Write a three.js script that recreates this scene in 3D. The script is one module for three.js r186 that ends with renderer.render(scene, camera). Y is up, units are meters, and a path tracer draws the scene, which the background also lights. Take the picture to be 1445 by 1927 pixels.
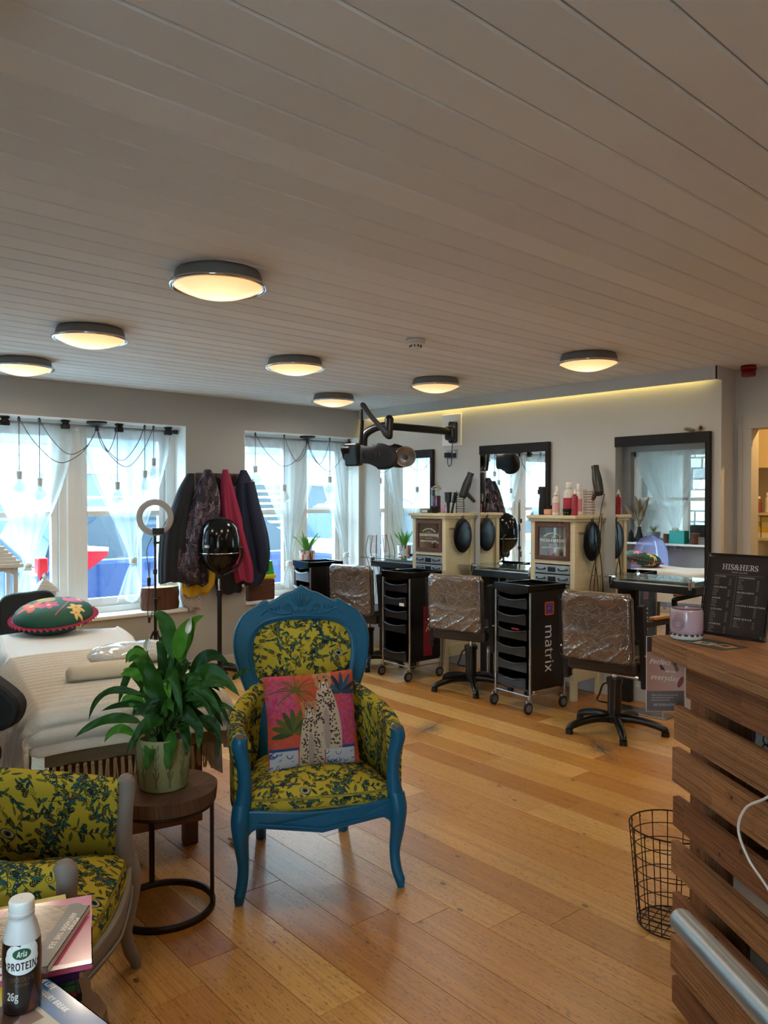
import * as THREE from 'three';
import { RoundedBoxGeometry } from 'three/addons/geometries/RoundedBoxGeometry.js';
import { mergeGeometries, mergeVertices } from 'three/addons/utils/BufferGeometryUtils.js';
import { RectAreaLightUniformsLib } from 'three/addons/lights/RectAreaLightUniformsLib.js';
RectAreaLightUniformsLib.init();

// ---------- camera, sky, exposure ----------
const scene = new THREE.Scene();
const FOCAL = 1490, YAW = THREE.MathUtils.degToRad(42.55), PITCH = Math.atan(22 / FOCAL);
const camera = new THREE.PerspectiveCamera(2 * Math.atan(963.5 / FOCAL) * 180 / Math.PI, 1445 / 1927, 0.05, 120);
camera.position.set(0, 1.5, 0);
camera.rotation.order = 'YXZ';
camera.rotation.set(-PITCH, -YAW, 0);
scene.background = new THREE.Color(0.55, 0.84, 1.02);
scene.backgroundIntensity = 18;
const renderer = new THREE.WebGLRenderer({ antialias: true });
renderer.toneMapping = THREE.LinearToneMapping;
renderer.toneMappingExposure = 1.24;
renderer.shadowMap.enabled = true;
const LAMP_POWER = 24, COVE_POWER = 14;

// ---------- helpers ----------
let seedState = 7;
const rnd = () => { seedState = (seedState + 0x6d2b79f5) | 0; let t = Math.imul(seedState ^ (seedState >>> 15), 1 | seedState); t = (t + Math.imul(t ^ (t >>> 7), 61 | t)) ^ t; return ((t ^ (t >>> 14)) >>> 0) / 4294967296; };
const rr = (a, b) => a + (b - a) * rnd();
const V = (x, y, z) => new THREE.Vector3(x, y, z);
const { sin, cos, PI, abs, max, min, sqrt, floor, pow, hypot } = Math;
const lerp = (a, b, t) => a + (b - a) * t, sm = (a, b, t) => { t = min(1, max(0, (t - a) / (b - a))); return t * t * (3 - 2 * t); };
const names = {};
function numbered(n) { const k = names[n] = (names[n] ?? -1) + 1; return k ? n + '_' + String(k).padStart(3, '0') : n; }
function clean(g) {
  if (g.index) g = g.toNonIndexed();
  for (const k of Object.keys(g.attributes)) if (!['position', 'normal', 'uv'].includes(k)) g.deleteAttribute(k);
  if (!g.attributes.uv) g.setAttribute('uv', new THREE.BufferAttribute(new Float32Array(g.attributes.position.count * 2), 2));
  g.morphAttributes = {};
  return g;
}
function tr(g, x = 0, y = 0, z = 0, rx = 0, ry = 0, rz = 0) {
  g.applyMatrix4(new THREE.Matrix4().compose(V(x, y, z), new THREE.Quaternion().setFromEuler(new THREE.Euler(rx, ry, rz, 'YXZ')), V(1, 1, 1)));
  return g;
}
// uv in metres, the long side of the piece along u
function metres(g, ou = 0, ov = 0, order) {
  g = clean(g); g.computeBoundingBox();
  const s = g.boundingBox.getSize(V(0, 0, 0)).toArray(), p = g.attributes.position, n = g.attributes.normal, uv = g.attributes.uv;
  for (let i = 0; i < p.count; i++) {
    const N = [abs(n.getX(i)), abs(n.getY(i)), abs(n.getZ(i))], k = N.indexOf(max(...N)), ax = [0, 1, 2].filter((a) => a !== k).sort((a, b) => s[b] - s[a]);
    if (order) ax.sort((a, b) => order.indexOf(a) - order.indexOf(b));
    const P = [p.getX(i), p.getY(i), p.getZ(i)];
    uv.setXY(i, P[ax[0]] + ou, P[ax[1]] + ov);
  }
  return g;
}
// turn closed surfaces outside out
function outward(g) {
  g = clean(g); const p = g.attributes.position, n = p.count; let v = 0; const c = [0, 0, 0]; for (let i = 0; i < n; i++) { c[0] += p.getX(i) / n; c[1] += p.getY(i) / n; c[2] += p.getZ(i) / n; }
  const P = (i) => [p.getX(i) - c[0], p.getY(i) - c[1], p.getZ(i) - c[2]];
  for (let i = 0; i < n; i += 3) { const [a, b, d] = [P(i), P(i + 1), P(i + 2)]; v += a[0] * (b[1] * d[2] - b[2] * d[1]) + a[1] * (b[2] * d[0] - b[0] * d[2]) + a[2] * (b[0] * d[1] - b[1] * d[0]); }
  if (v < 0) { for (const k of ['position', 'normal', 'uv']) { const t = g.attributes[k], s = t.itemSize, A = t.array; for (let i = 0; i < n; i += 3) for (let q = 0; q < s; q++) { const x = (i + 1) * s + q, y = (i + 2) * s + q, h = A[x]; A[x] = A[y]; A[y] = h; } if (k === 'normal') for (let i = 0; i < A.length; i++) A[i] = -A[i]; } }
  return g;
}
const box = (w, h, d, x = 0, y = 0, z = 0, r = 0, rx = 0, ry = 0, rz = 0) => tr(metres(r ? new RoundedBoxGeometry(w, h, d, 2, min(r, w / 2.01, h / 2.01, d / 2.01)) : new THREE.BoxGeometry(w, h, d), rnd() * 3, rnd() * 3), x, y, z, rx, ry, rz);
const bb = (x0, x1, y0, y1, z0, z1, r = 0) => box(x1 - x0, y1 - y0, z1 - z0, (x0 + x1) / 2, (y0 + y1) / 2, (z0 + z1) / 2, r);
const cyl = (r1, r0, h, x = 0, y = 0, z = 0, seg = 20, rx = 0, rz = 0, ry = 0) => tr(clean(new THREE.CylinderGeometry(r1, r0, h, seg)), x, y, z, rx, ry, rz);
const sph = (r, x = 0, y = 0, z = 0, sx = 1, sy = 1, sz = 1, seg = 16) => { const g = new THREE.SphereGeometry(r, seg, max(6, seg * 0.6 | 0)); g.scale(sx, sy, sz); return tr(clean(g), x, y, z); };
const tor = (R, r, x = 0, y = 0, z = 0, rx = 0, ry = 0, rz = 0, seg = 32, rs = 8, arc = PI * 2) => tr(clean(new THREE.TorusGeometry(R, r, rs, seg, arc)), x, y, z, rx, ry, rz);
const lathe = (pts, seg = 28, x = 0, y = 0, z = 0) => tr(outward(new THREE.LatheGeometry(pts.map(([a, b]) => new THREE.Vector2(a, b)), seg)), x, y, z);
function bar(a, b, r0, r1 = r0, seg = 8) {
  const A = V(...a), B = V(...b), g = new THREE.CylinderGeometry(r1, r0, A.distanceTo(B), seg), q = new THREE.Quaternion().setFromUnitVectors(V(0, 1, 0), B.clone().sub(A).normalize());
  g.applyMatrix4(new THREE.Matrix4().compose(A.add(B).multiplyScalar(0.5), q, V(1, 1, 1)));
  return clean(g);
}
const tube = (pts, r, seg = 0, rad = 7, closed = false) => clean(new THREE.TubeGeometry(new THREE.CatmullRomCurve3(pts.map((p) => V(...p)), closed, 'centripetal'), seg || pts.length * 6, r, rad, closed));
// surface through rings of points (each ring an array of [x,y,z]); caps close the ends
function loft(rings, { caps = true, loop = true, uv = (i, j) => [i, j], crease = false } = {}) {
  const m = rings.length, n = rings[0].length, P = [], U = [], I = [], w = loop ? n + 1 : n;
  rings.forEach((r, i) => { for (let j = 0; j < w; j++) { const q = r[j % n]; P.push(...q); U.push(...uv(i / (m - 1), j / (w - 1), q)); } });
  for (let i = 0; i < m - 1; i++) for (let j = 0; j < w - 1; j++) { const a = i * w + j, b = a + 1, c = a + w, d = c + 1; I.push(a, c, b, b, c, d); }
  let g = new THREE.BufferGeometry();
  g.setAttribute('position', new THREE.Float32BufferAttribute(P, 3)); g.setAttribute('uv', new THREE.Float32BufferAttribute(U, 2)); g.setIndex(I);
  if (crease) { g = g.toNonIndexed(); g.computeVertexNormals(); }
  else {
    g.computeVertexNormals();
    if (loop) { const N = g.attributes.normal; for (let i = 0; i < m; i++) { const a = i * w, b = a + n, v = V(N.getX(a) + N.getX(b), N.getY(a) + N.getY(b), N.getZ(a) + N.getZ(b)).normalize(); N.setXYZ(a, v.x, v.y, v.z); N.setXYZ(b, v.x, v.y, v.z); } }
  }
  const out = [clean(g)];
  if (caps && loop) for (const [r, flip, t] of [[rings[0], false, 0], [rings[m - 1], true, 1]]) {
    const c = r.reduce((s, q) => [s[0] + q[0] / n, s[1] + q[1] / n, s[2] + q[2] / n], [0, 0, 0]), p = [], u = [];
    for (let j = 0; j < n; j++) { const a = r[j], b = r[(j + 1) % n]; for (const q of flip ? [c, b, a] : [c, a, b]) { p.push(...q); u.push(...uv(t, 0, q)); } }
    const k = new THREE.BufferGeometry(); k.setAttribute('position', new THREE.Float32BufferAttribute(p, 3)); k.setAttribute('uv', new THREE.Float32BufferAttribute(u, 2)); k.computeVertexNormals(); out.push(clean(k));
  }
  const all = out.length > 1 ? mergeGeometries(out) : out[0];
  return loop ? outward(all) : all;
}
// open sheet from a function of (u,v)
const sheet = (f, nu, nv, uv) => loft(Array.from({ length: nv + 1 }, (_, j) => Array.from({ length: nu + 1 }, (_, i) => f(i / nu, j / nv))), { caps: false, loop: false, uv: uv || ((a, b) => [b, a]) });
// tapering limb through points with radii [x,y,z,rx,ry?]
function limb(pts, seg = 10, steps = 20) {
  const c = new THREE.CatmullRomCurve3(pts.map((p) => V(p[0], p[1], p[2])), false, 'centripetal'), fr = c.computeFrenetFrames(steps), rings = [];
  for (let i = 0; i <= steps; i++) {
    const t = i / steps, f = t * (pts.length - 1), k = min(pts.length - 2, floor(f)), r = lerp(pts[k][3], pts[k + 1][3], f - k), p = c.getPoint(t), ring = [];
    for (let j = 0; j < seg; j++) { const a = j / seg * PI * 2; ring.push([p.x + r * (cos(a) * fr.normals[i].x + sin(a) * fr.binormals[i].x), p.y + r * (cos(a) * fr.normals[i].y + sin(a) * fr.binormals[i].y), p.z + r * (cos(a) * fr.normals[i].z + sin(a) * fr.binormals[i].z)]); }
    rings.push(ring);
  }
  return loft(rings);
}
const spline = (pts, n, closed = false) => new THREE.CatmullRomCurve3(pts.map((p) => V(p[0], p[1], p[2] ?? 0)), closed, 'centripetal').getPoints(n).map((p) => [p.x, p.y, p.z]);
function prism(pts, depth, bevel = 0, holes = []) {
  const s = new THREE.Shape(pts.map(([a, b]) => new THREE.Vector2(a, b)));
  for (const h of holes) s.holes.push(new THREE.Path(h.map(([a, b]) => new THREE.Vector2(a, b))));
  const g = new THREE.ExtrudeGeometry(s, { depth: depth - 2 * bevel, bevelEnabled: bevel > 0, bevelSize: bevel, bevelThickness: bevel, bevelSegments: 2, curveSegments: 8 });
  g.translate(0, 0, bevel); return outward(g);
}
// upholstered pad: outline in x,z, rounded over the rim
function puff(outline, y0, y1, crown = 0.03, rim = 0.02, n = 10) {
  const N = outline.length, c = outline.reduce((s, p) => [s[0] + p[0] / N, s[1] + p[1] / N], [0, 0]), rings = [];
  const ring = (k, y) => outline.map((p) => [c[0] + (p[0] - c[0]) * k, y, c[1] + (p[1] - c[1]) * k]);
  rings.push(ring(0.96, y0), ring(1, y0 + rim * 0.3), ring(1, y1 - rim));
  for (let i = 1; i <= 3; i++) { const a = i / 3 * PI / 2; rings.push(ring(1 - rim * 2.2 * (1 - cos(a)), y1 - rim + rim * sin(a))); }
  for (let i = 1; i <= n; i++) { const t = (1 - i / n) * (1 - rim * 2.2); rings.push(ring(max(0.01, t), y1 + crown * (1 - t * t))); }
  return loft(rings, { uv: (i, j, q) => [q[0], -q[2] + (i < 0.25 ? q[1] : 0)] });
}
function obj(name, geos, mat, parent = scene) {
  geos = (Array.isArray(geos) ? geos.flat(3) : [geos]).map(clean);
  const m = new THREE.Mesh(geos.length > 1 ? mergeGeometries(geos) : geos[0], mat);
  m.name = parent === scene ? numbered(name) : name; m.castShadow = m.receiveShadow = true; parent.add(m);
  return m;
}
function tag(o, label, category, group) { o.userData.label = label; o.userData.category = category; if (group) o.userData.group = group; return o; }
function thing(name, label, category, [x, y, z] = [0, 0, 0], turn = 0, group) {
  const o = new THREE.Group(); o.name = numbered(name); scene.add(o); o.position.set(x, y, z); o.rotation.y = turn;
  return tag(o, label, category, group);
}
function struct(name, geos, mat) { const o = geos ? obj(name, geos, mat) : new THREE.Group(); if (!geos) { o.name = numbered(name); scene.add(o); } o.userData.kind = 'structure'; return o; }
function dup(o, [x, y, z], turn, label, category, group) { const r = o.clone(); r.name = numbered(o.name.replace(/_\d{3}$/, '')); r.userData = {}; scene.add(r); r.position.set(x, y, z); r.rotation.y = turn; return tag(r, label, category, group); }
const std = (color, roughness = 0.6, metalness = 0, extra = {}) => { const m = new THREE.MeshPhysicalMaterial({ color, roughness, metalness, side: THREE.DoubleSide, ...extra }); return m; };

// ---------- textures ----------
const canvas = (w, h) => { const c = document.createElement('canvas'); c.width = w; c.height = h; return [c, c.getContext('2d')]; };
function tex(c, rx = 1, ry = 1, srgb = true) { const t = new THREE.CanvasTexture(c); t.wrapS = t.wrapT = THREE.RepeatWrapping; t.repeat.set(rx, ry); if (srgb) t.colorSpace = THREE.SRGBColorSpace; t.magFilter = THREE.LinearFilter; return t; }
const rgb = (c, a = 1) => `rgba(${c[0] | 0},${c[1] | 0},${c[2] | 0},${a})`;
// wood: grain along u; metres per tile given by the repeat
function woodCanvas(w, h, base, dark, { streaks = 900, flecks = 300, knots = 2, contrast = 0.12, rough = 0 } = {}) {
  const [c, g] = canvas(w, h); g.fillStyle = rgb(base); g.fillRect(0, 0, w, h);
  for (let i = 0; i < 60; i++) { const y = rr(0, h), t = rr(h * 0.02, h * 0.12), k = rr(-16, 16); g.fillStyle = rgb(base.map((v) => v + k), 0.25); g.fillRect(0, y, w, t); g.fillRect(0, y - h, w, t); }
  for (let i = 0; i < streaks; i++) {
    const y = rr(0, h), x = rr(-w * 0.2, w), l = rr(w * 0.1, w * 0.6), d = rnd() < 0.6;
    g.strokeStyle = rgb(d ? dark : base.map((v) => min(255, v + 30)), rr(0.02, contrast)); g.lineWidth = rr(0.6, 2.2); g.beginPath(); g.moveTo(x, y);
    g.bezierCurveTo(x + l * 0.3, y + rr(-4, 4), x + l * 0.6, y + rr(-4, 4), x + l, y + rr(-3, 3)); g.stroke();
  }
  for (let i = 0; i < flecks; i++) { const x = rr(0, w), y = rr(0, h), l = rr(2, 12); g.strokeStyle = rgb(dark, rr(0.2, 0.75)); g.lineWidth = rr(0.7, 1.8); g.beginPath(); g.moveTo(x, y); g.lineTo(x + l, y + rr(-1.5, 1.5)); g.stroke(); }
  for (let i = 0; i < knots; i++) { const x = rr(w * 0.1, w * 0.9), y = rr(h * 0.2, h * 0.8), r = rr(3, 9); for (let k = 5; k > 0; k--) { g.strokeStyle = rgb(dark, 0.14); g.lineWidth = 2; g.beginPath(); g.ellipse(x, y, r * k * 0.9, r * k * 0.35, 0, 0, PI * 2); g.stroke(); } g.fillStyle = rgb(dark, 0.8); g.beginPath(); g.ellipse(x, y, r, r * 0.6, 0, 0, PI * 2); g.fill(); }
  return c;
}
function noiseCanvas(w, h, lo, hi, dots, rmin, rmax) {
  const [c, g] = canvas(w, h), mid = (lo + hi) / 2; g.fillStyle = rgb([mid, mid, mid]); g.fillRect(0, 0, w, h);
  for (let i = 0; i < dots; i++) { const v = rr(lo, hi), x = rr(0, w), y = rr(0, h), r = rr(rmin, rmax); g.fillStyle = rgb([v, v, v], 0.35); for (const [ox, oy] of [[0, 0], [w, 0], [-w, 0], [0, h], [0, -h]]) { g.beginPath(); g.arc(x + ox, y + oy, r, 0, PI * 2); g.fill(); } }
  return c;
}
const bumpFine = tex(noiseCanvas(512, 512, 60, 200, 9000, 1, 4), 4, 4, false);
const bumpCloth = (() => { const [c, g] = canvas(256, 256); for (let y = 0; y < 256; y++) for (let x = 0; x < 256; x++) { const v = 128 + 60 * sin(x * PI / 4) * (((y >> 2) & 1) ? 1 : -1) + rr(-30, 30); g.fillStyle = rgb([v, v, v]); g.fillRect(x, y, 1, 1); } return tex(c, 12, 12, false); })();
const bumpFluff = tex(noiseCanvas(512, 512, 20, 235, 14000, 1, 5), 5, 5, false);
const crinkle = (() => { const [c, g] = canvas(512, 512); g.fillStyle = '#808080'; g.fillRect(0, 0, 512, 512); for (let i = 0; i < 420; i++) { let x = rr(0, 512), y = rr(0, 512), a = rr(0, 7); const v = rnd() < 0.5 ? 30 : 225; g.strokeStyle = rgb([v, v, v], rr(0.1, 0.6)); g.lineWidth = rr(1, 7); g.beginPath(); g.moveTo(x, y); for (let k = 0; k < 4; k++) { a += rr(-0.9, 0.9); x += cos(a) * 22; y += sin(a) * 16; g.lineTo(x, y); } g.stroke(); } return tex(c, 2.2, 2.2, false); })();

// ---------- shared materials ----------
const M = {
  wallWarm: std('#b2afa8', 0.92, 0, { bumpMap: bumpFine, bumpScale: 0.0006 }),
  wallGrey: std('#c8c6c2', 0.9, 0, { bumpMap: bumpFine, bumpScale: 0.0006 }),
  ceiling: std('#e4e6e6', 0.75), ceilingB: std('#e0e2e2', 0.75), ceilingC: std('#e8eaea', 0.75),
  whitePaint: std('#eef0ee', 0.45), trimGrey: std('#c9c5be', 0.6), white: std('#f2f1ee', 0.55),
  black: std('#0c0c0e', 0.35), blackMatt: std('#131315', 0.75), blackGloss: std('#060607', 0.14, 0, { specularIntensity: 0.7 }), blackPlastic: std('#101113', 0.3),
  greyPlastic: std('#2a2c2f', 0.4), chrome: std('#d8d8da', 0.12, 1), steel: std('#a9abae', 0.3, 1), ironBrown: std('#2f211d', 0.5, 0.5),
  mirror: std('#f4f7f7', 0.0, 1), glass: std('#ffffff', 0.0, 0, { transmission: 1, thickness: 0, ior: 1.5 }),
  clearGlass: std('#f6fbfa', 0.02, 0, { transmission: 1, thickness: 0, ior: 1.45 }),
  sheer: std('#ecf0f0', 0.52, 0, { transmission: 0.9, thickness: 0, specularIntensity: 0.1 }),
  sheerKnot: std('#ebe8e0', 0.95, 0, { transmission: 0.5, thickness: 0 }),
  cream: std('#d9c9a4', 0.6), cable: std('#0d0d0e', 0.5), teal: std('#0a587a', 0.38, 0, { specularIntensity: 0.8 }),
  greyFrame: std('#7d766f', 0.6), wornWood: std('#6a4a38', 0.7),
};
// ---------- room shell ----------
const CEIL = 2.42, XM = 5.4, ZW = -6.2, ZB = 2.2, XL = -1.4, XD = 5.62;
{ // floor: planks laid along z, turned 2.6 degrees
  const fl = struct('floor');
  const woods = [0, 1, 2].map((k) => { seedState = 100 + k; return tex(woodCanvas(1024, 200, [[218, 166, 88], [208, 154, 78], [222, 174, 98]][k], [92, 56, 24], { flecks: 1300, streaks: 900, knots: 3, contrast: 0.13 }), 1 / 1.7, 1 / 0.33); });
  const mats = []; for (const [k, tint] of [[0, '#ffffff'], [1, '#ecdabf'], [2, '#fff6ea'], [0, '#dcc19a'], [1, '#fffaf2'], [2, '#e8cfaa']]) mats.push(std(tint, 0.36, 0, { map: woods[k], bumpMap: woods[k], bumpScale: 0.0004, clearcoat: 0.6, clearcoatRoughness: 0.36 }));
  const scuffTex = (() => { const [c, g] = canvas(256, 128); g.clearRect(0, 0, 256, 128); seedState = 5; for (let i = 0; i < 1500; i++) { const x = 128 + rr(-1, 1) * rr(0, 120), y = 64 + rr(-1, 1) * rr(0, 55); g.strokeStyle = `rgba(92,86,80,${rr(0.05, 0.2)})`; g.lineWidth = rr(0.5, 2); g.beginPath(); g.moveTo(x, y); g.lineTo(x + rr(-26, 26), y + rr(-2, 2)); g.stroke(); } return tex(c); })();
  obj('subfloor', [bb(XL - 0.3, 7.4, -0.12, -0.012, ZW - 0.33, ZB + 0.3)], M.blackMatt, fl);
  const W = 0.182, a = THREE.MathUtils.degToRad(2.6), ca = cos(a), sa = sin(a);
  seedState = 11;
  const clip = (poly, ax, v, keepLess) => { const out = []; poly.forEach((p, i) => { const q = poly[(i + 1) % poly.length], ip = keepLess ? p[ax] <= v : p[ax] >= v, iq = keepLess ? q[ax] <= v : q[ax] >= v; if (ip) out.push(p); if (ip !== iq) { const t = (v - p[ax]) / (q[ax] - p[ax]); out.push([lerp(p[0], q[0], t), lerp(p[1], q[1], t)]); } }); return out; };
  for (let r = -10; r < 34; r++) {
    let z = -8 + rr(0, 1.2);
    while (z < 3.4) {
      const L = rr(0.9, 1.5), g = 0.002, u0 = r * W + 0.045 + g, u1 = (r + 1) * W + 0.045 - g, z0 = z + g, z1 = z + L - g; z += L;
      let p = [[u0, z0], [u1, z0], [u1, z1], [u0, z1]].map(([x, y]) => [x * ca - y * sa, x * sa + y * ca]);
      for (const [ax, v, l] of [[0, XL - 0.02, false], [0, XD + 0.14, true], [1, ZW - 0.02, false], [1, ZB + 0.02, true]]) if (p.length) p = clip(p, ax, v, l);
      if (p.length < 3) continue;
      const top = prism(p.map(([x, y]) => [x, -y]), 0.011, 0.0012); tr(top, 0, -0.0115, 0, -PI / 2);
      const P = top.attributes.position, U = top.attributes.uv, ou = rr(0, 4), ov = rr(0, 3);
      for (let i = 0; i < P.count; i++) U.setXY(i, P.getZ(i) * ca - P.getX(i) * sa + ou, P.getX(i) * ca + P.getZ(i) * sa + ov);
      obj('plank', top, mats[floor(rnd() * 6)], fl);
    }
  }
  // grey scuffed patches worn into the varnish
  for (const [x, z, w, d, t] of [[3.72, -3.62, 0.7, 0.34, 0.3], [4.18, -2.62, 0.75, 0.3, 0.9]]) { const g = new THREE.PlaneGeometry(w, d); tr(g, x, 0.0006, z, -PI / 2, t); const m = std('#ffffff', 0.6, 0, { map: scuffTex, transparent: true }); obj('scuff_mark', g, m, fl); }
}
{ // ceiling boards along x
  const ce = struct('ceiling'); seedState = 21;
  obj('ceiling_slab', [bb(XL - 0.3, 7.4, CEIL + 0.018, CEIL + 0.25, ZW - 0.35, ZB + 0.3)], M.blackMatt, ce);
  const P = 0.137, ms = [M.ceiling, M.ceilingB, M.ceilingC, M.ceiling];
  for (let z = -1.004 - 38 * P; z < ZB; z += P) {
    const z0 = max(z + 0.002, ZW - 0.01), z1 = min(z + P - 0.002, ZB); if (z1 - z0 < 0.02) continue;
    const d = z1 - z0, b = 0.005, sec = [[0, 0.018], [d, 0.018], [d, b], [d - b, 0], [b, 0], [0, b]];
    const g = prism(sec, XD + 0.1 - XL); tr(g, XD + 0.1, CEIL, z0, 0, -PI / 2, 0);
    obj('ceiling_board', g, ms[floor(rnd() * 4)], ce);
  }
}
// window wall with two openings
const W1 = [0.75, 3.37], W2 = [3.96, 5.34], YS = 0.57, YT = 2.14, ZO = ZW - 0.34;
struct('wall_back', [bb(XL - 0.3, 7.4, -0.1, YS - 0.03, ZO, ZW), bb(XL - 0.3, 7.4, YT, CEIL + 0.2, ZO, ZW), bb(XL - 0.3, W1[0], YS - 0.03, YT, ZO, ZW), bb(W1[1], W2[0], YS - 0.03, YT, ZO, ZW), bb(W2[1], 7.4, YS - 0.03, YT, ZO, ZW)], M.wallWarm);
// mirror wall, its return and the wall with the doorway
struct('wall_right', [bb(XM, 5.76, -0.1, CEIL + 0.2, ZW, -2.45)], M.wallGrey);
struct('wall_doorway', [bb(XD, 5.76, -0.1, CEIL + 0.2, -2.45, -2.40), bb(XD, 5.76, 2.05, CEIL + 0.2, -2.40, -1.55), bb(XD, 5.76, -0.1, CEIL + 0.2, -1.55, ZB)], M.wallGrey);
struct('wall_rear', [bb(XL - 0.2, 5.76, -0.1, CEIL + 0.2, ZB, ZB + 0.2)], M.wallGrey);
const paper = (() => { seedState = 31; const [c, g] = canvas(512, 512); g.fillStyle = '#8d8a88'; g.fillRect(0, 0, 512, 512); for (let i = 0; i < 16000; i++) { const v = rr(90, 190); g.fillStyle = rgb([v, v * 0.98, v * 0.97], 0.25); g.fillRect(rr(0, 512), rr(0, 512), rr(1, 5), rr(1, 5)); } return std('#ffffff', 0.95, 0, { map: tex(c, 1.4, 1.4), bumpMap: bumpFluff, bumpScale: 0.002 }); })();
const WL = [-6.06, -4.5], YL = 0.9;
struct('wall_left', [bb(0.1, 0.3, -0.1, YL - 0.03, ZW, -4.1), bb(0.1, 0.3, YT + 0.06, CEIL + 0.2, ZW, -4.1), bb(0.1, 0.3, YL - 0.03, YT + 0.06, ZW, WL[0]), bb(0.1, 0.3, YL - 0.03, YT + 0.06, WL[1], -4.1), bb(XL, 0.3, -0.1, CEIL + 0.2, -4.1, -3.95), bb(XL - 0.2, XL, -0.1, 0.6, -4.1, ZB), bb(XL - 0.2, XL, 2.25, CEIL + 0.2, -4.1, ZB), bb(XL - 0.2, XL, 0.6, 2.25, -4.1, -0.2), bb(XL - 0.2, XL, 0.6, 2.25, 1.2, ZB)], paper);
// boxed bulkhead over the mirrors with its hidden strip light
struct('trim_1', [bb(5.33, 5.355, 2.33, CEIL, ZW, -2.447), bb(5.33, XM, 2.33, CEIL, -2.462, -2.45)], M.wallGrey);
{
  const t = thing('strip_light', 'thin warm LED strip hidden behind the bulkhead above the mirrors', 'strip light', [5.378, 2.40, -4.33]);
  obj('strip', bb(-0.012, 0.012, 0, 0.012, -1.8, 1.8), std('#fff2b0', 0.5, 0, { emissive: '#ffe36a', emissiveIntensity: 1.5 }), t);
  const l = new THREE.RectAreaLight('#ffe68a', COVE_POWER, 0.02, 3.6); l.position.set(5.378, 2.396, -4.33); l.rotation.set(-PI / 2, 0, 0); l.castShadow = true; scene.add(l);
}
struct('baseboard_right', [bb(XM - 0.015, XM, 0, 0.1, ZW, -2.45), bb(XM - 0.012, XM, 0.1, 0.108, ZW, -2.45)], M.trimGrey);
struct('baseboard_back', [bb(0.3, XM, 0, 0.1, ZW, ZW + 0.016), bb(0.3, XM, 0.1, 0.108, ZW, ZW + 0.01)], M.trimGrey);
// doorway frame and storeroom behind it
{
  const d = struct('door_1');
  for (const [g, n] of [[bb(XD - 0.02, XD, 0, 1.999, -2.42, -2.33), 'jamb_casing'], [bb(XD - 0.02, XD, 0, 1.999, -1.62, -1.53), 'jamb_casing'], [bb(XD - 0.02, XD, 2.0, 2.09, -2.42, -1.53), 'head_casing'], [bb(XD - 0.03, XD - 0.0201, 0, 2.09, -2.42, -2.39), 'moulding'], [bb(XD, 5.76, 0, 2.05, -2.4, -2.345), 'jamb'], [bb(XD, 5.76, 2.0, 2.05, -2.4, -1.55), 'head_jamb']]) obj(n, g, M.trimGrey, d);
}
struct('wall_storeroom', [bb(7.2, 7.35, -0.1, CEIL + 0.2, -3.4, -0.6), bb(5.76, 7.3, -0.1, CEIL + 0.2, -3.4, -3.3), bb(5.76, 7.3, -0.1, CEIL + 0.2, -0.7, -0.6)], M.wallGrey);

// ---------- windows ----------
function sash(parent, x0, x1, y0, ym, y1, z) {
  const f = 0.05; 
  obj('sash_frame', [bb(x0, x0 + f, y0, y1, z - 0.025, z + 0.025, 0.004), bb(x1 - f, x1, y0, y1, z - 0.025, z + 0.025, 0.004), bb(x0 + f, x1 - f, y0, y0 + 0.07, z - 0.024, z + 0.024, 0.004), bb(x0 + f, x1 - f, y1 - 0.05, y1, z - 0.024, z + 0.024, 0.004)], M.whitePaint, parent);
  obj('meeting_rail', bb(x0 + f, x1 - f, ym - 0.022, ym + 0.022, z - 0.022, z + 0.03, 0.004), M.whitePaint, parent);
  for (const [a, b] of [[y0 + 0.07, ym - 0.022], [ym + 0.022, y1 - 0.05]]) obj('pane', bb(x0 + f, x1 - f, a, b, z - 0.002, z - 0.0015), M.glass, parent);
}
function windowUnit(name, x0, x1, mull, z) {
  const w = struct(name);
  obj('frame', [bb(x0, x0 + 0.09, YS, YT, z - 0.06, z + 0.05, 0.005), bb(x1 - 0.09, x1, YS, YT, z - 0.06, z + 0.05, 0.005), bb(x0 + 0.09, x1 - 0.09, YT - 0.08, YT, z - 0.06, z + 0.05, 0.005), bb(x0 + 0.09, x1 - 0.09, YS, YS + 0.05, z - 0.06, z + 0.05, 0.005)], M.whitePaint, w);
  let a = x0 + 0.09;
  for (const [m0, m1] of [...mull, [x1 - 0.09, 0]]) {
    if (m1) obj('mullion', [bb(m0, m1, YS + 0.05, YT - 0.08, z - 0.055, z + 0.04, 0.004), bb((m0 + m1) / 2 - 0.03, (m0 + m1) / 2 + 0.03, YS + 0.05, YT - 0.08, z + 0.03, z + 0.06, 0.008)], M.whitePaint, w);
    sash(w, a + 0.005, m0 - 0.005, YS + 0.05, 1.39, YT - 0.08, z); a = m1;
  }
  obj('sill', bb(x0 - 0.0, x1 + 0.0, YS - 0.03, YS, z - 0.05, ZW + 0.03, 0.006), M.whitePaint, w);
  obj('reveal_lining', [bb(x0, x0 + 0.006, YS, YT, z + 0.05, ZW), bb(x1 - 0.006, x1, YS, YT, z + 0.05, ZW), bb(x0, x1, YT - 0.006, YT, z + 0.05, ZW)], M.white, w);
  return w;
}
windowUnit('window_1', W1[0], W1[1], [[1.45, 1.57], [2.36, 2.54]], -6.44);
windowUnit('window_2', W2[0], W2[1], [[4.60, 4.78]], -6.44);
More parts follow.
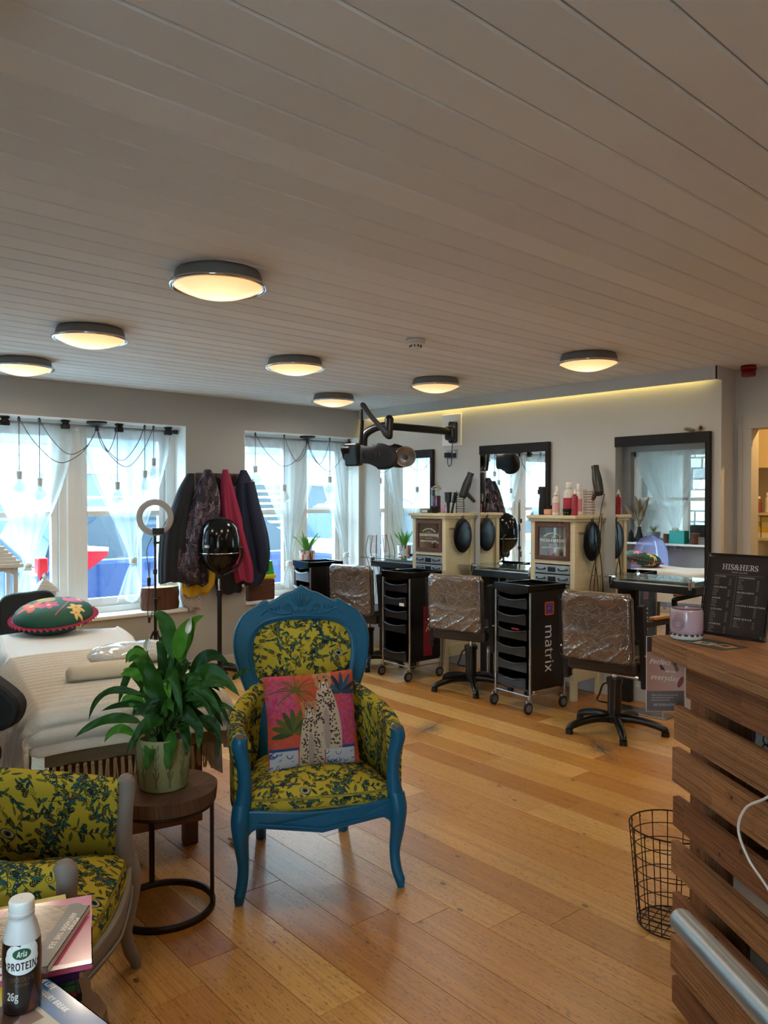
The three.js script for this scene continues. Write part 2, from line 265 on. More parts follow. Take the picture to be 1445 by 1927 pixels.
{ // window in the side wall, seen in the mirrors
  const w = struct('window_3'), x = 0.16, [z0, z1] = WL, y1 = YT + 0.06, zm = (z0 + z1) / 2;
  obj('frame', [bb(x - 0.05, x + 0.04, YL, y1, z0, z0 + 0.07), bb(x - 0.05, x + 0.04, YL, y1, z1 - 0.07, z1), bb(x - 0.05, x + 0.04, y1 - 0.07, y1, z0, z1), bb(x - 0.05, x + 0.04, YL, YL + 0.06, z0, z1), bb(x - 0.04, x + 0.03, YL, y1, zm - 0.04, zm + 0.04), bb(x - 0.03, x + 0.03, 1.5, 1.54, z0, z1)], M.whitePaint, w);
  for (const [a, b] of [[z0 + 0.07, zm - 0.04], [zm + 0.04, z1 - 0.07]]) for (const [c, d] of [[YL + 0.06, 1.5], [1.54, y1 - 0.07]]) obj('pane', bb(x - 0.001, x, c, d, a, b), M.glass, w);
  obj('sill', bb(0.1, 0.42, YL - 0.03, YL, z0, z1, 0.006), M.whitePaint, w);
}

{ // window on the lane behind the camera
  const w = struct('window_4'), x = XL - 0.1; obj('frame', [bb(x - 0.05, x + 0.05, 0.6, 0.68, -0.2, 1.2), bb(x - 0.05, x + 0.05, 2.17, 2.25, -0.2, 1.2), ...[-0.2, 0.46, 1.12].map((z) => bb(x - 0.05, x + 0.05, 0.68, 2.17, z, z + 0.08))], M.whitePaint, w);
  for (const z of [-0.12, 0.54]) obj('pane', bb(x - 0.002, x, 0.68, 2.17, z, z + 0.58), M.glass, w); obj('sill', bb(XL - 0.2, XL + 0.06, 0.56, 0.6, -0.2, 1.2, 0.006), M.whitePaint, w);
}
// ---------- ceiling lights ----------
{
  const glow = (() => { const [c, g] = canvas(64, 256); for (let y = 0; y < 256; y++) { const t = y / 255, k = pow(1 - t, 1.1); g.fillStyle = rgb([255, lerp(196, 240, k), lerp(130, 196, k)].map((v) => v * lerp(0.80, 1, k))); g.fillRect(0, y, 64, 1); } return tex(c); })();
  const warm = std('#f6e3c4', 0.25, 0, { emissive: '#ffffff', emissiveMap: glow, emissiveIntensity: 1.35 }), cool = std('#f3e6da', 0.25, 0, { emissive: '#fff0e6', emissiveMap: glow, emissiveIntensity: 1.355 });
  const body = std('#77726b', 0.5, 0.1), pos = [[1.68, -2.82, 0, 'large round ceiling light nearest the camera, its glass glowing warm'], [1.72, -4.2, 0, 'second ceiling light in the left row, above the treatment bed'], [1.77, -5.42, 0, 'ceiling light at the left edge of the photo, close to window wall'], [3.07, -4.2, 0, 'ceiling light in the middle of the room beyond the smoke detector'], [4.36, -4.17, 1, 'paler ceiling light above the middle salon chair'], [4.36, -5.4, 1, 'small pale ceiling light above the black processor arm in far corner'], [4.34, -2.82, 0, 'rightmost ceiling light near the end of the bulkhead'],
    [4.34, -1.44, 0, 'ceiling light above the reception counter end'], [1.7, -0.06, 0, 'ceiling light above the camera'], [4.34, -0.06, 0, 'ceiling light behind the reception counter'], [0.2, -1.44, 0, 'ceiling light over the left seating corner']];
  for (const [x, z, k, label] of pos) {
    const t = thing('ceiling_light', label, 'ceiling light', [x, CEIL, z], 0, 'round ceiling lights');
    obj('housing', lathe([[0.001, 0], [0.165, 0], [0.172, -0.012], [0.18, -0.05], [0.168, -0.05], [0.16, -0.012], [0.001, -0.01]], 40), body, t);
    obj('chrome_rim', lathe([[0.18, -0.046], [0.193, -0.05], [0.196, -0.058], [0.188, -0.064], [0.176, -0.06], [0.176, -0.048], [0.18, -0.046]], 40), M.chrome, t);
    const g = new THREE.LatheGeometry([...Array(13)].map((_, i) => { const s = i / 12; return new THREE.Vector2(max(0.0005, 0.178 * s), -0.058 - 0.048 * (1 - s * s)); }), 40); const U = g.attributes.uv; for (let i = 0; i < U.count; i++) U.setY(i, 1 - U.getY(i));
    obj('glass_bowl', g, k ? cool : warm, t);
    const l = new THREE.RectAreaLight(k ? '#fff4ea' : '#ffeccf', LAMP_POWER, 0.26, 0.26); l.position.set(x, CEIL - 0.112, z); l.rotation.set(-PI / 2, 0, 0); l.castShadow = true; scene.add(l);
  }
}
{
  const t = thing('smoke_detector', 'small white round smoke detector on the boarded ceiling', 'smoke detector', [3.2, CEIL, -3.22]), m = std('#d9d6d0', 0.5);
  obj('base', lathe([[0.001, 0], [0.055, 0], [0.055, -0.02], [0.05, -0.024], [0.001, -0.024]], 28), m, t);
  obj('dome', lathe([[0.001, -0.056], [0.022, -0.056], [0.03, -0.05], [0.032, -0.036], [0.046, -0.028], [0.046, -0.024], [0.001, -0.024]], 28), m, t);
  for (let k = 0; k < 10; k++) obj('vent_slot', box(0.005, 0.012, 0.006, cos(k * PI / 5) * 0.033, -0.041, sin(k * PI / 5) * 0.033, 0, 0, -k * PI / 5), M.blackMatt, t);
}
{
  const t = thing('fire_alarm', 'dark red round fire alarm sounder high on wall above the doorway', 'fire alarm', [5.5, CEIL, -2.31]), m = std('#7d1414', 0.4);
  obj('base', lathe([[0.001, 0], [0.05, 0], [0.052, -0.03], [0.001, -0.03]], 28), m, t);
  obj('sounder', lathe([[0.001, -0.075], [0.04, -0.075], [0.046, -0.07], [0.047, -0.03], [0.001, -0.03]], 28), m, t);
}
// ---------- mirror wall ----------
const STATION = [[-5.54, 'far', 'nearest the windows'], [-4.226, 'middle', 'between the two cream cabinets'], [-2.882, 'near', 'nearest the doorway']];
for (const [z, , where] of STATION) {
  const t = thing('wall_mirror', `tall black-framed wall mirror ${where}`, 'mirror', [XM, 0, z], 0, 'wall mirrors');
  obj('back_panel', bb(-0.03, -0.004, 0.42, 1.978, -0.366, 0.366), M.blackMatt, t);
  obj('mirror_glass', bb(-0.036, -0.031, 0.45, 1.904, -0.36, 0.335), M.mirror, t);
  obj('frame_header', bb(-0.042, -0.004, 1.902, 1.98, -0.37, 0.37, 0.004), M.blackMatt, t);
  obj('frame_edge', bb(-0.042, -0.004, 0.42, 1.902, 0.345, 0.37, 0.004), M.blackMatt, t);
  obj('frame_foot', bb(-0.042, -0.004, 0.42, 0.45, -0.37, 0.345, 0.004), M.blackMatt, t);
  const s = thing('station_shelf', `glass-topped black ledge across the wall mirror ${where}`, 'shelf', [XM, 0, z], 0, 'styling shelves');
  obj('ledge', [bb(-0.22, -0.045, 0.85, 0.905, -0.3, 0.36, 0.006)], M.black, s);
  obj('glass_top', bb(-0.235, -0.045, 0.93, 0.938, -0.44, 0.34), std('#9fb5b2', 0.05, 0, { transmission: 0.6, thickness: 0, clearcoat: 1 }), s);
  obj('light_strip', bb(-0.225, -0.2, 0.906, 0.915, -0.26, 0.32), std('#dfe6e4', 0.1, 0.6), s);
  for (const q of [-0.28, 0.33]) obj('clamp', [bb(-0.24, -0.19, 0.885, 0.947, q - 0.012, q + 0.012, 0.004), cyl(0.008, 0.008, 0.02, -0.225, 0.952, q, 12)], M.chrome, s);
  obj('support_panel', bb(-0.1, -0.045, 0.0, 0.85, -0.3, -0.2), M.blackMatt, s);
}
{
  const t = thing('flower_ornament', 'small dried flower ornament lying on top of the right-hand mirror', 'ornament', [5.375, 1.98, -2.62]);
  obj('flower', [...Array(9)].map((_, k) => sph(0.016, cos(k * 0.7) * 0.018, 0.026 + sin(k * 0.7) * 0.014, 0.025, 1, 0.7, 0.5, 8)), std('#c7b189', 0.8), t);
  obj('flower_centre', sph(0.012, 0, 0.027, 0.036, 1, 1, 1, 8), std('#3c2a20', 0.8), t);
  obj('leaf_sprig', [0, 1, 2, 3].map((k) => sph(0.03, 0, 0.014 + k * 0.004, -0.03 - k * 0.012, 0.3, 0.4, 0.8, 8)), std('#6d6a4a', 0.8), t);
}
// cream cabinets with a glazed door and pewter drawers
const cabText = (() => {
  const [c, g] = canvas(512, 512); g.clearRect(0, 0, 512, 512); g.fillStyle = 'rgba(240,238,228,0.95)'; g.textAlign = 'center';
  g.save(); g.translate(256, 330); const arc = 'Torréfaction Spéciale'; g.font = 'bold italic 34px serif'; [...arc].forEach((ch, i) => { g.save(); g.rotate((i - arc.length / 2 + 0.5) * 0.075); g.fillText(ch, 0, -220); g.restore(); }); g.restore();
  g.font = 'bold 34px serif'; g.fillText('LE', 256, 190); g.fillRect(190, 176, 30, 4); g.fillRect(292, 176, 30, 4);
  g.font = 'bold 74px serif'; g.fillText('CACAO-PAYRAUD', 256, 262, 470); g.font = 'italic 32px serif'; g.fillText('de Qualité', 256, 318); g.font = 'bold 40px serif'; g.fillText('PRODUIT SANS RIVAL', 256, 384, 420);
  g.strokeStyle = 'rgba(240,238,228,0.9)'; g.lineWidth = 3; for (const s of [-1, 1]) { g.beginPath(); g.arc(256 + s * 215, 250, 22, 0, 5); g.stroke(); }
  return tex(c);
})();
const creamPaint = (() => { seedState = 44; const [c, g] = canvas(512, 512); g.fillStyle = '#d8c8a2'; g.fillRect(0, 0, 512, 512); for (let i = 0; i < 1500; i++) { g.fillStyle = rgb(rnd() < 0.5 ? [225, 212, 178] : [186, 165, 120], rr(0.05, 0.22)); g.fillRect(rr(0, 512), rr(0, 512), rr(2, 6), rr(6, 60)); } for (let i = 0; i < 26; i++) { g.fillStyle = rgb([120, 92, 58], rr(0.2, 0.6)); g.fillRect(rr(0, 512), rr(0, 512), rr(1, 4), rr(3, 16)); } return std('#ffffff', 0.62, 0, { map: tex(c, 1.6, 1.6) }); })();
const pewter = std('#9aa0a2', 0.42, 0.55, { bumpMap: bumpFine, bumpScale: 0.0012 }), doorWood = std('#5b3a2b', 0.6), pewterDark = std('#26282a', 0.45, 0.5);
function cabinet(z, label) {
  const t = thing('cabinet', label, 'cabinet', [5.0, 0, z], 0, 'cream painted cabinets'), D = 0.385, h = 1.36;
  obj('carcass', [bb(0.02, D, 0.14, 0.16, -0.19, 0.19), bb(0.02, D, h - 0.02, h, -0.19, 0.19), bb(D - 0.01, D, 0.14, h, -0.19, 0.19), bb(0.02, D, 1.015, 1.035, -0.18, 0.18), bb(0.03, D, 0.16, h, -0.185, -0.17), bb(0.03, D, 0.16, h, 0.17, 0.182)], creamPaint, t);
  for (const s of [-1, 1]) for (const x of [0.02, D - 0.035]) obj('leg_post', bb(x - 0.02, x + 0.025, 0, h, s * 0.18 - 0.022, s * 0.18 + 0.022, 0.004), creamPaint, t);
  obj('top', [bb(-0.03, D + 0.01, h, h + 0.026, -0.225, 0.225, 0.006), bb(-0.015, D + 0.005, h - 0.022, h, -0.212, 0.212, 0.006)], creamPaint, t);
  obj('rail', [bb(0, 0.02, 1.02, 1.045, -0.16, 0.16)], creamPaint, t);
  for (const s of [-1, 1]) for (const [p, q] of [[h - 0.1, h - 0.02], [0.16, 0.24]]) obj('side_rail', bb(0.045, D - 0.05, p, q, s * 0.186 - 0.006, s * 0.186 + 0.006), creamPaint, t);
  const d = obj('door', [bb(-0.008, 0.012, 1.048, 1.327, -0.157, -0.125, 0.003), bb(-0.008, 0.012, 1.048, 1.327, 0.125, 0.157, 0.003), bb(-0.008, 0.012, 1.048, 1.08, -0.125, 0.125, 0.003), bb(-0.008, 0.012, 1.295, 1.327, -0.125, 0.125, 0.003)], doorWood, t);
  obj('door_glass', bb(0.003, 0.0032, 1.078, 1.297, -0.127, 0.127), M.glass, d);
  const pl = new THREE.PlaneGeometry(0.245, 0.21); tr(pl, 0.001, 1.187, 0, 0, -PI / 2); obj('lettering', pl, std('#ffffff', 0.7, 0, { map: cabText, transparent: true }), d);
  obj('handle', [tube([[-0.01, 1.16, 0.14], [-0.026, 1.165, 0.141], [-0.028, 1.19, 0.141], [-0.026, 1.215, 0.141], [-0.01, 1.22, 0.14]], 0.003)], M.steel, d);
  for (let k = 0; k < 7; k++) {
    const y = 1.008 - k * 0.072, w = obj('drawer', bb(-0.006, 0.33, y - 0.063, y, -0.158, 0.158, 0.003), pewter, t);
    obj('label_holder', [bb(-0.012, -0.006, y - 0.05, y - 0.013, -0.034, 0.034, 0.003), bb(-0.013, -0.011, y - 0.042, y - 0.021, -0.024, 0.024)], pewterDark, w);
    for (const s of [-1, 1]) obj('pull', [tube([[-0.008, y - 0.028, s * 0.1 - 0.035], [-0.026, y - 0.034, s * 0.1 - 0.024], [-0.028, y - 0.036, s * 0.1], [-0.026, y - 0.034, s * 0.1 + 0.024], [-0.008, y - 0.028, s * 0.1 + 0.035]], 0.0042), sph(0.008, -0.008, y - 0.028, s * 0.1 - 0.038, 0.5, 1, 1, 8), sph(0.008, -0.008, y - 0.028, s * 0.1 + 0.038, 0.5, 1, 1, 8)], pewterDark, w);
  }
  return t;
}
cabinet(-4.865, 'cream painted cabinet with lettered glass door beside the far mirror'); cabinet(-3.56, 'cream painted cabinet with lettered glass door and many bottles on top');
function bottle(kind, x, y, z, r, h, color, label, group, opt = {}) {
  const t = thing('product_bottle', label, 'bottle', [x, y, z], 0, group), m = std(color, opt.rough ?? 0.3, 0, opt.m || {}), sh = h * (opt.shoulder ?? 0.72);
  obj('body', lathe([[0.001, 0], [r * 0.94, 0], [r, 0.006], [r, sh - r * 0.4], [r * 0.86, sh], [r * 0.42, sh + r * 0.5], [r * 0.4, sh + r * 0.7], [0.001, sh + r * 0.7]], 20), m, t);
  obj('cap', kind === 'nozzle' ? lathe([[0.001, sh + r * 0.6], [r * 0.62, sh + r * 0.6], [r * 0.55, sh + r * 1.1], [r * 0.2, h - 0.008], [r * 0.18, h], [0.001, h]], 16) : lathe([[0.001, sh + r * 0.6], [r * 0.58, sh + r * 0.6], [r * 0.55, h], [0.001, h]], 16), std(opt.cap ?? '#ecebe6', 0.4), t);
  if (opt.band) obj('label_band', [lathe([[r + 0.0006, h * 0.12], [r + 0.0006, h * 0.52]], 20)], std(opt.band, 0.5), t);
  return t;
}
for (const [k, x, z, r, h, c, l, o] of [['nozzle', 5.12, -3.6, 0.022, 0.13, '#c9c4bb', 'pale nozzle bottle standing at back of cabinet behind lettered glass', {}], ['nozzle', 5.12, -3.66, 0.02, 0.12, '#c0473c', 'red nozzle bottle inside the cabinet behind lettered glass', {}], ['nozzle', 5.1, -3.5, 0.022, 0.17, '#d8d4cc', 'tall white nozzle bottle inside the cabinet behind lettered glass', {}], ['nozzle', 5.08, -3.45, 0.018, 0.11, '#a8b23a', 'yellow green bottle inside the cabinet behind lettered glass', {}]]) bottle(k, x, 1.036, z, r, h, c, l, 'bottles inside the right cabinet', o);
for (const [k, x, z, r, h, c, l, o] of [['flat', 5.1, -4.78, 0.02, 0.11, '#b9ac90', 'beige bottle inside the far cabinet, beside door pull', {}], ['flat', 5.12, -4.86, 0.022, 0.09, '#8a3038', 'dark red jar inside the far cabinet behind the glass', {}], ['flat', 5.12, -4.93, 0.022, 0.09, '#4d5a44', 'dark green jar inside the far cabinet behind the glass', {}]]) bottle(k, x, 1.036, z, r, h, c, l, 'bottles inside the far cabinet', o);
{ // on the near cabinet
  const y = 1.386, gN = 'products on the near cabinet';
  const s = thing('spray_bottle', 'matt black spray bottle standing at left end of cabinet top', 'spray bottle', [5.12, y, -3.735]);
  obj('body', lathe([[0.001, 0], [0.03, 0], [0.032, 0.006], [0.032, 0.1], [0.026, 0.14], [0.027, 0.175], [0.03, 0.2], [0.001, 0.2]], 20), M.blackMatt, s);
  obj('spray_head', [bb(-0.03, 0.03, 0.198, 0.222, -0.026, 0.026, 0.008)], M.blackMatt, s); obj('trigger', bb(-0.008, 0.008, 0.16, 0.2, -0.048, -0.036, 0.004), M.blackMatt, s);
  bottle('flat', 5.16, y, -3.63, 0.022, 0.225, '#dedcd6', 'slim white bottle behind the black spray bottle', gN);
  bottle('flat', 5.18, y, -3.535, 0.042, 0.255, '#d9d5cf', 'large white bottle with a red label on cabinet top', gN, { band: '#b0303c' });
  bottle('nozzle', 5.03, y, -3.55, 0.026, 0.185, '#e2dcd6', 'white nozzle bottle with pink print at cabinet front edge', gN, { band: '#dba9a6' });
  bottle('flat', 5.16, y, -3.435, 0.026, 0.24, '#e6d9d5', 'white and pink bottle in front of the wire dryer holder', gN, { band: '#d77f8c' });
  bottle('nozzle', 5.06, y, -3.4, 0.024, 0.2, '#b5303f', 'red bottle with white nozzle at right of the cabinet top', gN, { m: { transmission: 0.3, thickness: 0 } });
  const tub = thing('tub', 'low peach tub holding a black bowl on cabinet top', 'tub', [5.08, y, -3.64]); obj('tub_body', lathe([[0.001, 0], [0.04, 0], [0.044, 0.01], [0.046, 0.04], [0.042, 0.045], [0.001, 0.043]], 24), std('#d9a182', 0.5), tub); obj('bowl', lathe([[0.001, 0.046], [0.016, 0.046], [0.03, 0.075], [0.027, 0.075], [0.014, 0.05], [0.001, 0.05]], 20), M.black, tub);
  const jar = thing('jar', 'round black jar with ribbed lid on cabinet top', 'jar', [5.06, y, -3.468]); obj('jar_body', lathe([[0.001, 0], [0.03, 0], [0.032, 0.03], [0.001, 0.032]], 22), M.black, jar); obj('lid', lathe([[0.001, 0.03], [0.034, 0.03], [0.034, 0.05], [0.03, 0.053], [0.001, 0.053]], 22), M.blackPlastic, jar);
}
function dryer(x, y, z, turn, tilt, label) {
  const t = thing('hair_dryer', label, 'hair dryer', [x, y, z], turn, 'hair dryers in wire holders'); t.rotation.order = 'YXZ'; t.rotation.z = tilt;
  obj('barrel', tr(lathe([[0.001, -0.1], [0.03, -0.1], [0.036, -0.085], [0.038, 0.02], [0.032, 0.07], [0.028, 0.1], [0.03, 0.13], [0.024, 0.13], [0.001, 0.1]], 22), 0, 0, 0, 0, 0, 0), M.greyPlastic, t);
  obj('handle', limb([[0, -0.04, 0, 0.018], [0.03, -0.055, 0.0, 0.019], [0.08, -0.08, 0, 0.016], [0.12, -0.1, 0, 0.014]], 10, 10), M.greyPlastic, t);
  obj('rear_grille', tor(0.028, 0.004, 0, -0.1, 0, PI / 2), M.black, t);
}
function wireHolder(x, y, z, label, m) {
  const t = thing('wire_holder', label, 'wire holder', [x, y, z]);
  for (let k = 0; k < 9; k++) obj('wire_ring', tor(0.042 + 0.004 * sin(k), 0.0016, 0, 0.02 + k * 0.02, 0, PI / 2 + 0.08 * sin(k * 2), 0, 0, 22, 5), m, t);
  for (let k = 0; k < 4; k++) obj('wire_upright', tube([[cos(k * 1.57) * 0.044, 0, sin(k * 1.57) * 0.044], [cos(k * 1.57) * 0.044, 0.1, sin(k * 1.57) * 0.044], [cos(k * 1.57) * 0.046, 0.2, sin(k * 1.57) * 0.046]], 0.0017, 6, 5), m, t);
  return t;
}
wireHolder(5.25, 1.386, -3.40, 'copper wire ring holder carrying a dryer on near cabinet', std('#9a6a55', 0.35, 0.8)); dryer(5.3, 1.64, -3.36, 1.0, -0.35, 'black hair dryer standing in copper wire holder on the near cabinet');
wireHolder(5.25, 1.386, -4.72, 'dark wire ring holder on the far cabinet', std('#3a3336', 0.4, 0.7)); dryer(5.26, 1.62, -4.66, -0.7, -0.35, 'black hair dryer leaning out of the wire holder on far cabinet');
for (const [k, z, x, a] of [[0, -4.78, 5.16, 0.2], [1, -4.82, 5.2, -0.2], [2, -4.72, 5.14, 0.5]]) {
  const t = thing('round_brush', ['black round brush leaning left on the far cabinet', 'black round brush standing behind on the far cabinet', 'black round brush leaning right on the far cabinet'][k], 'hair brush', [x, 1.388, z], 0, 'brushes on the far cabinet'); t.rotation.x = a * 0.5;
  obj('handle', cyl(0.008, 0.01, 0.1, 0, 0.05, 0, 10), M.black, t); obj('bristle_barrel', [cyl(0.018, 0.018, 0.09, 0, 0.14, 0, 12), ...[...Array(5)].map((_, i) => cyl(0.026, 0.026, 0.004, 0, 0.105 + i * 0.018, 0, 14))], M.blackPlastic, t);
}
{
  const t = thing('disinfectant_jar', 'tall glass jar of purple liquid with metal lid on far cabinet', 'jar', [5.18, 1.386, -4.945]);
  obj('liquid', cyl(0.04, 0.04, 0.15, 0, 0.08, 0, 24), std('#6b2f55', 0.2, 0, { transmission: 0.25, thickness: 0 }), t);
  obj('glass', lathe([[0.042, 0.002], [0.044, 0.01], [0.044, 0.2], [0.042, 0.215]], 24), M.clearGlass, t);
  obj('lid', [lathe([[0.046, 0.212], [0.046, 0.222], [0.03, 0.24], [0.006, 0.248], [0.006, 0.27], [0.001, 0.27]], 24), sph(0.009, 0, 0.272, 0, 1, 1, 1, 10)], M.steel, t);
  const b = thing('product_box', 'small dark green and white box lying on the far cabinet', 'box', [5.12, 1.386, -5.0]); obj('box_body', bb(-0.03, 0.03, 0, 0.035, -0.055, 0.055, 0.002), std('#3d4a41', 0.6), b); obj('box_label', bb(-0.031, -0.03, 0.006, 0.028, -0.04, 0.03), std('#d5d4cc', 0.6), b);
  const c = thing('tint_bowl', 'small black tint bowl with clips on far cabinet', 'bowl', [5.08, 1.386, -4.87]); obj('bowl_body', lathe([[0.001, 0], [0.03, 0], [0.042, 0.035], [0.039, 0.035], [0.026, 0.005], [0.001, 0.005]], 22), M.black, c); obj('hair_clips', [...Array(9)].map((_, i) => box(0.008, 0.05, 0.01, cos(i * 0.7) * 0.022, 0.04, sin(i * 0.7) * 0.022, 0.002, rr(-0.5, 0.5), i, rr(-0.5, 0.5))), M.blackMatt, c);
  const f = thing('pink_clip', 'small pink hair clip among the brushes', 'hair clip', [5.12, 1.388, -4.80]); obj('clip_body', [sph(0.02, 0, 0.04, 0, 0.6, 1, 1, 10), sph(0.016, 0, 0.065, 0.012, 0.6, 1, 1, 10), sph(0.016, 0, 0.02, 0.006, 0.7, 1.2, 1, 10)], std('#c98aa8', 0.6), f);
}
for (const [z, where] of [[-4.655, 'far'], [-3.35, 'near']]) {
  const t = thing('hand_mirror', `round black back mirror hung on the side of the ${where} cabinet`, 'hand mirror', [5.2, 1.19, z + 0.008]);
  const g = lathe([[0.001, 0.022], [0.05, 0.02], [0.09, 0.016], [0.108, 0.01], [0.114, 0.003], [0.11, 0], [0.001, 0.004]], 40); g.scale(1.05, 1, 1.32); obj('disc', tr(g, 0, 0, 0, PI / 2), std('#08080a', 0.3, 0, { specularIntensity: 0.45 }), t);
  obj('hanging_loop', tor(0.012, 0.004, 0, 0.16, 0.004, 0, 0, 0, 16, 6), M.black, t); obj('hook', tube([[0, 0.19, -0.002], [0, 0.182, 0.014], [0, 0.17, 0.012], [0.004, 0.172, 0.02]], 0.003), M.steel, t);
}
// cables
const cable = (label, pts, r = 0.0035, m = M.cable, cat = 'cable', name = 'power_cable') => tag(obj(name, tube(pts, r, pts.length * 8, 6), m), label, cat);
cable('black dryer cable hanging beside the far cabinet', [[5.32, 1.57, -4.53], [5.37, 1.5, -4.49], [5.385, 1.2, -4.46], [5.388, 0.8, -4.5], [5.386, 0.45, -4.48], [5.38, 0.3, -4.52]]);
cable('black dryer cable looped over hand mirror on near cabinet', [[5.42 - 0.1, 1.55, -3.31], [5.28, 1.45, -3.31], [5.24, 1.3, -3.31], [5.2, 1.05, -3.305], [5.18, 0.75, -3.31], [5.24, 0.62, -3.31], [5.3, 0.72, -3.31], [5.28, 1.0, -3.308], [5.22, 1.25, -3.308], [5.24, 1.32, -3.308]]);
cable('second black cable loop below hand mirror on near cabinet', [[5.3, 1.4, -3.318], [5.26, 1.2, -3.312], [5.15, 0.9, -3.318], [5.14, 0.7, -3.318], [5.2, 0.64, -3.318], [5.25, 0.8, -3.318], [5.21, 1.02, -3.316]]);
cable('thin wire down the wall between far cabinet and middle mirror', [[5.392, 1.6, -4.56], [5.392, 1.2, -4.575], [5.392, 0.9, -4.57], [5.392, 0.5, -4.58]], 0.0022);
wireHolder(5.3, 0.96, -5.93, 'copper wire ring holder on the shelf by far mirror', std('#b0755f', 0.3, 0.8));
for (const [k, dz] of [[0, 0], [1, 0.06], [2, 0.12]]) cable(['thin dark cable trailing below left part of copper wire holder', 'curly dark cable below middle of copper wire holder', 'dark cable at right below the copper wire holder'][k], [[5.27, 1.15, -5.97 + dz], [5.24, 1.0, -5.98 + dz * 1.3], [5.25, 0.85, -5.94 + dz], [5.28, 0.75, -5.96 + dz * 1.2], [5.27, 0.6, -5.92 + dz], [5.3, 0.48, -5.96 + dz * 1.1]], 0.003);
{ // climazone processor on its wall arm
  const p = thing('wall_panel', 'square white board on wall carrying the black processor arm', 'wall panel', [XM, 2.145, -4.945]); obj('panel', bb(-0.022, -0.001, -0.145, 0.145, -0.115, 0.115, 0.004), M.white, p);
  const t = thing('hair_processor', 'black hair processor with twin heads on a jointed wall arm', 'hair processor', [5.375, 2.12, -4.9]);
  const L = (x, y, z) => [x - 5.375, y - 2.12, z + 4.9];
  obj('wall_mount', [box(0.05, 0.2, 0.09, -0.025, 0.0, 0, 0.02), box(0.06, 0.13, 0.11, -0.06, -0.01, 0.0, 0.025), cyl(0.012, 0.012, 0.02, -0.055, 0.085, 0.0, 10, 0, PI / 2), cyl(0.012, 0.012, 0.02, -0.055, -0.085, 0.0, 10, 0, PI / 2)], M.blackPlastic, t);
  obj('arm', [bar(L(5.32, 2.125, -4.9), L(4.74, 2.15, -5.09), 0.034, 0.034, 12)], M.blackPlastic, t);
  obj('elbow', limb([[...L(4.735, 2.245, -5.09), 0.02], [...L(4.735, 2.215, -5.09), 0.04], [...L(4.73, 2.13, -5.09), 0.038], [...L(4.73, 2.05, -5.085), 0.03], [...L(4.73, 2.035, -5.085), 0.015]], 14, 16), M.blackPlastic, t);
  obj('curved_neck', limb([[...L(4.76, 2.16, -5.12), 0.036], [...L(4.71, 2.145, -5.24), 0.036], [...L(4.66, 2.09, -5.32), 0.038], [...L(4.63, 2.0, -5.32), 0.04], [...L(4.61, 1.92, -5.28), 0.036]], 14, 20), M.blackPlastic, t);
  obj('spring_arm', limb([[...L(4.464, 2.335, -5.15), 0.014], [...L(4.48, 2.315, -5.145), 0.026], [...L(4.53, 2.24, -5.12), 0.022], [...L(4.62, 2.12, -5.06), 0.022], [...L(4.66, 2.08, -5.05), 0.034], [...L(4.69, 2.05, -5.06), 0.02]], 12, 20), std('#4a4a4c', 0.45), t);
  obj('gas_strut', [bar(L(4.5, 2.29, -5.19), L(4.53, 2.16, -5.22), 0.012, 0.012, 10), bar(L(4.53, 2.2, -5.215), L(4.56, 1.94, -5.27), 0.016, 0.016, 10)], M.black, t);
  obj('control_head', [box(0.1, 0.2, 0.14, ...L(4.5, 1.9, -5.3), 0.02, 0, 0.3, 0.12), box(0.06, 0.13, 0.1, ...L(4.465, 1.915, -5.34), 0.02, 0, 0.3, 0.5)], M.blackPlastic, t);
  const lobe = (a, b, ra, rb, name, mat) => { // flattened paddle from a to b
    const A = V(...a), B = V(...b), ax = B.clone().sub(A).normalize(), up = V(0, 1, 0), nn = ax.clone().cross(up).normalize(), rings = [];
    for (let i = 0; i <= 24; i++) { const s = i / 24, len = A.distanceTo(B), x = lerp(0, len + rb, s), h = x < len * 0.7 ? lerp(ra, ra * 0.93, sin(x / (len * 0.7) * PI)) + (rb - ra) * sm(0.2, 1, x / len) : rb * sqrt(max(0.02, 1 - pow(max(0, x - len * 0.75) / (len * 0.25 + rb), 2.2))), th = 0.045 * sqrt(max(0.05, 1 - pow(abs(s - 0.5) * 2, 6))); rings.push([...Array(20)].map((_, j) => { const q = j / 20 * PI * 2, c = A.clone().addScaledVector(ax, x).addScaledVector(up, h * Math.sign(cos(q)) * pow(abs(cos(q)), 0.7)).addScaledVector(nn, th * Math.sign(sin(q)) * pow(abs(sin(q)), 0.7)); return [c.x, c.y, c.z]; })); }
    return obj(name, loft(rings), mat, t);
  };
  const l1 = lobe(L(4.45, 1.895, -5.14), L(4.52, 1.865, -4.9), 0.08, 0.112, 'front_paddle', M.blackMatt);
  for (const [x, z] of [[4.39, -5.05], [4.425, -4.92]]) for (let k = 1; k < 4; k++) for (const s of [0, PI]) obj('vent_arc', tor(0.012 + k * 0.011, 0.0024, ...L(x + 0.018, 1.885, z), 0, 1.29 - PI, s - 0.6 + PI / 2 - PI / 2, 14, 5, 1.2), M.greyPlastic, l1);
  const l2 = lobe(L(4.66, 1.93, -5.25), L(4.85, 1.885, -5.05), 0.065, 0.105, 'rear_paddle', M.blackPlastic);
  obj('lamp_reflector', tr(lathe([[0.001, 0.0], [0.03, 0.004], [0.07, 0.02], [0.086, 0.034], [0.092, 0.03], [0.092, 0.02], [0.001, -0.01]], 36), ...L(4.845, 1.883, -5.0), PI / 2, -0.75, 0), std('#8d857c', 0.3, 0.8), l2);
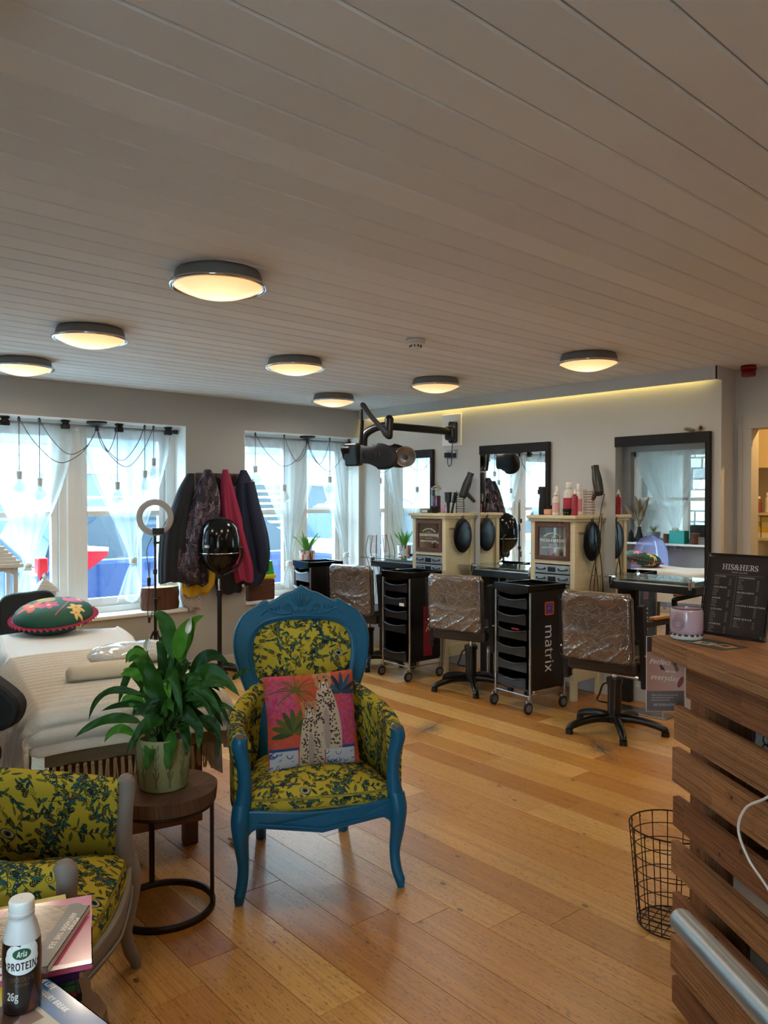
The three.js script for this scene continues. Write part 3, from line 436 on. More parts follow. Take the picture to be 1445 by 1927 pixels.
  for (let k = 0; k < 10; k++) obj('reflector_fin', tr(box(0.004, 0.012, 0.03, 0, 0, 0.045), ...L(4.832, 1.883, -4.99), 0, -0.75, 0).applyMatrix4(new THREE.Matrix4()), M.greyPlastic, l2);
}
cable('short black cable looping from processor arm to wall socket', [[5.345, 2.03, -4.9], [5.36, 1.98, -4.92], [5.365, 1.9, -4.93], [5.37, 1.83, -4.94], [5.365, 1.81, -4.96], [5.36, 1.85, -4.975], [5.365, 1.92, -4.97]]);
{
  const s = thing('wall_socket', 'brushed steel double wall socket with a black plug in it', 'socket', [XM, 1.92, -4.95]); obj('plate', bb(-0.008, -0.001, -0.043, 0.043, -0.073, 0.073, 0.003), M.steel, s);
  obj('plug', box(0.045, 0.05, 0.05, -0.03, -0.005, -0.035, 0.008), M.black, s); obj('socket_face', [bb(-0.0095, -0.008, -0.03, 0.012, 0.014, 0.056)], M.black, s); obj('rocker_switch', bb(-0.012, -0.008, 0.018, 0.034, 0.02, 0.032), M.white, s);
}
// salon chairs
const leather = std('#2b211d', 0.38, 0, { bumpMap: bumpFine, bumpScale: 0.0006 }), plastic = std('#7a6e66', 0.1, 0.5, { clearcoat: 1, clearcoatRoughness: 0.05, bumpMap: crinkle, bumpScale: 0.01, specularIntensity: 1 }), oakPad = std('#b07a3c', 0.45);
function salonChair() {
  const t = new THREE.Group(); t.name = 'salon_chair';
  obj('seat', [box(0.47, 0.1, 0.47, 0, 0.46, 0.02, 0.03), box(0.44, 0.05, 0.44, 0, 0.505, 0.02, 0.024)], leather, t);
  obj('backrest', [box(0.42, 0.4, 0.05, 0, 0.7, -0.235, 0.02, -0.06)], leather, t);
  // clear plastic sleeve pulled over the back, with real creases
  const crease = (x, y, k) => { const r = (f, a, p) => 1 - abs(sin((x * cos(a) + y * sin(a)) * f + p + 1.7 * sin(x * 9 + k) + 1.3 * sin(y * 13 - k))); const low = sm(0.72, 0.52, y); return 0.009 * pow(r(16, 1.35, k), 4) + 0.006 * pow(r(27, 1.1, k * 2), 3) + low * (0.013 * pow(r(38, 0.5, k), 3) + 0.011 * pow(r(47, 2.3, k * 3), 3)); };
  const half = (y) => 0.24 - 0.02 * sm(0.89, 0.925, y) - 0.02 * sm(0.51, 0.492, y), cvr = (s) => sheet((u, v) => { const y = lerp(0.49, 0.93, v), e = abs(u - 0.5) * 2, th = 0.04 * pow(max(0, 1 - pow(e, 9)), 0.4) * pow(max(0, 1 - pow(abs(v - 0.5) * 2, 14)), 0.4); return [(s > 0 ? 0.5 - u : u - 0.5) * 2 * half(y), y, -0.245 - (y - 0.5) * 0.06 + s * (th + (e < 0.97 ? crease(u * 0.48, y, s * 2 + 3) * (1 - pow(e, 8)) : 0))]; }, 46, 46, (a, b) => [b * 0.48, a * 0.44]);
  const cv = obj('plastic_cover', [cvr(-1), cvr(1)], plastic, t);
  obj('cover_hem', [tube([[-0.236, 0.9, -0.31], [-0.238, 0.7, -0.295], [-0.236, 0.52, -0.288], [-0.21, 0.498, -0.288], [0.21, 0.498, -0.288], [0.236, 0.52, -0.288], [0.238, 0.7, -0.295], [0.236, 0.9, -0.31]], 0.004, 60, 6)], M.blackPlastic, cv);
  for (const s of [-1, 1]) {
    const a = obj('arm_frame', [box(0.035, 0.52, 0.06, s * 0.262, 0.6, -0.17, 0.004, -0.12), box(0.032, 0.032, 0.44, s * 0.262, 0.725, 0.03, 0.004, 0.06), box(0.032, 0.3, 0.035, s * 0.262, 0.57, 0.235, 0.004, 0.1), box(0.034, 0.06, 0.4, s * 0.25, 0.42, 0.02, 0.004)], M.blackMatt, t);
    obj('arm_pad', box(0.045, 0.02, 0.27, s * 0.262, 0.752, 0.1, 0.006, 0.06), oakPad, a);
    for (const [y, z] of [[0.66, -0.165], [0.55, -0.185]]) obj('bolt', cyl(0.008, 0.008, 0.01, s * 0.283, y, z, 10, 0, PI / 2), M.chrome, a);
  }
  obj('gas_post', cyl(0.018, 0.018, 0.1, 0, 0.37, 0, 16), M.chrome, t);
  obj('pump', [cyl(0.044, 0.044, 0.25, 0, 0.21, 0, 24), cyl(0.052, 0.052, 0.03, 0, 0.33, 0, 24), cyl(0.05, 0.058, 0.05, 0, 0.085, 0, 24)], M.blackPlastic, t);
  obj('pump_lever', [tube([[0.04, 0.3, 0.02], [0.1, 0.28, 0.05], [0.14, 0.2, 0.07], [0.16, 0.16, 0.08], [0.05, 0.165, 0.03]], 0.006)], M.black, t);
  for (let k = 0; k < 5; k++) { const a = k * PI * 2 / 5 + 0.35, c = cos(a), s = sin(a); obj('star_foot', [limb([[c * 0.03, 0.085, s * 0.03, 0.03], [c * 0.14, 0.085, s * 0.14, 0.026], [c * 0.26, 0.062, s * 0.26, 0.024], [c * 0.315, 0.04, s * 0.315, 0.022], [c * 0.325, 0.03, s * 0.325, 0.016]], 10, 16), cyl(0.024, 0.026, 0.03, c * 0.315, 0.016, s * 0.315, 14)], M.blackPlastic, t); }
  return t;
}
const D2R = PI / 180, chairA = salonChair();
const SC = [[[4.58, 0, -2.77], 97, 'salon chair with clear plastic over its back, nearest the reception counter'], [[4.77, 0, -4.17], 104, 'middle salon chair with clear plastic over its back, between the two trolleys'], [[4.77, 0, -5.4], 102, 'salon chair with clear plastic over its back, farthest away behind blue armchair']];
SC.forEach(([p, a, l]) => dup(chairA, p, a * D2R, l, 'salon chair', 'salon chairs'));
// footrests
for (const [x, z, w] of [[5.08, -2.88, 'below the near mirror'], [5.2, -4.2, 'below the middle mirror'], [5.2, -5.45, 'below the far mirror']]) {
  const t = thing('footrest', `chrome bar footrest on the floor ${w}`, 'footrest', [x, 0, z], 0, 'chrome footrests');
  obj('base_plate', bb(-0.04, 0.12, 0, 0.008, -0.22, 0.22, 0.003), M.steel, t); for (const s of [-1, 1]) obj('upright', bar([0.02, 0.008, s * 0.17], [0.02, 0.24, s * 0.17], 0.013, 0.013, 12), M.chrome, t); obj('foot_bar', [bar([0.02, 0.24, -0.17], [0.02, 0.24, 0.17], 0.014, 0.014, 12), sph(0.013, 0.02, 0.24, -0.17), sph(0.013, 0.02, 0.24, 0.17)], M.chrome, t);
}
// trolleys
const sidePrint = (() => { const [c, g] = canvas(256, 768); g.clearRect(0, 0, 256, 768); g.save(); g.translate(128, 400); g.rotate(PI / 2); g.fillStyle = '#d9dadb'; g.font = '158px sans-serif'; g.textAlign = 'center'; g.textBaseline = 'middle'; g.fillText('matrix', 60, 0); g.restore();
  [['#c33', 0], ['#39c', 22], ['#e8e8ea', 44]].forEach(([k, o], i) => { g.strokeStyle = ['#c8402e', '#2e5fa8', '#b03a70'][i]; g.lineWidth = 17; g.beginPath(); g.roundRect(74 + o, 20 + o, 112 - o * 2, 112 - o * 2, 10); g.stroke(); }); return tex(c); })();
const xPrint = (() => { const [c, g] = canvas(128, 512); g.fillStyle = '#7a1420'; g.fillRect(0, 0, 128, 512); g.strokeStyle = '#e8e2e0'; g.lineWidth = 9; g.beginPath(); g.moveTo(36, 160); g.lineTo(92, 260); g.moveTo(92, 160); g.lineTo(36, 260); g.stroke(); return tex(c); })();
function trolley(label, pos, turn, { print, drawers = 6, drawerMat = M.blackPlastic, h = 0.9, w = 0.34, d = 0.38, skip = -1 } = {}) {
  const t = thing('trolley', label, 'trolley', pos, turn, 'hairdressing trolleys'), y0 = 0.15, hw = w / 2, hd = d / 2;
  for (const s of [-1, 1]) obj('side_panel', box(0.016, h - y0 - 0.03, d - 0.03, s * (hw - 0.012), (h + y0) / 2, -0.005, 0.004), M.black, t);
  obj('back_panel', bb(-hw + 0.02, hw - 0.02, y0, h - 0.03, -hd + 0.01, -hd + 0.02), M.black, t); obj('bottom_panel', bb(-hw + 0.02, hw - 0.02, y0, y0 + 0.012, -hd + 0.02, hd - 0.02), M.black, t);
  obj('top_tray', [bb(-hw, hw, h - 0.045, h - 0.035, -hd, hd), bb(-hw, hw, h - 0.045, h, -hd, -hd + 0.018, 0.004), bb(-hw, -hw + 0.018, h - 0.045, h, -hd, hd, 0.004), bb(hw - 0.018, hw, h - 0.045, h, -hd, hd, 0.004), tr(prism([[-hw, 0], [hw, 0], [hw, -0.045], [hw * 0.6, -0.06], [0, -0.07], [-hw * 0.6, -0.06], [-hw, -0.045]], 0.02, 0.003), 0, h, hd - 0.012)], M.blackGloss, t);
  const step = (h - y0 - 0.075) / drawers;
  for (let k = 0; k < drawers; k++) {
    if (k === skip) continue;
    const y = h - 0.075 - k * step - 0.02, hh = step * 0.62, iw = hw - 0.03, x0 = -iw, q = k % 2 ? 0.012 : 0.0;
    const dr = obj('drawer', [tr(prism([[x0, 0], [-iw * 0.5, -0.016], [0, -0.02], [iw * 0.5, -0.016], [iw, 0], [iw, -hh], [x0, -hh]], 0.012, 0.003), 0, y, hd - 0.02 + q), bb(-iw, iw, y - hh, y - hh + 0.006, -hd + 0.04, hd - 0.01 + q), bb(-iw, -iw + 0.006, y - hh, y - 0.012, -hd + 0.04, hd - 0.01 + q), bb(iw - 0.006, iw, y - hh, y - 0.012, -hd + 0.04, hd - 0.01 + q)], drawerMat, t);
    obj('drawer_lip', tube([[x0, y + 0.002, hd + q], [-iw * 0.5, y - 0.012, hd + 0.014 + q], [0, y - 0.016, hd + 0.018 + q], [iw * 0.5, y - 0.012, hd + 0.014 + q], [iw, y + 0.002, hd + q]], 0.006, 18, 6), drawerMat, dr);
  }
  for (const [sx, sz] of [[1, 1], [-1, 1], [1, -1], [-1, -1]]) {
    const x = sx * (hw + 0.002), z = sz * (hd - 0.012);
    obj('post', cyl(0.009, 0.009, h - 0.14, x, (h - 0.05 + 0.09) / 2, z, 12), M.steel, t);
    const c = obj('caster', [cyl(0.018, 0.014, 0.03, x, 0.098, z, 14), box(0.012, 0.06, 0.05, x, 0.07, z + 0.012, 0.004)], M.steel, t); obj('wheel', [tor(0.033, 0.01, x, 0.043, z + 0.018, 0, PI / 2, 0, 24, 8)], M.blackMatt, c); obj('wheel_hub', cyl(0.027, 0.027, 0.018, x, 0.043, z + 0.018, 20, 0, PI / 2), std('#6a6a6c', 0.5), c);
  }
  obj('base_rail', [bar([-hw, 0.12, hd - 0.012], [hw, 0.12, hd - 0.012], 0.006), bar([hw, 0.12, hd - 0.012], [hw, 0.12, -hd + 0.012], 0.006)], M.steel, t);
  if (print === 'text') { const g = new THREE.PlaneGeometry(0.19, 0.57); tr(g, hw - 0.0035, 0.5, -0.02, 0, PI / 2); obj('side_print', g, std('#fff', 0.5, 0, { map: sidePrint, transparent: true }), t); }
  if (print === 'x') { obj('red_sticker', tr(new THREE.PlaneGeometry(0.1, 0.42), hw - 0.0035, 0.4, -0.03, 0, PI / 2), std('#fff', 0.5, 0, { map: xPrint }), t); obj('drawer_label', bb(0.06, 0.12, 0.62, 0.645, hd + 0.0045, hd + 0.006), M.white, t); }
  return t;
}
const t3 = trolley('black drawer trolley with white matrix lettering beside near salon chair', [4.69, 0, -3.53], -97 * D2R, { print: 'text' });
trolley('black drawer trolley with a red sticker left of the middle salon chair', [4.75, 0, -4.82], -93 * D2R, { print: 'x', skip: 4 });
trolley('black trolley with silver grey drawers in front of the far window', [4.60, 0, -5.93], -100 * D2R, { drawerMat: std('#8d9194', 0.35, 0.3), h: 0.93, drawers: 5, w: 0.32, d: 0.36 });
obj('red_comb', box(0.07, 0.012, 0.02, 0.02, 0.58, 0.17, 0.003), std('#a8262a', 0.4), t3);
{ // saddle stool by window 2
  const t = thing('saddle_stool', 'black padded stool seat half hidden behind the blue armchair', 'stool', [4.06, 0, -5.72], 0.3);
  obj('seat', loft([...Array(15)].map((_, i) => { const s = i / 14, x = lerp(-0.2, 0.2, s); return [...Array(16)].map((_, j) => { const a = j / 16 * PI * 2; return [x, 0.55 + 0.05 * pow(abs(s - 0.5) * 2, 2) + 0.025 * sin(a) * sqrt(max(0.05, 1 - pow(abs(s - 0.5) * 2, 4))), 0.2 * cos(a) * sqrt(max(0.08, 1 - pow(abs(s - 0.5) * 2, 4)))]; }); })), M.blackPlastic, t);
  obj('column', cyl(0.025, 0.03, 0.44, 0, 0.3, 0, 14), M.chrome, t); for (let k = 0; k < 5; k++) obj('star_foot', limb([[0, 0.09, 0, 0.02], [cos(k * 1.257) * 0.15, 0.07, sin(k * 1.257) * 0.15, 0.018], [cos(k * 1.257) * 0.25, 0.022, sin(k * 1.257) * 0.25, 0.02]], 8, 8), M.blackPlastic, t);
}
// ---------- curtains, rods and pendant bulbs ----------
function curtain(label, top, knot, tail, seed, bow) {
  // top [x0,x1,y], knot [x,y], tail [x0,x1,y]
  const t = thing('sheer_curtain', label, 'curtain', [knot[0], 0, -6.33], 0, 'knotted sheer curtains'); seedState = seed;
  const ph = [...Array(5)].map(() => rr(0, 7)), fold = (u) => 0.5 * sin(u * 34 + ph[0]) + 0.3 * sin(u * 61 + ph[1]) + 0.35 * sin(u * 17 + ph[2]);
  const f = (u, v) => {
    const y = lerp(top[2], knot[1] + 0.03, v), k = pow(v, 0.85), e = u < 0.5 ? bow[0] : bow[1], w = 1 - sm(0.0, 1, pow(v, 1.15)) * 0.94;
    const xt = lerp(top[0], top[1], u), xk = knot[0] + (u - 0.5) * 0.07, sag = sin(v * PI) * e * (u - 0.5) * 2;
    return [lerp(xt, xk, lerp(v, sm(0, 1, v), 0.45)) + sag - knot[0], y, fold(u) * 0.022 * (0.45 + 0.55 * w)];
  };
  obj('drape', sheet(f, 150, 36), M.sheer, t);
  obj('knot', [tor(0.022, 0.014, 0, knot[1] + 0.012, 0.004, 1.1, 0.2, 0.4, 18, 7), tor(0.02, 0.013, 0, knot[1] - 0.014, 0.004, 1.3, -0.3, -0.5, 18, 7), tor(0.018, 0.012, 0.004, knot[1], 0.012, 0.5, 0.6, 0.9, 18, 7)], M.sheerKnot, t);
  const g = (u, v) => { const y = lerp(knot[1] - 0.02, tail[2] + 0.02 * sin(u * 9 + ph[3]), v), x0 = lerp(-0.02, tail[0] - knot[0], pow(v, 0.8)), x1 = lerp(0.02, tail[1] - knot[0], pow(v, 0.8)); return [lerp(x0, x1, u), y, (fold(u * 0.6 + 0.2) * 0.03) * v + 0.004]; };
  obj('tail', sheet(g, 50, 14), M.sheer, t);
}
curtain('knotted sheer curtain at the left edge of the photo', [1.62, 2.46, 2.09], [2.09, 0.985], [1.99, 2.2, 0.76], 51, [-0.02, 0.05]);
curtain('knotted sheer curtain behind the ring light in left window', [2.49, 3.30, 2.09], [2.943, 0.99], [2.79, 3.04, 0.66], 52, [0.04, 0.03]);
curtain('knotted sheer curtain behind the log stump in right window', [4.04, 4.92, 2.09], [4.544, 0.88], [4.44, 4.64, 0.66], 53, [-0.06, 0.04]);
curtain('knotted sheer curtain in the corner by the far mirror', [4.88, 5.325, 2.09], [5.27, 0.93], [5.2, 5.33, 0.7], 54, [0.05, -0.01]);
curtain('knotted sheer curtain beyond the left edge of photo, in left window', [0.8, 1.6, 2.09], [1.2, 0.985], [1.1, 1.3, 0.72], 55, [-0.02, 0.05]);
{ // the curtain in the side window
  const c0 = scene.children[scene.children.length - 1], g = thing('sheer_curtain', 'knotted sheer curtain of the side window, seen reflected in near mirror', 'curtain', [0.33, 0.1, -5.35], PI / 2, 'knotted sheer curtains');
  for (const ch of c0.children) { const k = ch.clone(); k.scale.set(1.55, 1, 1); g.add(k); }
}
const rodMat = std('#8f9292', 0.4, 0.5), rodPlastic = M.black;
function rod(x0, x1, label, clamps) {
  const t = thing('curtain_rod', label, 'curtain rod', [x0, 2.095, -6.33]); obj('pole', bar([0.05, 0, 0], [x1 - x0 - 0.03, 0, 0], 0.011, 0.011, 12), rodMat, t);
  for (const x of [0.03, x1 - x0 - 0.025]) obj('end_cap', bar([x - 0.022, 0, 0], [x + 0.022, 0, 0], 0.016, 0.02, 14), rodPlastic, t);
  return t;
}
rod(W1[0] + 0.01, W1[1] - 0.01, 'grey curtain rod with black ends across the left window'); rod(W2[0] + 0.01, W2[1] - 0.01, 'grey curtain rod across the right window');
for (const [x, l] of [[1.93, 'black clamp on left window rod at the edge of photo'], [2.38, 'black clamp on left window rod beside the ceiling rose'], [2.82, 'black clamp on left window rod, third from left'], [3.26, 'black clamp on left window rod nearest the coats']]) {
  const t = thing('clamp', l, 'clamp', [x, 2.1, -6.31], 0, 'black clamps on the left rod'); obj('clamp_body', [lathe([[0.001, -0.035], [0.034, -0.035], [0.036, -0.005], [0.026, 0.004], [0.024, 0.014], [0.034, 0.02], [0.034, 0.03], [0.001, 0.032]], 18)], M.blackMatt, t); obj('clamp_screw', cyl(0.01, 0.01, 0.03, 0, 0.0, 0.036, 10, PI / 2), M.blackMatt, t);
}
const cordMat = std('#4c5658', 0.6), bulbGlass = std('#eef1ef', 0.04, 0, { transmission: 0.82, thickness: 0, ior: 1.5 });
const roses = [[2.62, 'black ceiling rose in the head of the left window'], [4.74, 'black ceiling rose in the head of the right window']];
for (const [x, l] of roses) { const t = thing('ceiling_rose', l, 'ceiling rose', [x, YT - 0.007, -6.28]); obj('rose_disc', lathe([[0.001, -0.03], [0.03, -0.03], [0.075, -0.018], [0.08, 0], [0.001, 0]], 30), M.black, t); obj('cord_grip', cyl(0.012, 0.016, 0.05, 0, -0.05, 0, 12), M.black, t); }
function pendant(rose, hook, y, label, drop = 0.28) {
  const rx = roses[rose][0], t = thing('pendant_bulb', label, 'pendant bulb', [hook, YT - 0.007, -6.28], 0, 'globe bulbs hung on cords in the windows'), dy = y - (YT - 0.007), s = rx - hook;
  obj('cord', [tube([[s, -0.06, 0.0], [s * 0.8, -0.06 - drop * 0.55, 0.01], [s * 0.5, -0.05 - drop * 0.85, 0.012], [s * 0.2, -0.03 - drop * 0.5, 0.01], [0, -0.014, 0]], 0.0032, 30, 6), tube([[0, -0.014, 0], [0, dy * 0.5, 0.001], [0, dy + 0.12, 0]], 0.0032, 8, 6)], cordMat, t);
  obj('hook', [cyl(0.008, 0.008, 0.012, 0, -0.006, 0, 8), tor(0.012, 0.003, 0, -0.02, 0, 0, 0.4, 0, 12, 5)], M.black, t);
  obj('socket', cyl(0.02, 0.018, 0.062, 0, dy + 0.09, 0, 16), std('#b9bcba', 0.5, 0.1), t);
  obj('glass_globe', lathe([[0.015, 0.065], [0.02, 0.045], [0.042, 0.022], [0.05, -0.004], [0.046, -0.026], [0.03, -0.046], [0.0005, -0.053]].map(([a, b]) => [a, b + dy]), 26), bulbGlass, t);
}
pendant(0, 2.02, 1.6, 'globe bulb hung farthest left in the left window', 0.34); pendant(0, 2.17, 1.55, 'globe bulb second from left in the left window', 0.26); pendant(0, 2.79, 1.53, 'globe bulb above the right sash of left window', 0.22); pendant(0, 3.03, 1.63, 'globe bulb above the ring light', 0.3); pendant(0, 3.11, 1.735, 'highest globe bulb near the coats in left window', 0.36);
pendant(1, 4.13, 1.7, 'globe bulb beside the navy coat in right window', 0.3); pendant(1, 4.46, 1.53, 'lowest bulb behind the curtain in right window', 0.24); pendant(1, 5.02, 1.62, 'globe bulb behind curtain right of the rose', 0.26); pendant(1, 5.27, 1.86, 'bulb with white socket in corner of right window', 0.34);
// ---------- things on the window sills ----------
const logWood = tex((seedState = 61, woodCanvas(512, 256, [168, 122, 82], [70, 42, 24], { streaks: 900, flecks: 120, knots: 3, contrast: 0.3 })), 2, 2.4), barkDark = tex((seedState = 62, woodCanvas(512, 256, [104, 66, 42], [34, 20, 12], { streaks: 1200, flecks: 60, knots: 3, contrast: 0.35 })), 2, 2.4);
const logMat = std('#e8cfae', 0.75, 0, { map: logWood, bumpMap: logWood, bumpScale: 0.003 }), darkLog = std('#f0d4b8', 0.75, 0, { map: barkDark, bumpMap: barkDark, bumpScale: 0.004 }), endGrain = std('#c59a68', 0.8);
function stump(label, [x, y, z], r, h, seed, mat, sx = 1, wob = 0.06) {
  const t = thing('log_stump', label, 'log', [x, y, z]); seedState = seed; const p = [rr(0, 7), rr(0, 7), rr(0, 7)], R = (a) => r * (1 + wob * sin(a * 2 + p[0]) + wob * 0.6 * sin(a * 3 + p[1]) + wob * 0.3 * sin(a * 7 + p[2])), rings = [];
  for (let i = 0; i <= 8; i++) { const q = i / 8, e = i === 0 || i === 8 ? 0.97 : 1 + 0.02 * sin(i * 1.7 + p[2]); rings.push([...Array(36)].map((_, j) => { const a = j / 36 * PI * 2; return [cos(a) * R(a) * e * sx, q * h, sin(a) * R(a) * e]; })); }
  obj('bark_side', loft(rings, { caps: false, uv: (i, j) => [i * h, j * r * 6] }), mat, t);
  obj('cut_top', loft([1, 0.66, 0.33, 0.01].map((k) => rings[8].map((q) => [q[0] * k, h + 0.001, q[2] * k])), { caps: false, uv: (i, j, q) => [q[0], q[2]] }), endGrain, t);
  obj('cut_base', loft([1, 0.01].map((k) => rings[0].map((q) => [q[0] * k, 0.0005, q[2] * k])), { caps: false }), endGrain, t); return t;
}
stump('pale round log stump on sill of right window holding a potted plant', [4.68, YS, -6.24], 0.105, 0.285, 63, logMat);
stump('wide brown log block on the sill behind the coats', [3.16, YS, -6.27], 0.085, 0.19, 64, darkLog, 2.0, 0.04);
{ const t = thing('wood_slice_block', 'dark reddish wooden block on the sill right of the navy coat', 'wood block', [4.14, YS, -6.235]); obj('block', box(0.29, 0.19, 0.1, 0, 0.095, 0, 0.012), darkLog, t); }
{
  const t = thing('potted_plant', 'spiky green plant in a mosaic pot on the log stump', 'potted plant', [4.70, YS + 0.287, -6.24]); seedState = 65;
  const mos = (() => { const [c, g] = canvas(256, 128); g.fillStyle = '#d9d2c8'; g.fillRect(0, 0, 256, 128); for (let i = 0; i < 260; i++) { g.fillStyle = ['#a84a3c', '#c98f86', '#5a4a44', '#e6ded2', '#8a8a92', '#b9603f'][floor(rnd() * 6)]; g.save(); g.translate(rr(0, 256), rr(0, 128)); g.rotate(rr(0, 3)); g.fillRect(-7, -5, 14, 10); g.restore(); } return tex(c); })();
  obj('pot', lathe([[0.001, 0], [0.068, 0], [0.073, 0.01], [0.08, 0.15], [0.074, 0.152], [0.07, 0.13], [0.001, 0.13]], 30), std('#ffffff', 0.35, 0, { map: mos }), t);
  const gm = std('#5f9a3c', 0.5, 0, { transmission: 0.25, thickness: 0 });
  for (let k = 0; k < 16; k++) { const a = k * 2.4, l = rr(0.16, 0.24), o = rr(0.25, 0.75); obj('leaf', sheet((u, v) => { const w = 0.016 * sin(min(1, v * 1.02) * PI * 0.8 + 0.55), r = 0.015 + l * o * pow(v, 1.3), y = 0.12 + l * (v - 0.25 * o * v * v); return [cos(a) * r - sin(a) * (u - 0.5) * 2 * w, y + abs(u - 0.5) * 0.012, sin(a) * r * 0.65 + cos(a) * (u - 0.5) * 2 * w]; }, 2, 8), gm, t); }
}
{
  const t = thing('plastic_scoop', 'bright green and yellow plastic piece on wooden block by the right window', 'plastic piece', [4.245, YS + 0.191, -6.25]);
  obj('green_part', prism([[-0.045, 0.04], [-0.02, 0.16], [0.02, 0.165], [0.045, 0.04]], 0.04, 0.006), std('#3fae3a', 0.4), t); obj('yellow_base', bb(-0.1, 0.065, 0, 0.042, -0.01, 0.05, 0.01), std('#e2d21c', 0.4), t);
}
{ // white wooden lanterns
  const lw = std('#d9d6cf', 0.6, 0, { bumpMap: bumpFine, bumpScale: 0.001 });
  const lantern = (label, x, z, s, finial) => {
    const t = thing('lantern', label, 'lantern', [x, YS, z]); t.scale.setScalar(s);
    obj('base', bb(-0.14, 0.14, 0, 0.03, -0.1, 0.1, 0.006), lw, t); for (const a of [-1, 1]) for (const b of [-1, 1]) obj('post', bb(a * 0.12 - 0.016, a * 0.12 + 0.016, 0.03, 0.43, b * 0.085 - 0.014, b * 0.085 + 0.014, 0.003), lw, t);
    for (const b of [-1, 1]) obj('arched_rail', tr(prism([[-0.12, 0], [-0.12, 0.07], [0.12, 0.07], [0.12, 0], [0.09, 0.03], [0.04, 0.045], [-0.04, 0.045], [-0.09, 0.03]], 0.016), 0, 0.36, b * 0.085 - 0.008), lw, t);
    obj('eaves', bb(-0.17, 0.17, 0.43, 0.46, -0.125, 0.125, 0.006), lw, t);
    for (let k = 0; k < 6; k++) obj('roof_slat', bb(-0.15 + k * 0.022, 0.15 - k * 0.022, 0.46 + k * 0.026, 0.485 + k * 0.026, -0.11 + k * 0.016, 0.11 - k * 0.016, 0.004), lw, t);
    if (finial) obj('finial', lathe([[0.001, 0.61], [0.02, 0.615], [0.03, 0.64], [0.022, 0.66], [0.012, 0.68], [0.001, 0.71]], 16), lw, t), obj('ring', tor(0.035, 0.004, 0, 0.65, 0), M.steel, t);
    for (const b of [-1, 1]) obj('pane', bb(-0.105, 0.105, 0.03, 0.4, b * 0.085 - 0.001, b * 0.085), M.glass, t);
    return t;
  };
  lantern('large white wooden lantern at left edge of the window sill', 1.84, -6.28, 1.0, false); lantern('small white wooden lantern with finial behind black chair', 2.21, -6.3, 0.52, true);
}
// ---------- coats ----------
tag(obj('coat_rack', [bb(3.46, 3.95, 1.63, 1.74, -6.199, -6.178, 0.004), ...[3.5, 3.62, 3.74, 3.86].map((x) => tube([[x, 1.69, -6.178], [x, 1.685, -6.14], [x, 1.72, -6.12]], 0.006))], std('#4a3a34', 0.6)), 'dark board coat rack with hooks, on wall between the windows', 'coat rack');
// rows: [y, x centre, half width, half depth]
function coat(name, label, rows, z, mat, seed, folds = 5, amp = 0.22, cat = 'coat') {
  seedState = seed; const ph = [rr(0, 7), rr(0, 7), rr(0, 7)], N = 64, c = spline(rows.map((r) => [r[1], r[0], 0]), 40), w = spline(rows.map((r) => [r[2], r[0], r[3]]), 40), x0 = rows[0][1], rings = [];
  for (let i = 0; i <= 40; i++) { const s = i / 40; rings.push([...Array(N)].map((_, j) => { const a = j / N * PI * 2, f = 1 + amp * sm(0.05, 0.6, s) * (0.6 * sin(a * folds + ph[0] + s * 1.3) + 0.4 * sin(a * (folds * 2 + 1) + ph[1])), fx = 1 + 0.3 * (f - 1); return [c[i][0] - x0 + cos(a) * w[i][0] * fx, c[i][1] + (i === 40 ? 0.02 * sin(a * 3 + ph[2]) : 0), sin(a) * w[i][2] * f]; })); }
  const t = thing(name, label, cat, [x0, 0, z], 0, 'clothes on the coat rack'); obj('cloth', loft(rings, { uv: (i, j) => [j * 1.1, i * 0.9] }), mat, t); return t;
}
const coatPrint = (() => { seedState = 71; const [c, g] = canvas(512, 512); g.fillStyle = '#221a22'; g.fillRect(0, 0, 512, 512); for (let i = 0; i < 120; i++) { const x = rr(0, 512), y = rr(0, 512); g.strokeStyle = rgb([190, 168, 178], rr(0.35, 0.9)); g.lineWidth = rr(1, 4); g.beginPath(); if (i % 3) { g.moveTo(x, y); for (let k = 0; k < 4; k++) g.lineTo(x + rr(-40, 40), y + rr(-40, 40)); } else for (let k = 1; k < 4; k++) g.arc(x, y, k * 8, 0, 6.3); g.stroke(); if (i % 4 === 0) { g.fillStyle = rgb([90, 70, 84], 0.5); g.fillRect(x, y, rr(20, 60), rr(20, 60)); } } return std('#ffffff', 0.8, 0, { map: tex(c, 1.2, 1.2) }); })();
const clothBump = { bumpMap: bumpCloth, bumpScale: 0.0006 };
coat('dark_coat', 'charcoal layered coat hanging at left of the coat rack', [[1.73, 3.36, 0.03, 0.03], [1.6, 3.32, 0.07, 0.05], [1.35, 3.25, 0.1, 0.06], [1.25, 3.22, 0.12, 0.065], [1.0, 3.2, 0.13, 0.06], [0.82, 3.19, 0.12, 0.055]], -6.1, std('#23262b', 0.85, 0, clothBump), 72, 5, 0.3);
const pc = coat('patterned_coat', 'dark plum coat with pale printed pattern on the coat rack', [[1.765, 3.5, 0.025, 0.03], [1.68, 3.5, 0.07, 0.06], [1.5, 3.48, 0.13, 0.08], [1.25, 3.42, 0.17, 0.08], [1.0, 3.36, 0.15, 0.075], [0.85, 3.36, 0.13, 0.07], [0.78, 3.4, 0.09, 0.06]], -6.06, coatPrint, 73, 4, 0.3);
obj('sleeve', limb([[-0.06, 1.62, 0.05, 0.05], [-0.12, 1.4, 0.08, 0.055], [-0.17, 1.15, 0.09, 0.06], [-0.2, 0.93, 0.09, 0.055]], 14, 24), coatPrint, pc);
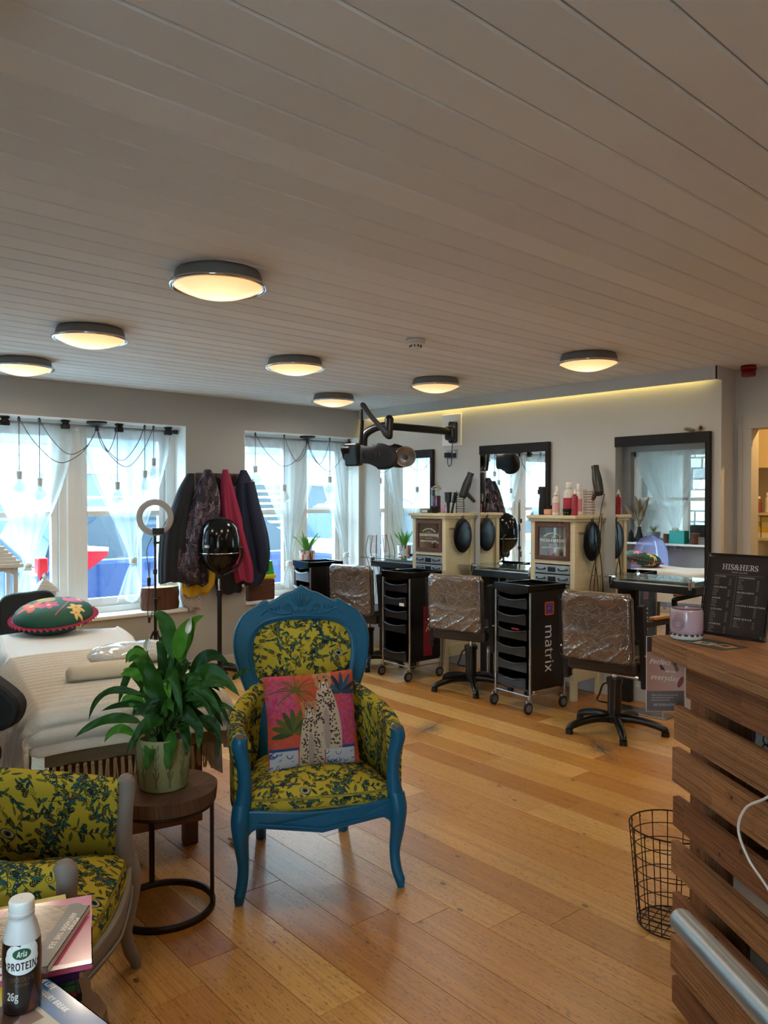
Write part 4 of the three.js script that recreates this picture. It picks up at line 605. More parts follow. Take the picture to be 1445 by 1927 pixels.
coat('pink_coat', 'raspberry pink coat with long folds behind the black hood', [[1.77, 3.68, 0.02, 0.03], [1.66, 3.69, 0.05, 0.05], [1.4, 3.73, 0.09, 0.06], [1.1, 3.8, 0.11, 0.06], [0.9, 3.86, 0.1, 0.06], [0.78, 3.88, 0.085, 0.05]], -6.07, std('#a02c4e', 0.85, 0, clothBump), 74, 5, 0.4);
const nc = coat('navy_coat', 'navy blue jacket hanging at right end of the coat rack', [[1.77, 3.88, 0.025, 0.03], [1.68, 3.89, 0.07, 0.05], [1.45, 3.93, 0.12, 0.06], [1.15, 3.99, 0.15, 0.07], [0.95, 4.0, 0.15, 0.065], [0.8, 3.98, 0.12, 0.06], [0.74, 3.96, 0.09, 0.05]], -6.09, std('#18233c', 0.75, 0, clothBump), 75, 5, 0.25);
obj('sleeve', limb([[0.03, 1.66, 0.04, 0.05], [0.07, 1.4, 0.07, 0.06], [0.12, 1.15, 0.08, 0.06], [0.16, 0.95, 0.07, 0.055], [0.17, 0.86, 0.06, 0.045]], 14, 24), nc.children[0].material, nc); obj('brand_patch', box(0.05, 0.012, 0.002, 0.04, 1.67, 0.066, 0, 0, 0, 0.7), std('#a03a44', 0.7), nc);
coat('black_coat', 'black garment hanging below the pink coat with white tag', [[1.7, 3.64, 0.02, 0.02], [1.4, 3.66, 0.07, 0.03], [1.0, 3.72, 0.13, 0.04], [0.8, 3.76, 0.15, 0.045], [0.68, 3.76, 0.13, 0.04]], -6.14, M.blackMatt, 76, 4, 0.3);
tag(obj('garment_tag', box(0.026, 0.026, 0.003, 3.87, 0.735, -6.085, 0, 0, 0, 0.1), M.white), 'small white tag at hem of the black garment', 'tag');
coat('yellow_coat', 'yellow garment peeping out below the patterned coat', [[1.6, 3.46, 0.02, 0.02], [1.2, 3.46, 0.08, 0.03], [0.9, 3.46, 0.15, 0.045], [0.76, 3.44, 0.16, 0.05], [0.69, 3.42, 0.12, 0.04]], -6.13, std('#c79a16', 0.85, 0, clothBump), 77, 4, 0.3);
const chk = (() => { const [c, g] = canvas(256, 256); g.fillStyle = '#b8aca8'; g.fillRect(0, 0, 256, 256); g.strokeStyle = 'rgba(90,78,78,0.55)'; g.lineWidth = 3; for (let i = -256; i < 512; i += 42) { g.beginPath(); g.moveTo(i, 0); g.lineTo(i + 256, 256); g.moveTo(i + 256, 0); g.lineTo(i, 256); g.stroke(); } return std('#ffffff', 0.9, 0, { map: tex(c, 2, 2) }); })();
coat('checked_scarf', 'pale checked lining hanging lowest under the coats', [[1.5, 3.4, 0.02, 0.015], [1.0, 3.4, 0.08, 0.02], [0.75, 3.4, 0.11, 0.03], [0.62, 3.41, 0.1, 0.025], [0.565, 3.43, 0.06, 0.02]], -6.15, chk, 78, 3, 0.3, 'scarf');
// ---------- hood dryer, ring light, chair by the window ----------
{
  const t = thing('hood_dryer', 'black salon hood dryer on a floor stand before the coats', 'hood dryer', [3.48, 0, -5.84], -YAW);
  obj('hood', lathe([[0.001, 1.355], [0.06, 1.35], [0.11, 1.325], [0.148, 1.27], [0.165, 1.2], [0.17, 1.12], [0.168, 1.06], [0.158, 1.06], [0.155, 1.19], [0.1, 1.3], [0.001, 1.33]], 44), M.blackGloss, t);
  obj('chrome_band', tor(0.17, 0.004, 0, 1.06, 0, PI / 2, 0, 0, 48, 6), M.chrome, t);
  obj('visor', lathe([[0.165, 1.058], [0.168, 1.04], [0.14, 0.97], [0.06, 0.9], [0.03, 0.88], [0.03, 0.886], [0.06, 0.906], [0.136, 0.975], [0.16, 1.04]], 44), std('#0b0b0d', 0.2, 0, { specularIntensity: 0.6 }), t);
  for (let k = 0; k < 4; k++) obj('vent_ring', tor(0.03 + k * 0.016, 0.0018, 0, 1.357 - k * 0.0045, 0, PI / 2, 0, 0, 30, 5), M.greyPlastic, t);
  obj('side_arm', tube([[0.165, 1.1, 0.02], [0.19, 1.1, 0.0], [0.185, 1.02, -0.02], [0.14, 0.93, -0.02], [0.03, 0.87, 0]], 0.012), M.blackPlastic, t);
  obj('cord', tube([[-0.06, 1.25, 0.15], [-0.055, 1.15, 0.165], [-0.055, 1.05, 0.172], [-0.03, 0.98, 0.15]], 0.003), M.cable, t);
  obj('badge', box(0.045, 0.022, 0.003, -0.07, 1.12, 0.155, 0, 0, -0.42), std('#cfcfcf', 0.4), t);
  obj('neck', lathe([[0.001, 0.94], [0.045, 0.94], [0.03, 0.86], [0.018, 0.84], [0.001, 0.84]], 20), M.blackPlastic, t); obj('chrome_rod', cyl(0.013, 0.013, 0.14, 0, 0.8, 0, 16), M.chrome, t);
  obj('pole', [cyl(0.019, 0.019, 0.66, 0, 0.4, 0, 18), cyl(0.025, 0.025, 0.05, 0, 0.72, 0, 18)], M.blackPlastic, t);
  for (let k = 0; k < 5; k++) obj('star_foot', [limb([[0, 0.09, 0, 0.03], [cos(k * 1.257) * 0.12, 0.085, sin(k * 1.257) * 0.12, 0.028], [cos(k * 1.257) * 0.24, 0.05, sin(k * 1.257) * 0.24, 0.026], [cos(k * 1.257) * 0.29, 0.03, sin(k * 1.257) * 0.29, 0.018]], 10, 10), cyl(0.022, 0.024, 0.03, cos(k * 1.257) * 0.28, 0.016, sin(k * 1.257) * 0.28, 12)], M.blackPlastic, t);
}
{
  const t = thing('ring_light', 'ring light on a thin black tripod in front of left window', 'ring light', [2.98, 0, -6.0], -YAW * 0.9), ringMat = std('#989089', 0.5);
  obj('ring', tr(lathe([[0.105, -0.012], [0.145, -0.012], [0.15, 0], [0.145, 0.012], [0.105, 0.012], [0.1, 0], [0.105, -0.012]], 48), 0, 1.36, 0, PI / 2), ringMat, t);
  obj('phone_clamp', [box(0.09, 0.05, 0.025, 0.03, 1.25, 0.02, 0.006), box(0.02, 0.06, 0.02, 0.0, 1.2, 0, 0.004)], M.blackMatt, t);
  obj('joint', [sph(0.014, 0, 1.185, 0), cyl(0.012, 0.012, 0.05, 0, 1.15, 0, 12), box(0.05, 0.02, 0.015, 0.01, 1.155, 0, 0.004)], M.blackPlastic, t);
  obj('pole', [cyl(0.009, 0.009, 0.5, 0, 0.9, 0, 12), cyl(0.012, 0.012, 0.5, 0, 0.45, 0, 12), cyl(0.018, 0.018, 0.04, 0, 0.92, 0, 12), cyl(0.018, 0.018, 0.04, 0, 0.68, 0, 12)], M.blackPlastic, t);
  obj('collar', cyl(0.024, 0.024, 0.03, 0, 0.42, 0, 14), M.blackPlastic, t); for (let k = 0; k < 3; k++) { const a = k * 2.094 + 0.5; obj('leg', bar([cos(a) * 0.02, 0.42, sin(a) * 0.02], [cos(a) * 0.24, 0.01, sin(a) * 0.24], 0.009, 0.008, 10), M.blackPlastic, t); obj('brace', bar([0, 0.24, 0], [cos(a) * 0.1, 0.27, sin(a) * 0.1], 0.005), M.blackPlastic, t); }
  obj('cable', tube([[-0.02, 1.2, 0.01], [-0.06, 1.1, 0.02], [-0.05, 0.95, 0.02], [-0.045, 0.85, 0.02], [-0.05, 0.7, 0.02], [-0.055, 0.58, 0.02], [-0.04, 0.52, 0.02], [-0.02, 0.6, 0.02]], 0.003), M.cable, t); obj('inline_control', [box(0.026, 0.07, 0.018, -0.045, 0.84, 0.02, 0.004), box(0.018, 0.05, 0.014, -0.045, 0.53, 0.02, 0.004)], M.blackPlastic, t);
}
{
  const t = thing('black_chair', 'small black padded chair between the bed and left window', 'chair', [1.9, 0, -5.86], -0.15), m = std('#1c2226', 0.7);
  obj('backrest', tr(prism(spline([[-0.15, 0.52], [-0.165, 0.65], [-0.16, 0.81], [-0.12, 0.845], [0, 0.855], [0.12, 0.86], [0.16, 0.83], [0.175, 0.68], [0.16, 0.52]], 40).map((p) => [p[0], p[1]]), 0.05, 0.014), 0, 0, 0.17), m, t);
  obj('seat', box(0.38, 0.07, 0.34, 0, 0.45, -0.02, 0.03), m, t); for (const a of [-1, 1]) for (const b of [-1, 1]) obj('leg', bar([a * 0.16, 0.43, b * 0.14 - 0.02], [a * 0.18, 0, b * 0.15 - 0.02], 0.013), M.black, t);
}
// ---------- printed upholstery ----------
const botanic = (() => {
  seedState = 81; const S = 1024, [c, g] = canvas(S, S); g.fillStyle = '#b3a034'; g.fillRect(0, 0, S, S);
  const wrap = (x, y, r, f) => { for (const ox of [0, S, -S]) for (const oy of [0, S, -S]) if (x + ox > -r && x + ox < S + r && y + oy > -r && y + oy < S + r) { g.save(); g.translate(x + ox, y + oy); f(); g.restore(); } };
  const ink = '#15242a', fills = ['#2f6660', '#1d4a52', '#3d7468', '#96861a', '#2b5a5e', '#6d7a2a'];
  const leaf = (x, y, a, l, w, f) => wrap(x, y, l + 10, () => { g.rotate(a); g.beginPath(); g.moveTo(0, 0); g.quadraticCurveTo(l * 0.45, -w, l, 0); g.quadraticCurveTo(l * 0.45, w, 0, 0); if (f) { g.fillStyle = f; g.fill(); } g.strokeStyle = ink; g.lineWidth = 2.6; g.stroke(); g.lineWidth = 1.4; g.beginPath(); g.moveTo(0, 0); g.lineTo(l * 0.85, 0); for (let k = 0.25; k < 0.8; k += 0.15) { g.moveTo(l * k, 0); g.lineTo(l * (k + 0.1), -w * 0.32); g.moveTo(l * k, 0); g.lineTo(l * (k + 0.1), w * 0.32); } g.stroke(); });
  for (let v = 0; v < 20; v++) { // vines, some banded
    let x = rr(0, S), y = rr(0, S), a = rr(0, 6.28); const thick = v < 8, n = thick ? 30 : 22; let bend = rr(-0.12, 0.12);
    for (let k = 0; k < n; k++) {
      const nx = x + cos(a) * 22, ny = y + sin(a) * 22;
      wrap(x, y, 60, () => { g.strokeStyle = ink; g.lineCap = 'round'; g.lineWidth = thick ? 17 : 4; g.beginPath(); g.moveTo(0, 0); g.lineTo(nx - x, ny - y); g.stroke(); });
      if (thick) wrap(x, y, 60, () => { g.strokeStyle = k % 2 ? '#4f8a84' : '#8f8a4a'; g.lineWidth = 9; g.beginPath(); g.moveTo(0, 0); g.lineTo((nx - x) * 0.7, (ny - y) * 0.7); g.stroke(); });
      if (k % 2 === 0) { leaf(nx, ny, a + (k % 4 ? 0.9 : -0.9), rr(34, 66), rr(12, 22), fills[floor(rnd() * 6)]); }
      x = nx; y = ny; a += bend + rr(-0.1, 0.1); if (k % 8 === 7) bend = rr(-0.22, 0.22);
    }
  }
  for (let i = 0; i < 190; i++) { const x = rr(0, S), y = rr(0, S), a = rr(0, 6.28); leaf(x, y, a, rr(36, 84), rr(11, 24), fills[floor(rnd() * 6)]); if (i % 3 === 0) for (let k = 1; k < 5; k++) for (const s of [-1, 1]) leaf(x - cos(a) * k * 14, y - sin(a) * k * 14, a + s * 0.8, 26, 7, ink); }
  for (let i = 0; i < 34; i++) { const x = rr(0, S), y = rr(0, S); wrap(x, y, 60, () => { g.strokeStyle = ink; g.lineWidth = 3; g.beginPath(); for (let t = 0; t < 12; t += 0.3) g.lineTo(cos(t) * (30 - t * 2.3), sin(t) * (30 - t * 2.3)); g.stroke(); }); }
  for (let i = 0; i < 2; i++) { const x = rr(0, S), y = rr(0, S); wrap(x, y, 60, () => { g.fillStyle = '#b5a084'; g.strokeStyle = ink; g.lineWidth = 5; g.beginPath(); g.ellipse(0, 0, 44, 32, 0.3, 0, 6.3); g.fill(); g.stroke(); g.fillStyle = '#33584f'; g.beginPath(); g.ellipse(0, 0, 25, 20, 0.3, 0, 6.3); g.fill(); g.fillStyle = '#101a1c'; g.beginPath(); g.ellipse(2, 2, 13, 12, 0, 0, 6.3); g.fill(); }); }
  for (let i = 0; i < 7; i++) { const x = rr(0, S), y = rr(0, S), a = rr(0, 6); leaf(x, y, a, 66, 15, '#8a3a3e'); leaf(x, y, a + 2.6, 50, 13, '#a8605c'); leaf(x, y, a + 3.4, 70, 24, '#35696b'); leaf(x, y, a - 0.6, 74, 26, '#35696b'); }
  return tex(c, 1 / 0.46, 1 / 0.46);
})();
const fabric = std('#ffffff', 0.9, 0, { map: botanic, bumpMap: bumpCloth, bumpScale: 0.0005, specularIntensity: 0.3 });
function armchair(label, pos, turn, wood, tip) {
  const t = thing('armchair', label, 'armchair', pos, turn, 'printed armchairs');
  const seatO = spline([[-0.27, 0.25], [-0.14, 0.278], [0, 0.284], [0.14, 0.278], [0.27, 0.25], [0.275, 0.1], [0.235, -0.12], [0.2, -0.245], [0, -0.26], [-0.2, -0.245], [-0.235, -0.12], [-0.275, 0.1]], 60, true).slice(0, 60).map((p) => [p[0], p[1]]).reverse();
  const st = obj('seat', puff(seatO, 0.32, 0.385, 0.05, 0.028), fabric, t);
  obj('seat_piping', tube(seatO.map((p) => [p[0] * 1.008, 0.338, p[1] * 1.008]).filter((_, i) => i % 3 === 0), 0.005, 90, 6, true), fabric, st);
  // seat rail
  const ap = []; for (let i = 0; i <= 30; i++) { const x = lerp(-0.285, 0.285, i / 30); ap.push([x, 0.338 - 0.012 * pow(cos(x / 0.285 * PI / 2), 2)]); } for (let i = 30; i >= 0; i--) { const x = lerp(-0.285, 0.285, i / 30), a = abs(x) / 0.285; ap.push([x, 0.285 - 0.03 * pow(1 - a, 1.5) - 0.045 * pow(max(0, a - 0.82) / 0.18, 2)]); }
  const fr = prism(ap, 0.04, 0.006); { const p = fr.attributes.position; for (let i = 0; i < p.count; i++) p.setZ(i, p.getZ(i) + 0.232 + 0.034 * (1 - pow(p.getX(i) / 0.285, 2))); fr.computeVertexNormals(); }
  obj('seat_rail', [fr, ...[-1, 1].map((s) => tr(box(0.03, 0.06, 0.5, 0, 0.31, 0, 0.006), s * 0.245, 0, 0.0, 0, s * 0.15)), box(0.4, 0.06, 0.03, 0, 0.31, -0.25, 0.006)], wood, t);
  obj('rail_bead', tube([...Array(21)].map((_, i) => { const x = lerp(-0.24, 0.24, i / 20), a = abs(x) / 0.285; return [x, 0.297 - 0.03 * pow(1 - a, 1.5), 0.274 + 0.034 * (1 - pow(x / 0.285, 2))]; }), 0.004, 60, 6), wood, t);
  for (const s of [-1, 1]) {
    obj('front_leg', limb([[s * 0.297, 0.36, 0.25, 0.034], [s * 0.303, 0.3, 0.262, 0.036], [s * 0.3, 0.22, 0.26, 0.028], [s * 0.292, 0.13, 0.25, 0.021], [s * 0.298, 0.06, 0.262, 0.021], [s * 0.308, 0.025, 0.276, 0.02], [s * 0.31, 0.0, 0.28, 0.014]], 12, 26), wood, t);
    obj('back_leg', limb([[s * 0.19, 0.34, -0.245, 0.03], [s * 0.19, 0.18, -0.255, 0.026], [s * 0.185, 0.0, -0.29, 0.022]], 4, 8), wood, t);
    const post = obj('arm_post', limb([[s * 0.297, 0.33, 0.25, 0.035], [s * 0.285, 0.43, 0.248, 0.026], [s * 0.292, 0.52, 0.25, 0.026], [s * 0.305, 0.58, 0.252, 0.03], [s * 0.303, 0.607, 0.25, 0.03], [s * 0.303, 0.625, 0.246, 0.014]], 12, 22), wood, t);
    obj('worn_tip', sph(0.022, s * 0.303, 0.612, 0.252, 1, 0.7, 1.0, 12), tip, post);
    const path = spline([[s * 0.298, 0.61, 0.235], [s * 0.31, 0.625, 0.12], [s * 0.298, 0.645, -0.02], [s * 0.262, 0.67, -0.14], [s * 0.2, 0.7, -0.25]], 16), rings = path.map(([x, y, z], i) => {
      const q = path[min(16, i + 1)], o = path[max(0, i - 1)], dx = q[0] - o[0], dz = q[2] - o[2], l = hypot(dx, dz), nx = -dz / l, nz = dx / l, w = 0.034;
      return [[-0.7, 0.33 - y], [-0.75, -0.12], [-1, -0.06], [-1.05, -0.03], [-0.75, -0.006], [0, 0.004], [0.75, -0.006], [1.05, -0.03], [1, -0.06], [0.75, -0.12], [0.7, 0.33 - y]].map(([a, b]) => [x + nx * w * a, y + b, z + nz * w * a]);
    });
    obj('arm', loft(rings, { uv: (i, j, q) => [q[2] * 1.1 + q[1] * 0.1, q[1] + q[0] * 0.8] }), fabric, t);
  }
  // balloon back
  const outer = [[0.195, 0.02], [0.2, 0.2], [0.225, 0.3], [0.268, 0.42], [0.292, 0.53], [0.285, 0.61], [0.25, 0.672], [0.2, 0.705], [0.163, 0.728], [0.15, 0.718], [0.11, 0.735], [0.07, 0.758], [0.035, 0.768], [0, 0.79]], inner = [[0.15, 0.06], [0.155, 0.2], [0.182, 0.31], [0.215, 0.41], [0.23, 0.51], [0.222, 0.575], [0.185, 0.628], [0.1, 0.655], [0, 0.66]];
  const full = (h, n) => { const s = spline(h, n); return [...s, ...s.slice(0, -1).reverse().map((p) => [-p[0], p[1]])].map((p) => [p[0], p[1]]); };
  const place = (g) => tr(g, 0, 0.32, -0.222, -0.19), O = full(outer, 50), I = full(inner, 40);
  const bf = obj('back_frame', place(prism(O, 0.05, 0.013, [I.slice().reverse()])), wood, t);
  obj('inner_bead', place(tr(tube(I.filter((_, i) => i % 4 === 0).map(([x, y]) => [x * 1.03, y * 1.006, 0]), 0.006, 120, 6), 0, 0, 0.05)), wood, bf);
  const carve = []; for (const s of [-1, 1]) { carve.push(tube([...Array(22)].map((_, i) => { const a = i * 0.42; return [s * (0.062 + cos(a) * 0.022 * (1 - i / 26)), 0.7 + sin(a) * 0.022 * (1 - i / 26), 0.05]; }), 0.005, 60, 6)); carve.push(tube([[s * 0.045, 0.682, 0.05], [s * 0.08, 0.675, 0.051], [s * 0.12, 0.682, 0.05], [s * 0.155, 0.695, 0.049], [s * 0.185, 0.672, 0.049]], 0.006, 30, 6)); for (let k = 0; k < 4; k++) carve.push(limb([[s * (0.1 + k * 0.014), 0.692, 0.048, 0.003], [s * (0.104 + k * 0.017), 0.71 - k * 0.004, 0.052, 0.006], [s * (0.1 + k * 0.02), 0.722 - k * 0.007, 0.048, 0.003]], 6, 6)); } for (let k = -3; k <= 3; k++) carve.push(limb([[k * 0.004, 0.705, 0.048, 0.004], [k * 0.01, 0.735, 0.053, 0.007], [k * 0.014, 0.765 - abs(k) * 0.006, 0.048, 0.004]], 6, 6)); carve.push(tube([...Array(13)].map((_, i) => [lerp(-0.045, 0.045, i / 12), 0.688 + 0.006 * cos(i * PI / 2), 0.05]), 0.004, 40, 6));
  obj('crest_carving', place(mergeGeometries(carve.map(clean))), wood, bf);
  const pad = puff(I.map(([x, y]) => [x * 1.02, -y]), 0, 0.03, 0.04, 0.02); tr(pad, 0, 0, 0.008, PI / 2); obj('backrest', place(pad), fabric, t);
  return t;
}
armchair('blue-framed armchair in yellow botanical print holding a leopard cushion', [1.98, 0, -2.6], -29.4 * D2R, M.teal, M.wornWood);
armchair('grey-framed armchair in yellow botanical print at the bottom left corner', [0.71, 0, -2.325], 52 * D2R, M.greyFrame, std('#86776a', 0.7));
{ // cushion print: two spotted cats, palms, blossom and blue pots
  seedState = 91; const S = 768, [c, g] = canvas(S, S); g.fillStyle = '#d8573a'; g.fillRect(0, 0, S, S);
  for (let i = 0; i < 500; i++) { g.fillStyle = rgb([225, rr(80, 125), rr(55, 100)], 0.25); g.beginPath(); g.arc(rr(0, S), rr(0, S), rr(6, 30), 0, 7); g.fill(); }
  const blossom = (x, y, R, n) => { for (let i = 0; i < n; i++) { const a = rr(0, 7), r = R * sqrt(rnd()); g.fillStyle = rgb([rr(190, 235), rr(50, 110), rr(110, 150)], 0.85); g.beginPath(); g.arc(x + cos(a) * r, y + sin(a) * r * 1.3, rr(8, 19), 0, 7); g.fill(); } };
  blossom(110, 240, 130, 260); blossom(150, 90, 110, 120); blossom(700, 420, 80, 120); blossom(680, 300, 90, 130); blossom(60, 60, 80, 50); blossom(640, 560, 70, 60);
  const frond = (x, y, a, l, col) => { g.strokeStyle = col; g.lineWidth = 9; g.lineCap = 'round'; g.beginPath(); g.moveTo(x, y); g.quadraticCurveTo(x + cos(a) * l * 0.6, y + sin(a) * l * 0.6 - 20, x + cos(a) * l, y + sin(a) * l + 24); g.stroke(); };
  for (let k = 0; k < 19; k++) frond(250, 140, -3.6 + k * 0.26, rr(120, 230), ['#6d6a1c', '#8a7a22', '#54601e'][k % 3]);
  for (let k = 0; k < 9; k++) { g.fillStyle = ['#3f5522', '#55662a', '#6a6a24'][k % 3]; g.save(); g.translate(215, 470); g.rotate(-3.3 + k * 0.42); g.beginPath(); g.ellipse(95, 0, 95, 24, 0, 0, 7); g.fill(); g.restore(); } for (let k = 0; k < 7; k++) { g.fillStyle = ['#234a66', '#2d5f7a', '#1b3550'][k % 3]; g.save(); g.translate(640, 180); g.rotate(-3.0 + k * 0.5); g.beginPath(); g.ellipse(85, 0, 85, 19, 0, 0, 7); g.fill(); g.restore(); }
  const pot = (x, y, w, h) => { g.fillStyle = '#d9dce6'; g.fillRect(x, y, w, h); g.fillStyle = '#2a4d94'; g.fillRect(x - 8, y, w + 16, 22); for (let i = 0; i < 16; i++) { g.strokeStyle = '#2f5aa8'; g.lineWidth = rr(4, 9); g.beginPath(); g.arc(x + rr(0, w), y + rr(30, h), rr(8, 24), 0, rr(2, 5)); g.stroke(); } };
  pot(10, 590, 230, 178); pot(470, 610, 250, 158);
  const cat = (x, y, s) => { // a seated spotted cat, front view
    g.save(); g.translate(x, y); g.scale(s, s); g.fillStyle = '#d8c4ac'; g.beginPath(); g.moveTo(-46, 0); g.bezierCurveTo(-78, 120, -96, 260, -88, 380); g.lineTo(92, 380); g.bezierCurveTo(110, 240, 88, 110, 44, 0); g.fill(); g.fillStyle = '#b9a59a'; g.beginPath(); g.ellipse(0, 250, 24, 130, 0, 0, 7); g.fill();
    for (let i = 0; i < 170; i++) { const yy = rr(10, 375), w = 50 + yy * 0.1, xx = rr(-w, w); if (abs(xx) < 20 && yy > 120) continue; g.fillStyle = '#2a1f1e'; g.beginPath(); g.ellipse(xx, yy, rr(3.5, 6.5), rr(4.5, 8), rr(0, 3), 0, 7); g.fill(); }
    g.fillStyle = '#c9936a'; for (const k of [-1, 1]) { g.beginPath(); g.arc(k * 44, -92, 19, 0, 7); g.fill(); } g.beginPath(); g.ellipse(0, -50, 55, 58, 0, 0, 7); g.fill(); g.fillStyle = '#e6d9c8'; g.beginPath(); g.ellipse(0, -22, 32, 30, 0, 0, 7); g.fill();
    g.fillStyle = '#1d1614'; for (const k of [-1, 1]) { g.beginPath(); g.ellipse(k * 23, -58, 9, 7, 0, 0, 7); g.fill(); g.strokeStyle = '#1d1614'; g.lineWidth = 5; g.beginPath(); g.moveTo(k * 14, -50); g.quadraticCurveTo(k * 20, -30, k * 22, -8); g.stroke(); } g.beginPath(); g.moveTo(-13, -34); g.lineTo(13, -34); g.lineTo(0, -20); g.fill(); g.lineWidth = 3; g.beginPath(); g.moveTo(0, -20); g.lineTo(0, -8); g.stroke(); for (let i = 0; i < 26; i++) { g.beginPath(); g.arc(rr(-40, 40), rr(-100, -72), 2.5, 0, 7); g.fill(); } g.restore();
  };
  cat(490, 140, 1.3); cat(350, 350, 1.12);
  const m = std('#ddd4cc', 0.85, 0, { map: tex(c), bumpMap: bumpCloth, bumpScale: 0.0004 });
  const t = thing('cushion', 'square cushion printed with two cheetahs on coral ground, on blue armchair', 'cushion', [1.955, 0.425, -2.545], -27 * D2R); t.rotation.order = 'YXZ'; t.rotation.x = -0.24; t.rotation.z = 0.03;
  const h = 0.188, f = (s) => (u, v) => { const x = (u - 0.5) * 2, y = (v - 0.5) * 2, k = pow(max(0, (1 - x * x) * (1 - y * y)), 0.45), pinch = 1 - 0.06 * (1 - x * x * y * y) + 0.06 * abs(x * y); return [x * h * (1 - 0.05 * (1 - y * y) * 0.0 - 0.04 * pow(1 - abs(y), 1) * abs(x)), 0.18 + y * h * (1 - 0.04 * (1 - abs(x)) * abs(y)), s * 0.062 * k]; };
  obj('printed_front', sheet((u, v) => f(1)(u, v), 30, 30, (a, b) => [b, a]), m, t); obj('cream_back', sheet((u, v) => f(-1)(u, v), 24, 24), std('#d8c6ae', 0.9), t);
}
// ---------- treatment bed ----------
const BED = [1.63, 0, -4.02], BT = -12.4 * D2R, fleece = std('#e6e4e1', 0.95, 0, { bumpMap: bumpFluff, bumpScale: 0.004, sheen: 0.5, sheenColor: '#ffffff' }), ribMat = std('#dad2c6', 0.95, 0, { bumpMap: bumpFluff, bumpScale: 0.003, sheen: 0.5, sheenColor: '#fff4e6' });
{
  const t = thing('treatment_bed', 'long treatment bed covered in a pale fleece sheet under window light', 'bed', BED, BT);
  obj('frame', [bb(-0.31, 0.31, 0.5, 0.56, -0.98, 0.96, 0.01)], std('#5a3a28', 0.6), t); for (const x of [-0.27, 0.27]) for (const z of [-0.9, 0.86]) obj('leg', bb(x - 0.03, x + 0.03, 0, 0.5, z - 0.03, z + 0.03, 0.006), std('#5a3a28', 0.6), t);
  obj('base_panel', bb(-0.3, 0.3, 0.12, 0.5, 0.93, 0.95, 0.004), std('#7a5138', 0.6), t);
  obj('mattress', box(0.66, 0.1, 1.96, 0, 0.61, -0.01, 0.04), M.white, t);
  const hw = 0.345; obj('fleece_sheet', sheet((u, v) => { const s = lerp(-0.72, 0.72, u), z = lerp(-1.03, 0.99, v), d = max(0, abs(s) - hw), k = sm(0, 0.06, d), x = Math.sign(s) * (min(abs(s), hw) + 0.03 * k + 0.012 * sin(z * 17 + s * 3) * k), head = 0.015 * sm(-0.35, -0.95, z); return [x, 0.672 + head - max(0, d - 0.02) - 0.01 * pow(s / hw, 2) * (d ? 0 : 1) + 0.006 * sin(z * 9 + s * 7), z]; }, 60, 60, (a, b) => [b * 1.4, a * 2]), fleece, t);
}
{ // ribbed blanket over the foot half
  const t = thing('ribbed_blanket', 'cream ribbed fleece blanket draped over the foot of the bed', 'blanket', BED, BT), hw = 0.37, zf = 1.0, L = 0.155;
  const f = (u, v) => {
    const s = lerp(-0.9, 0.66, u), q = lerp(-0.1 - 0.0, zf + L, v), ds = max(0, abs(s) - hw), dt = max(0, q - zf), top = 0.695, rib = 0.022 * pow(abs(sin(q * PI / 0.066)), 0.7), round = 0.03;
    let x = Math.sign(s) * min(abs(s), hw), z = min(q, zf), y = top;
    if (ds > 0) x += Math.sign(s) * (round * sm(0, 0.06, ds) + 0.1 * ds + 0.012 * sin(q * 21) * sm(0, 0.3, ds)); if (dt > 0) z += round * sm(0, 0.06, dt) + 0.06 * dt;
    if (ds > 0 && dt > 0) { const over = min(dt, 0.24); z -= 0.0; y -= max(ds, dt * 0.8) + 0.02; x -= Math.sign(s) * 0.12 * min(ds, dt); z += 0.28 * min(ds, dt); } else y -= ds + dt;
    y -= 0.012 * pow(min(1, abs(s) / hw), 4);
    if (ds > 0) x += Math.sign(s) * rib; else if (dt > 0) z += rib; else y += rib;
    return [x, max(0.03, y), z];
  };
  obj('blanket_cloth', sheet(f, 90, 260, (a, b) => [b * 1.5, a * 1.4]), ribMat, t);
}
{
  const t = thing('fringed_throw', 'beige woven throw with knotted fringe hanging at foot of bed', 'throw', BED, BT), m = std('#b59f7c', 0.95, 0, { bumpMap: bumpCloth, bumpScale: 0.001 }), fm = std('#c9b794', 0.95);
  obj('throw_cloth', sheet((u, v) => [lerp(-0.335, 0.33, u), lerp(0.62, 0.47, v), 0.995 + 0.008 * sin(u * 26) * v + 0.004], 40, 8), m, t); seedState = 95;
  for (let k = 0; k < 24; k++) { const x = lerp(-0.33, 0.325, k / 23), l = rr(0.07, 0.1); obj('tassel', [sph(0.008, x, 0.46, 1.003, 1, 1.2, 1, 8), ...[-1, 0, 1].map((s) => limb([[x + s * 0.003, 0.457, 1.003, 0.004], [x + s * 0.006 + rr(-0.004, 0.004), 0.435 - l * 0.4, 1.006, 0.004], [x + s * 0.006 + rr(-0.008, 0.008), 0.455 - l, 1.004, 0.0025]], 5, 4))], fm, t); }
}
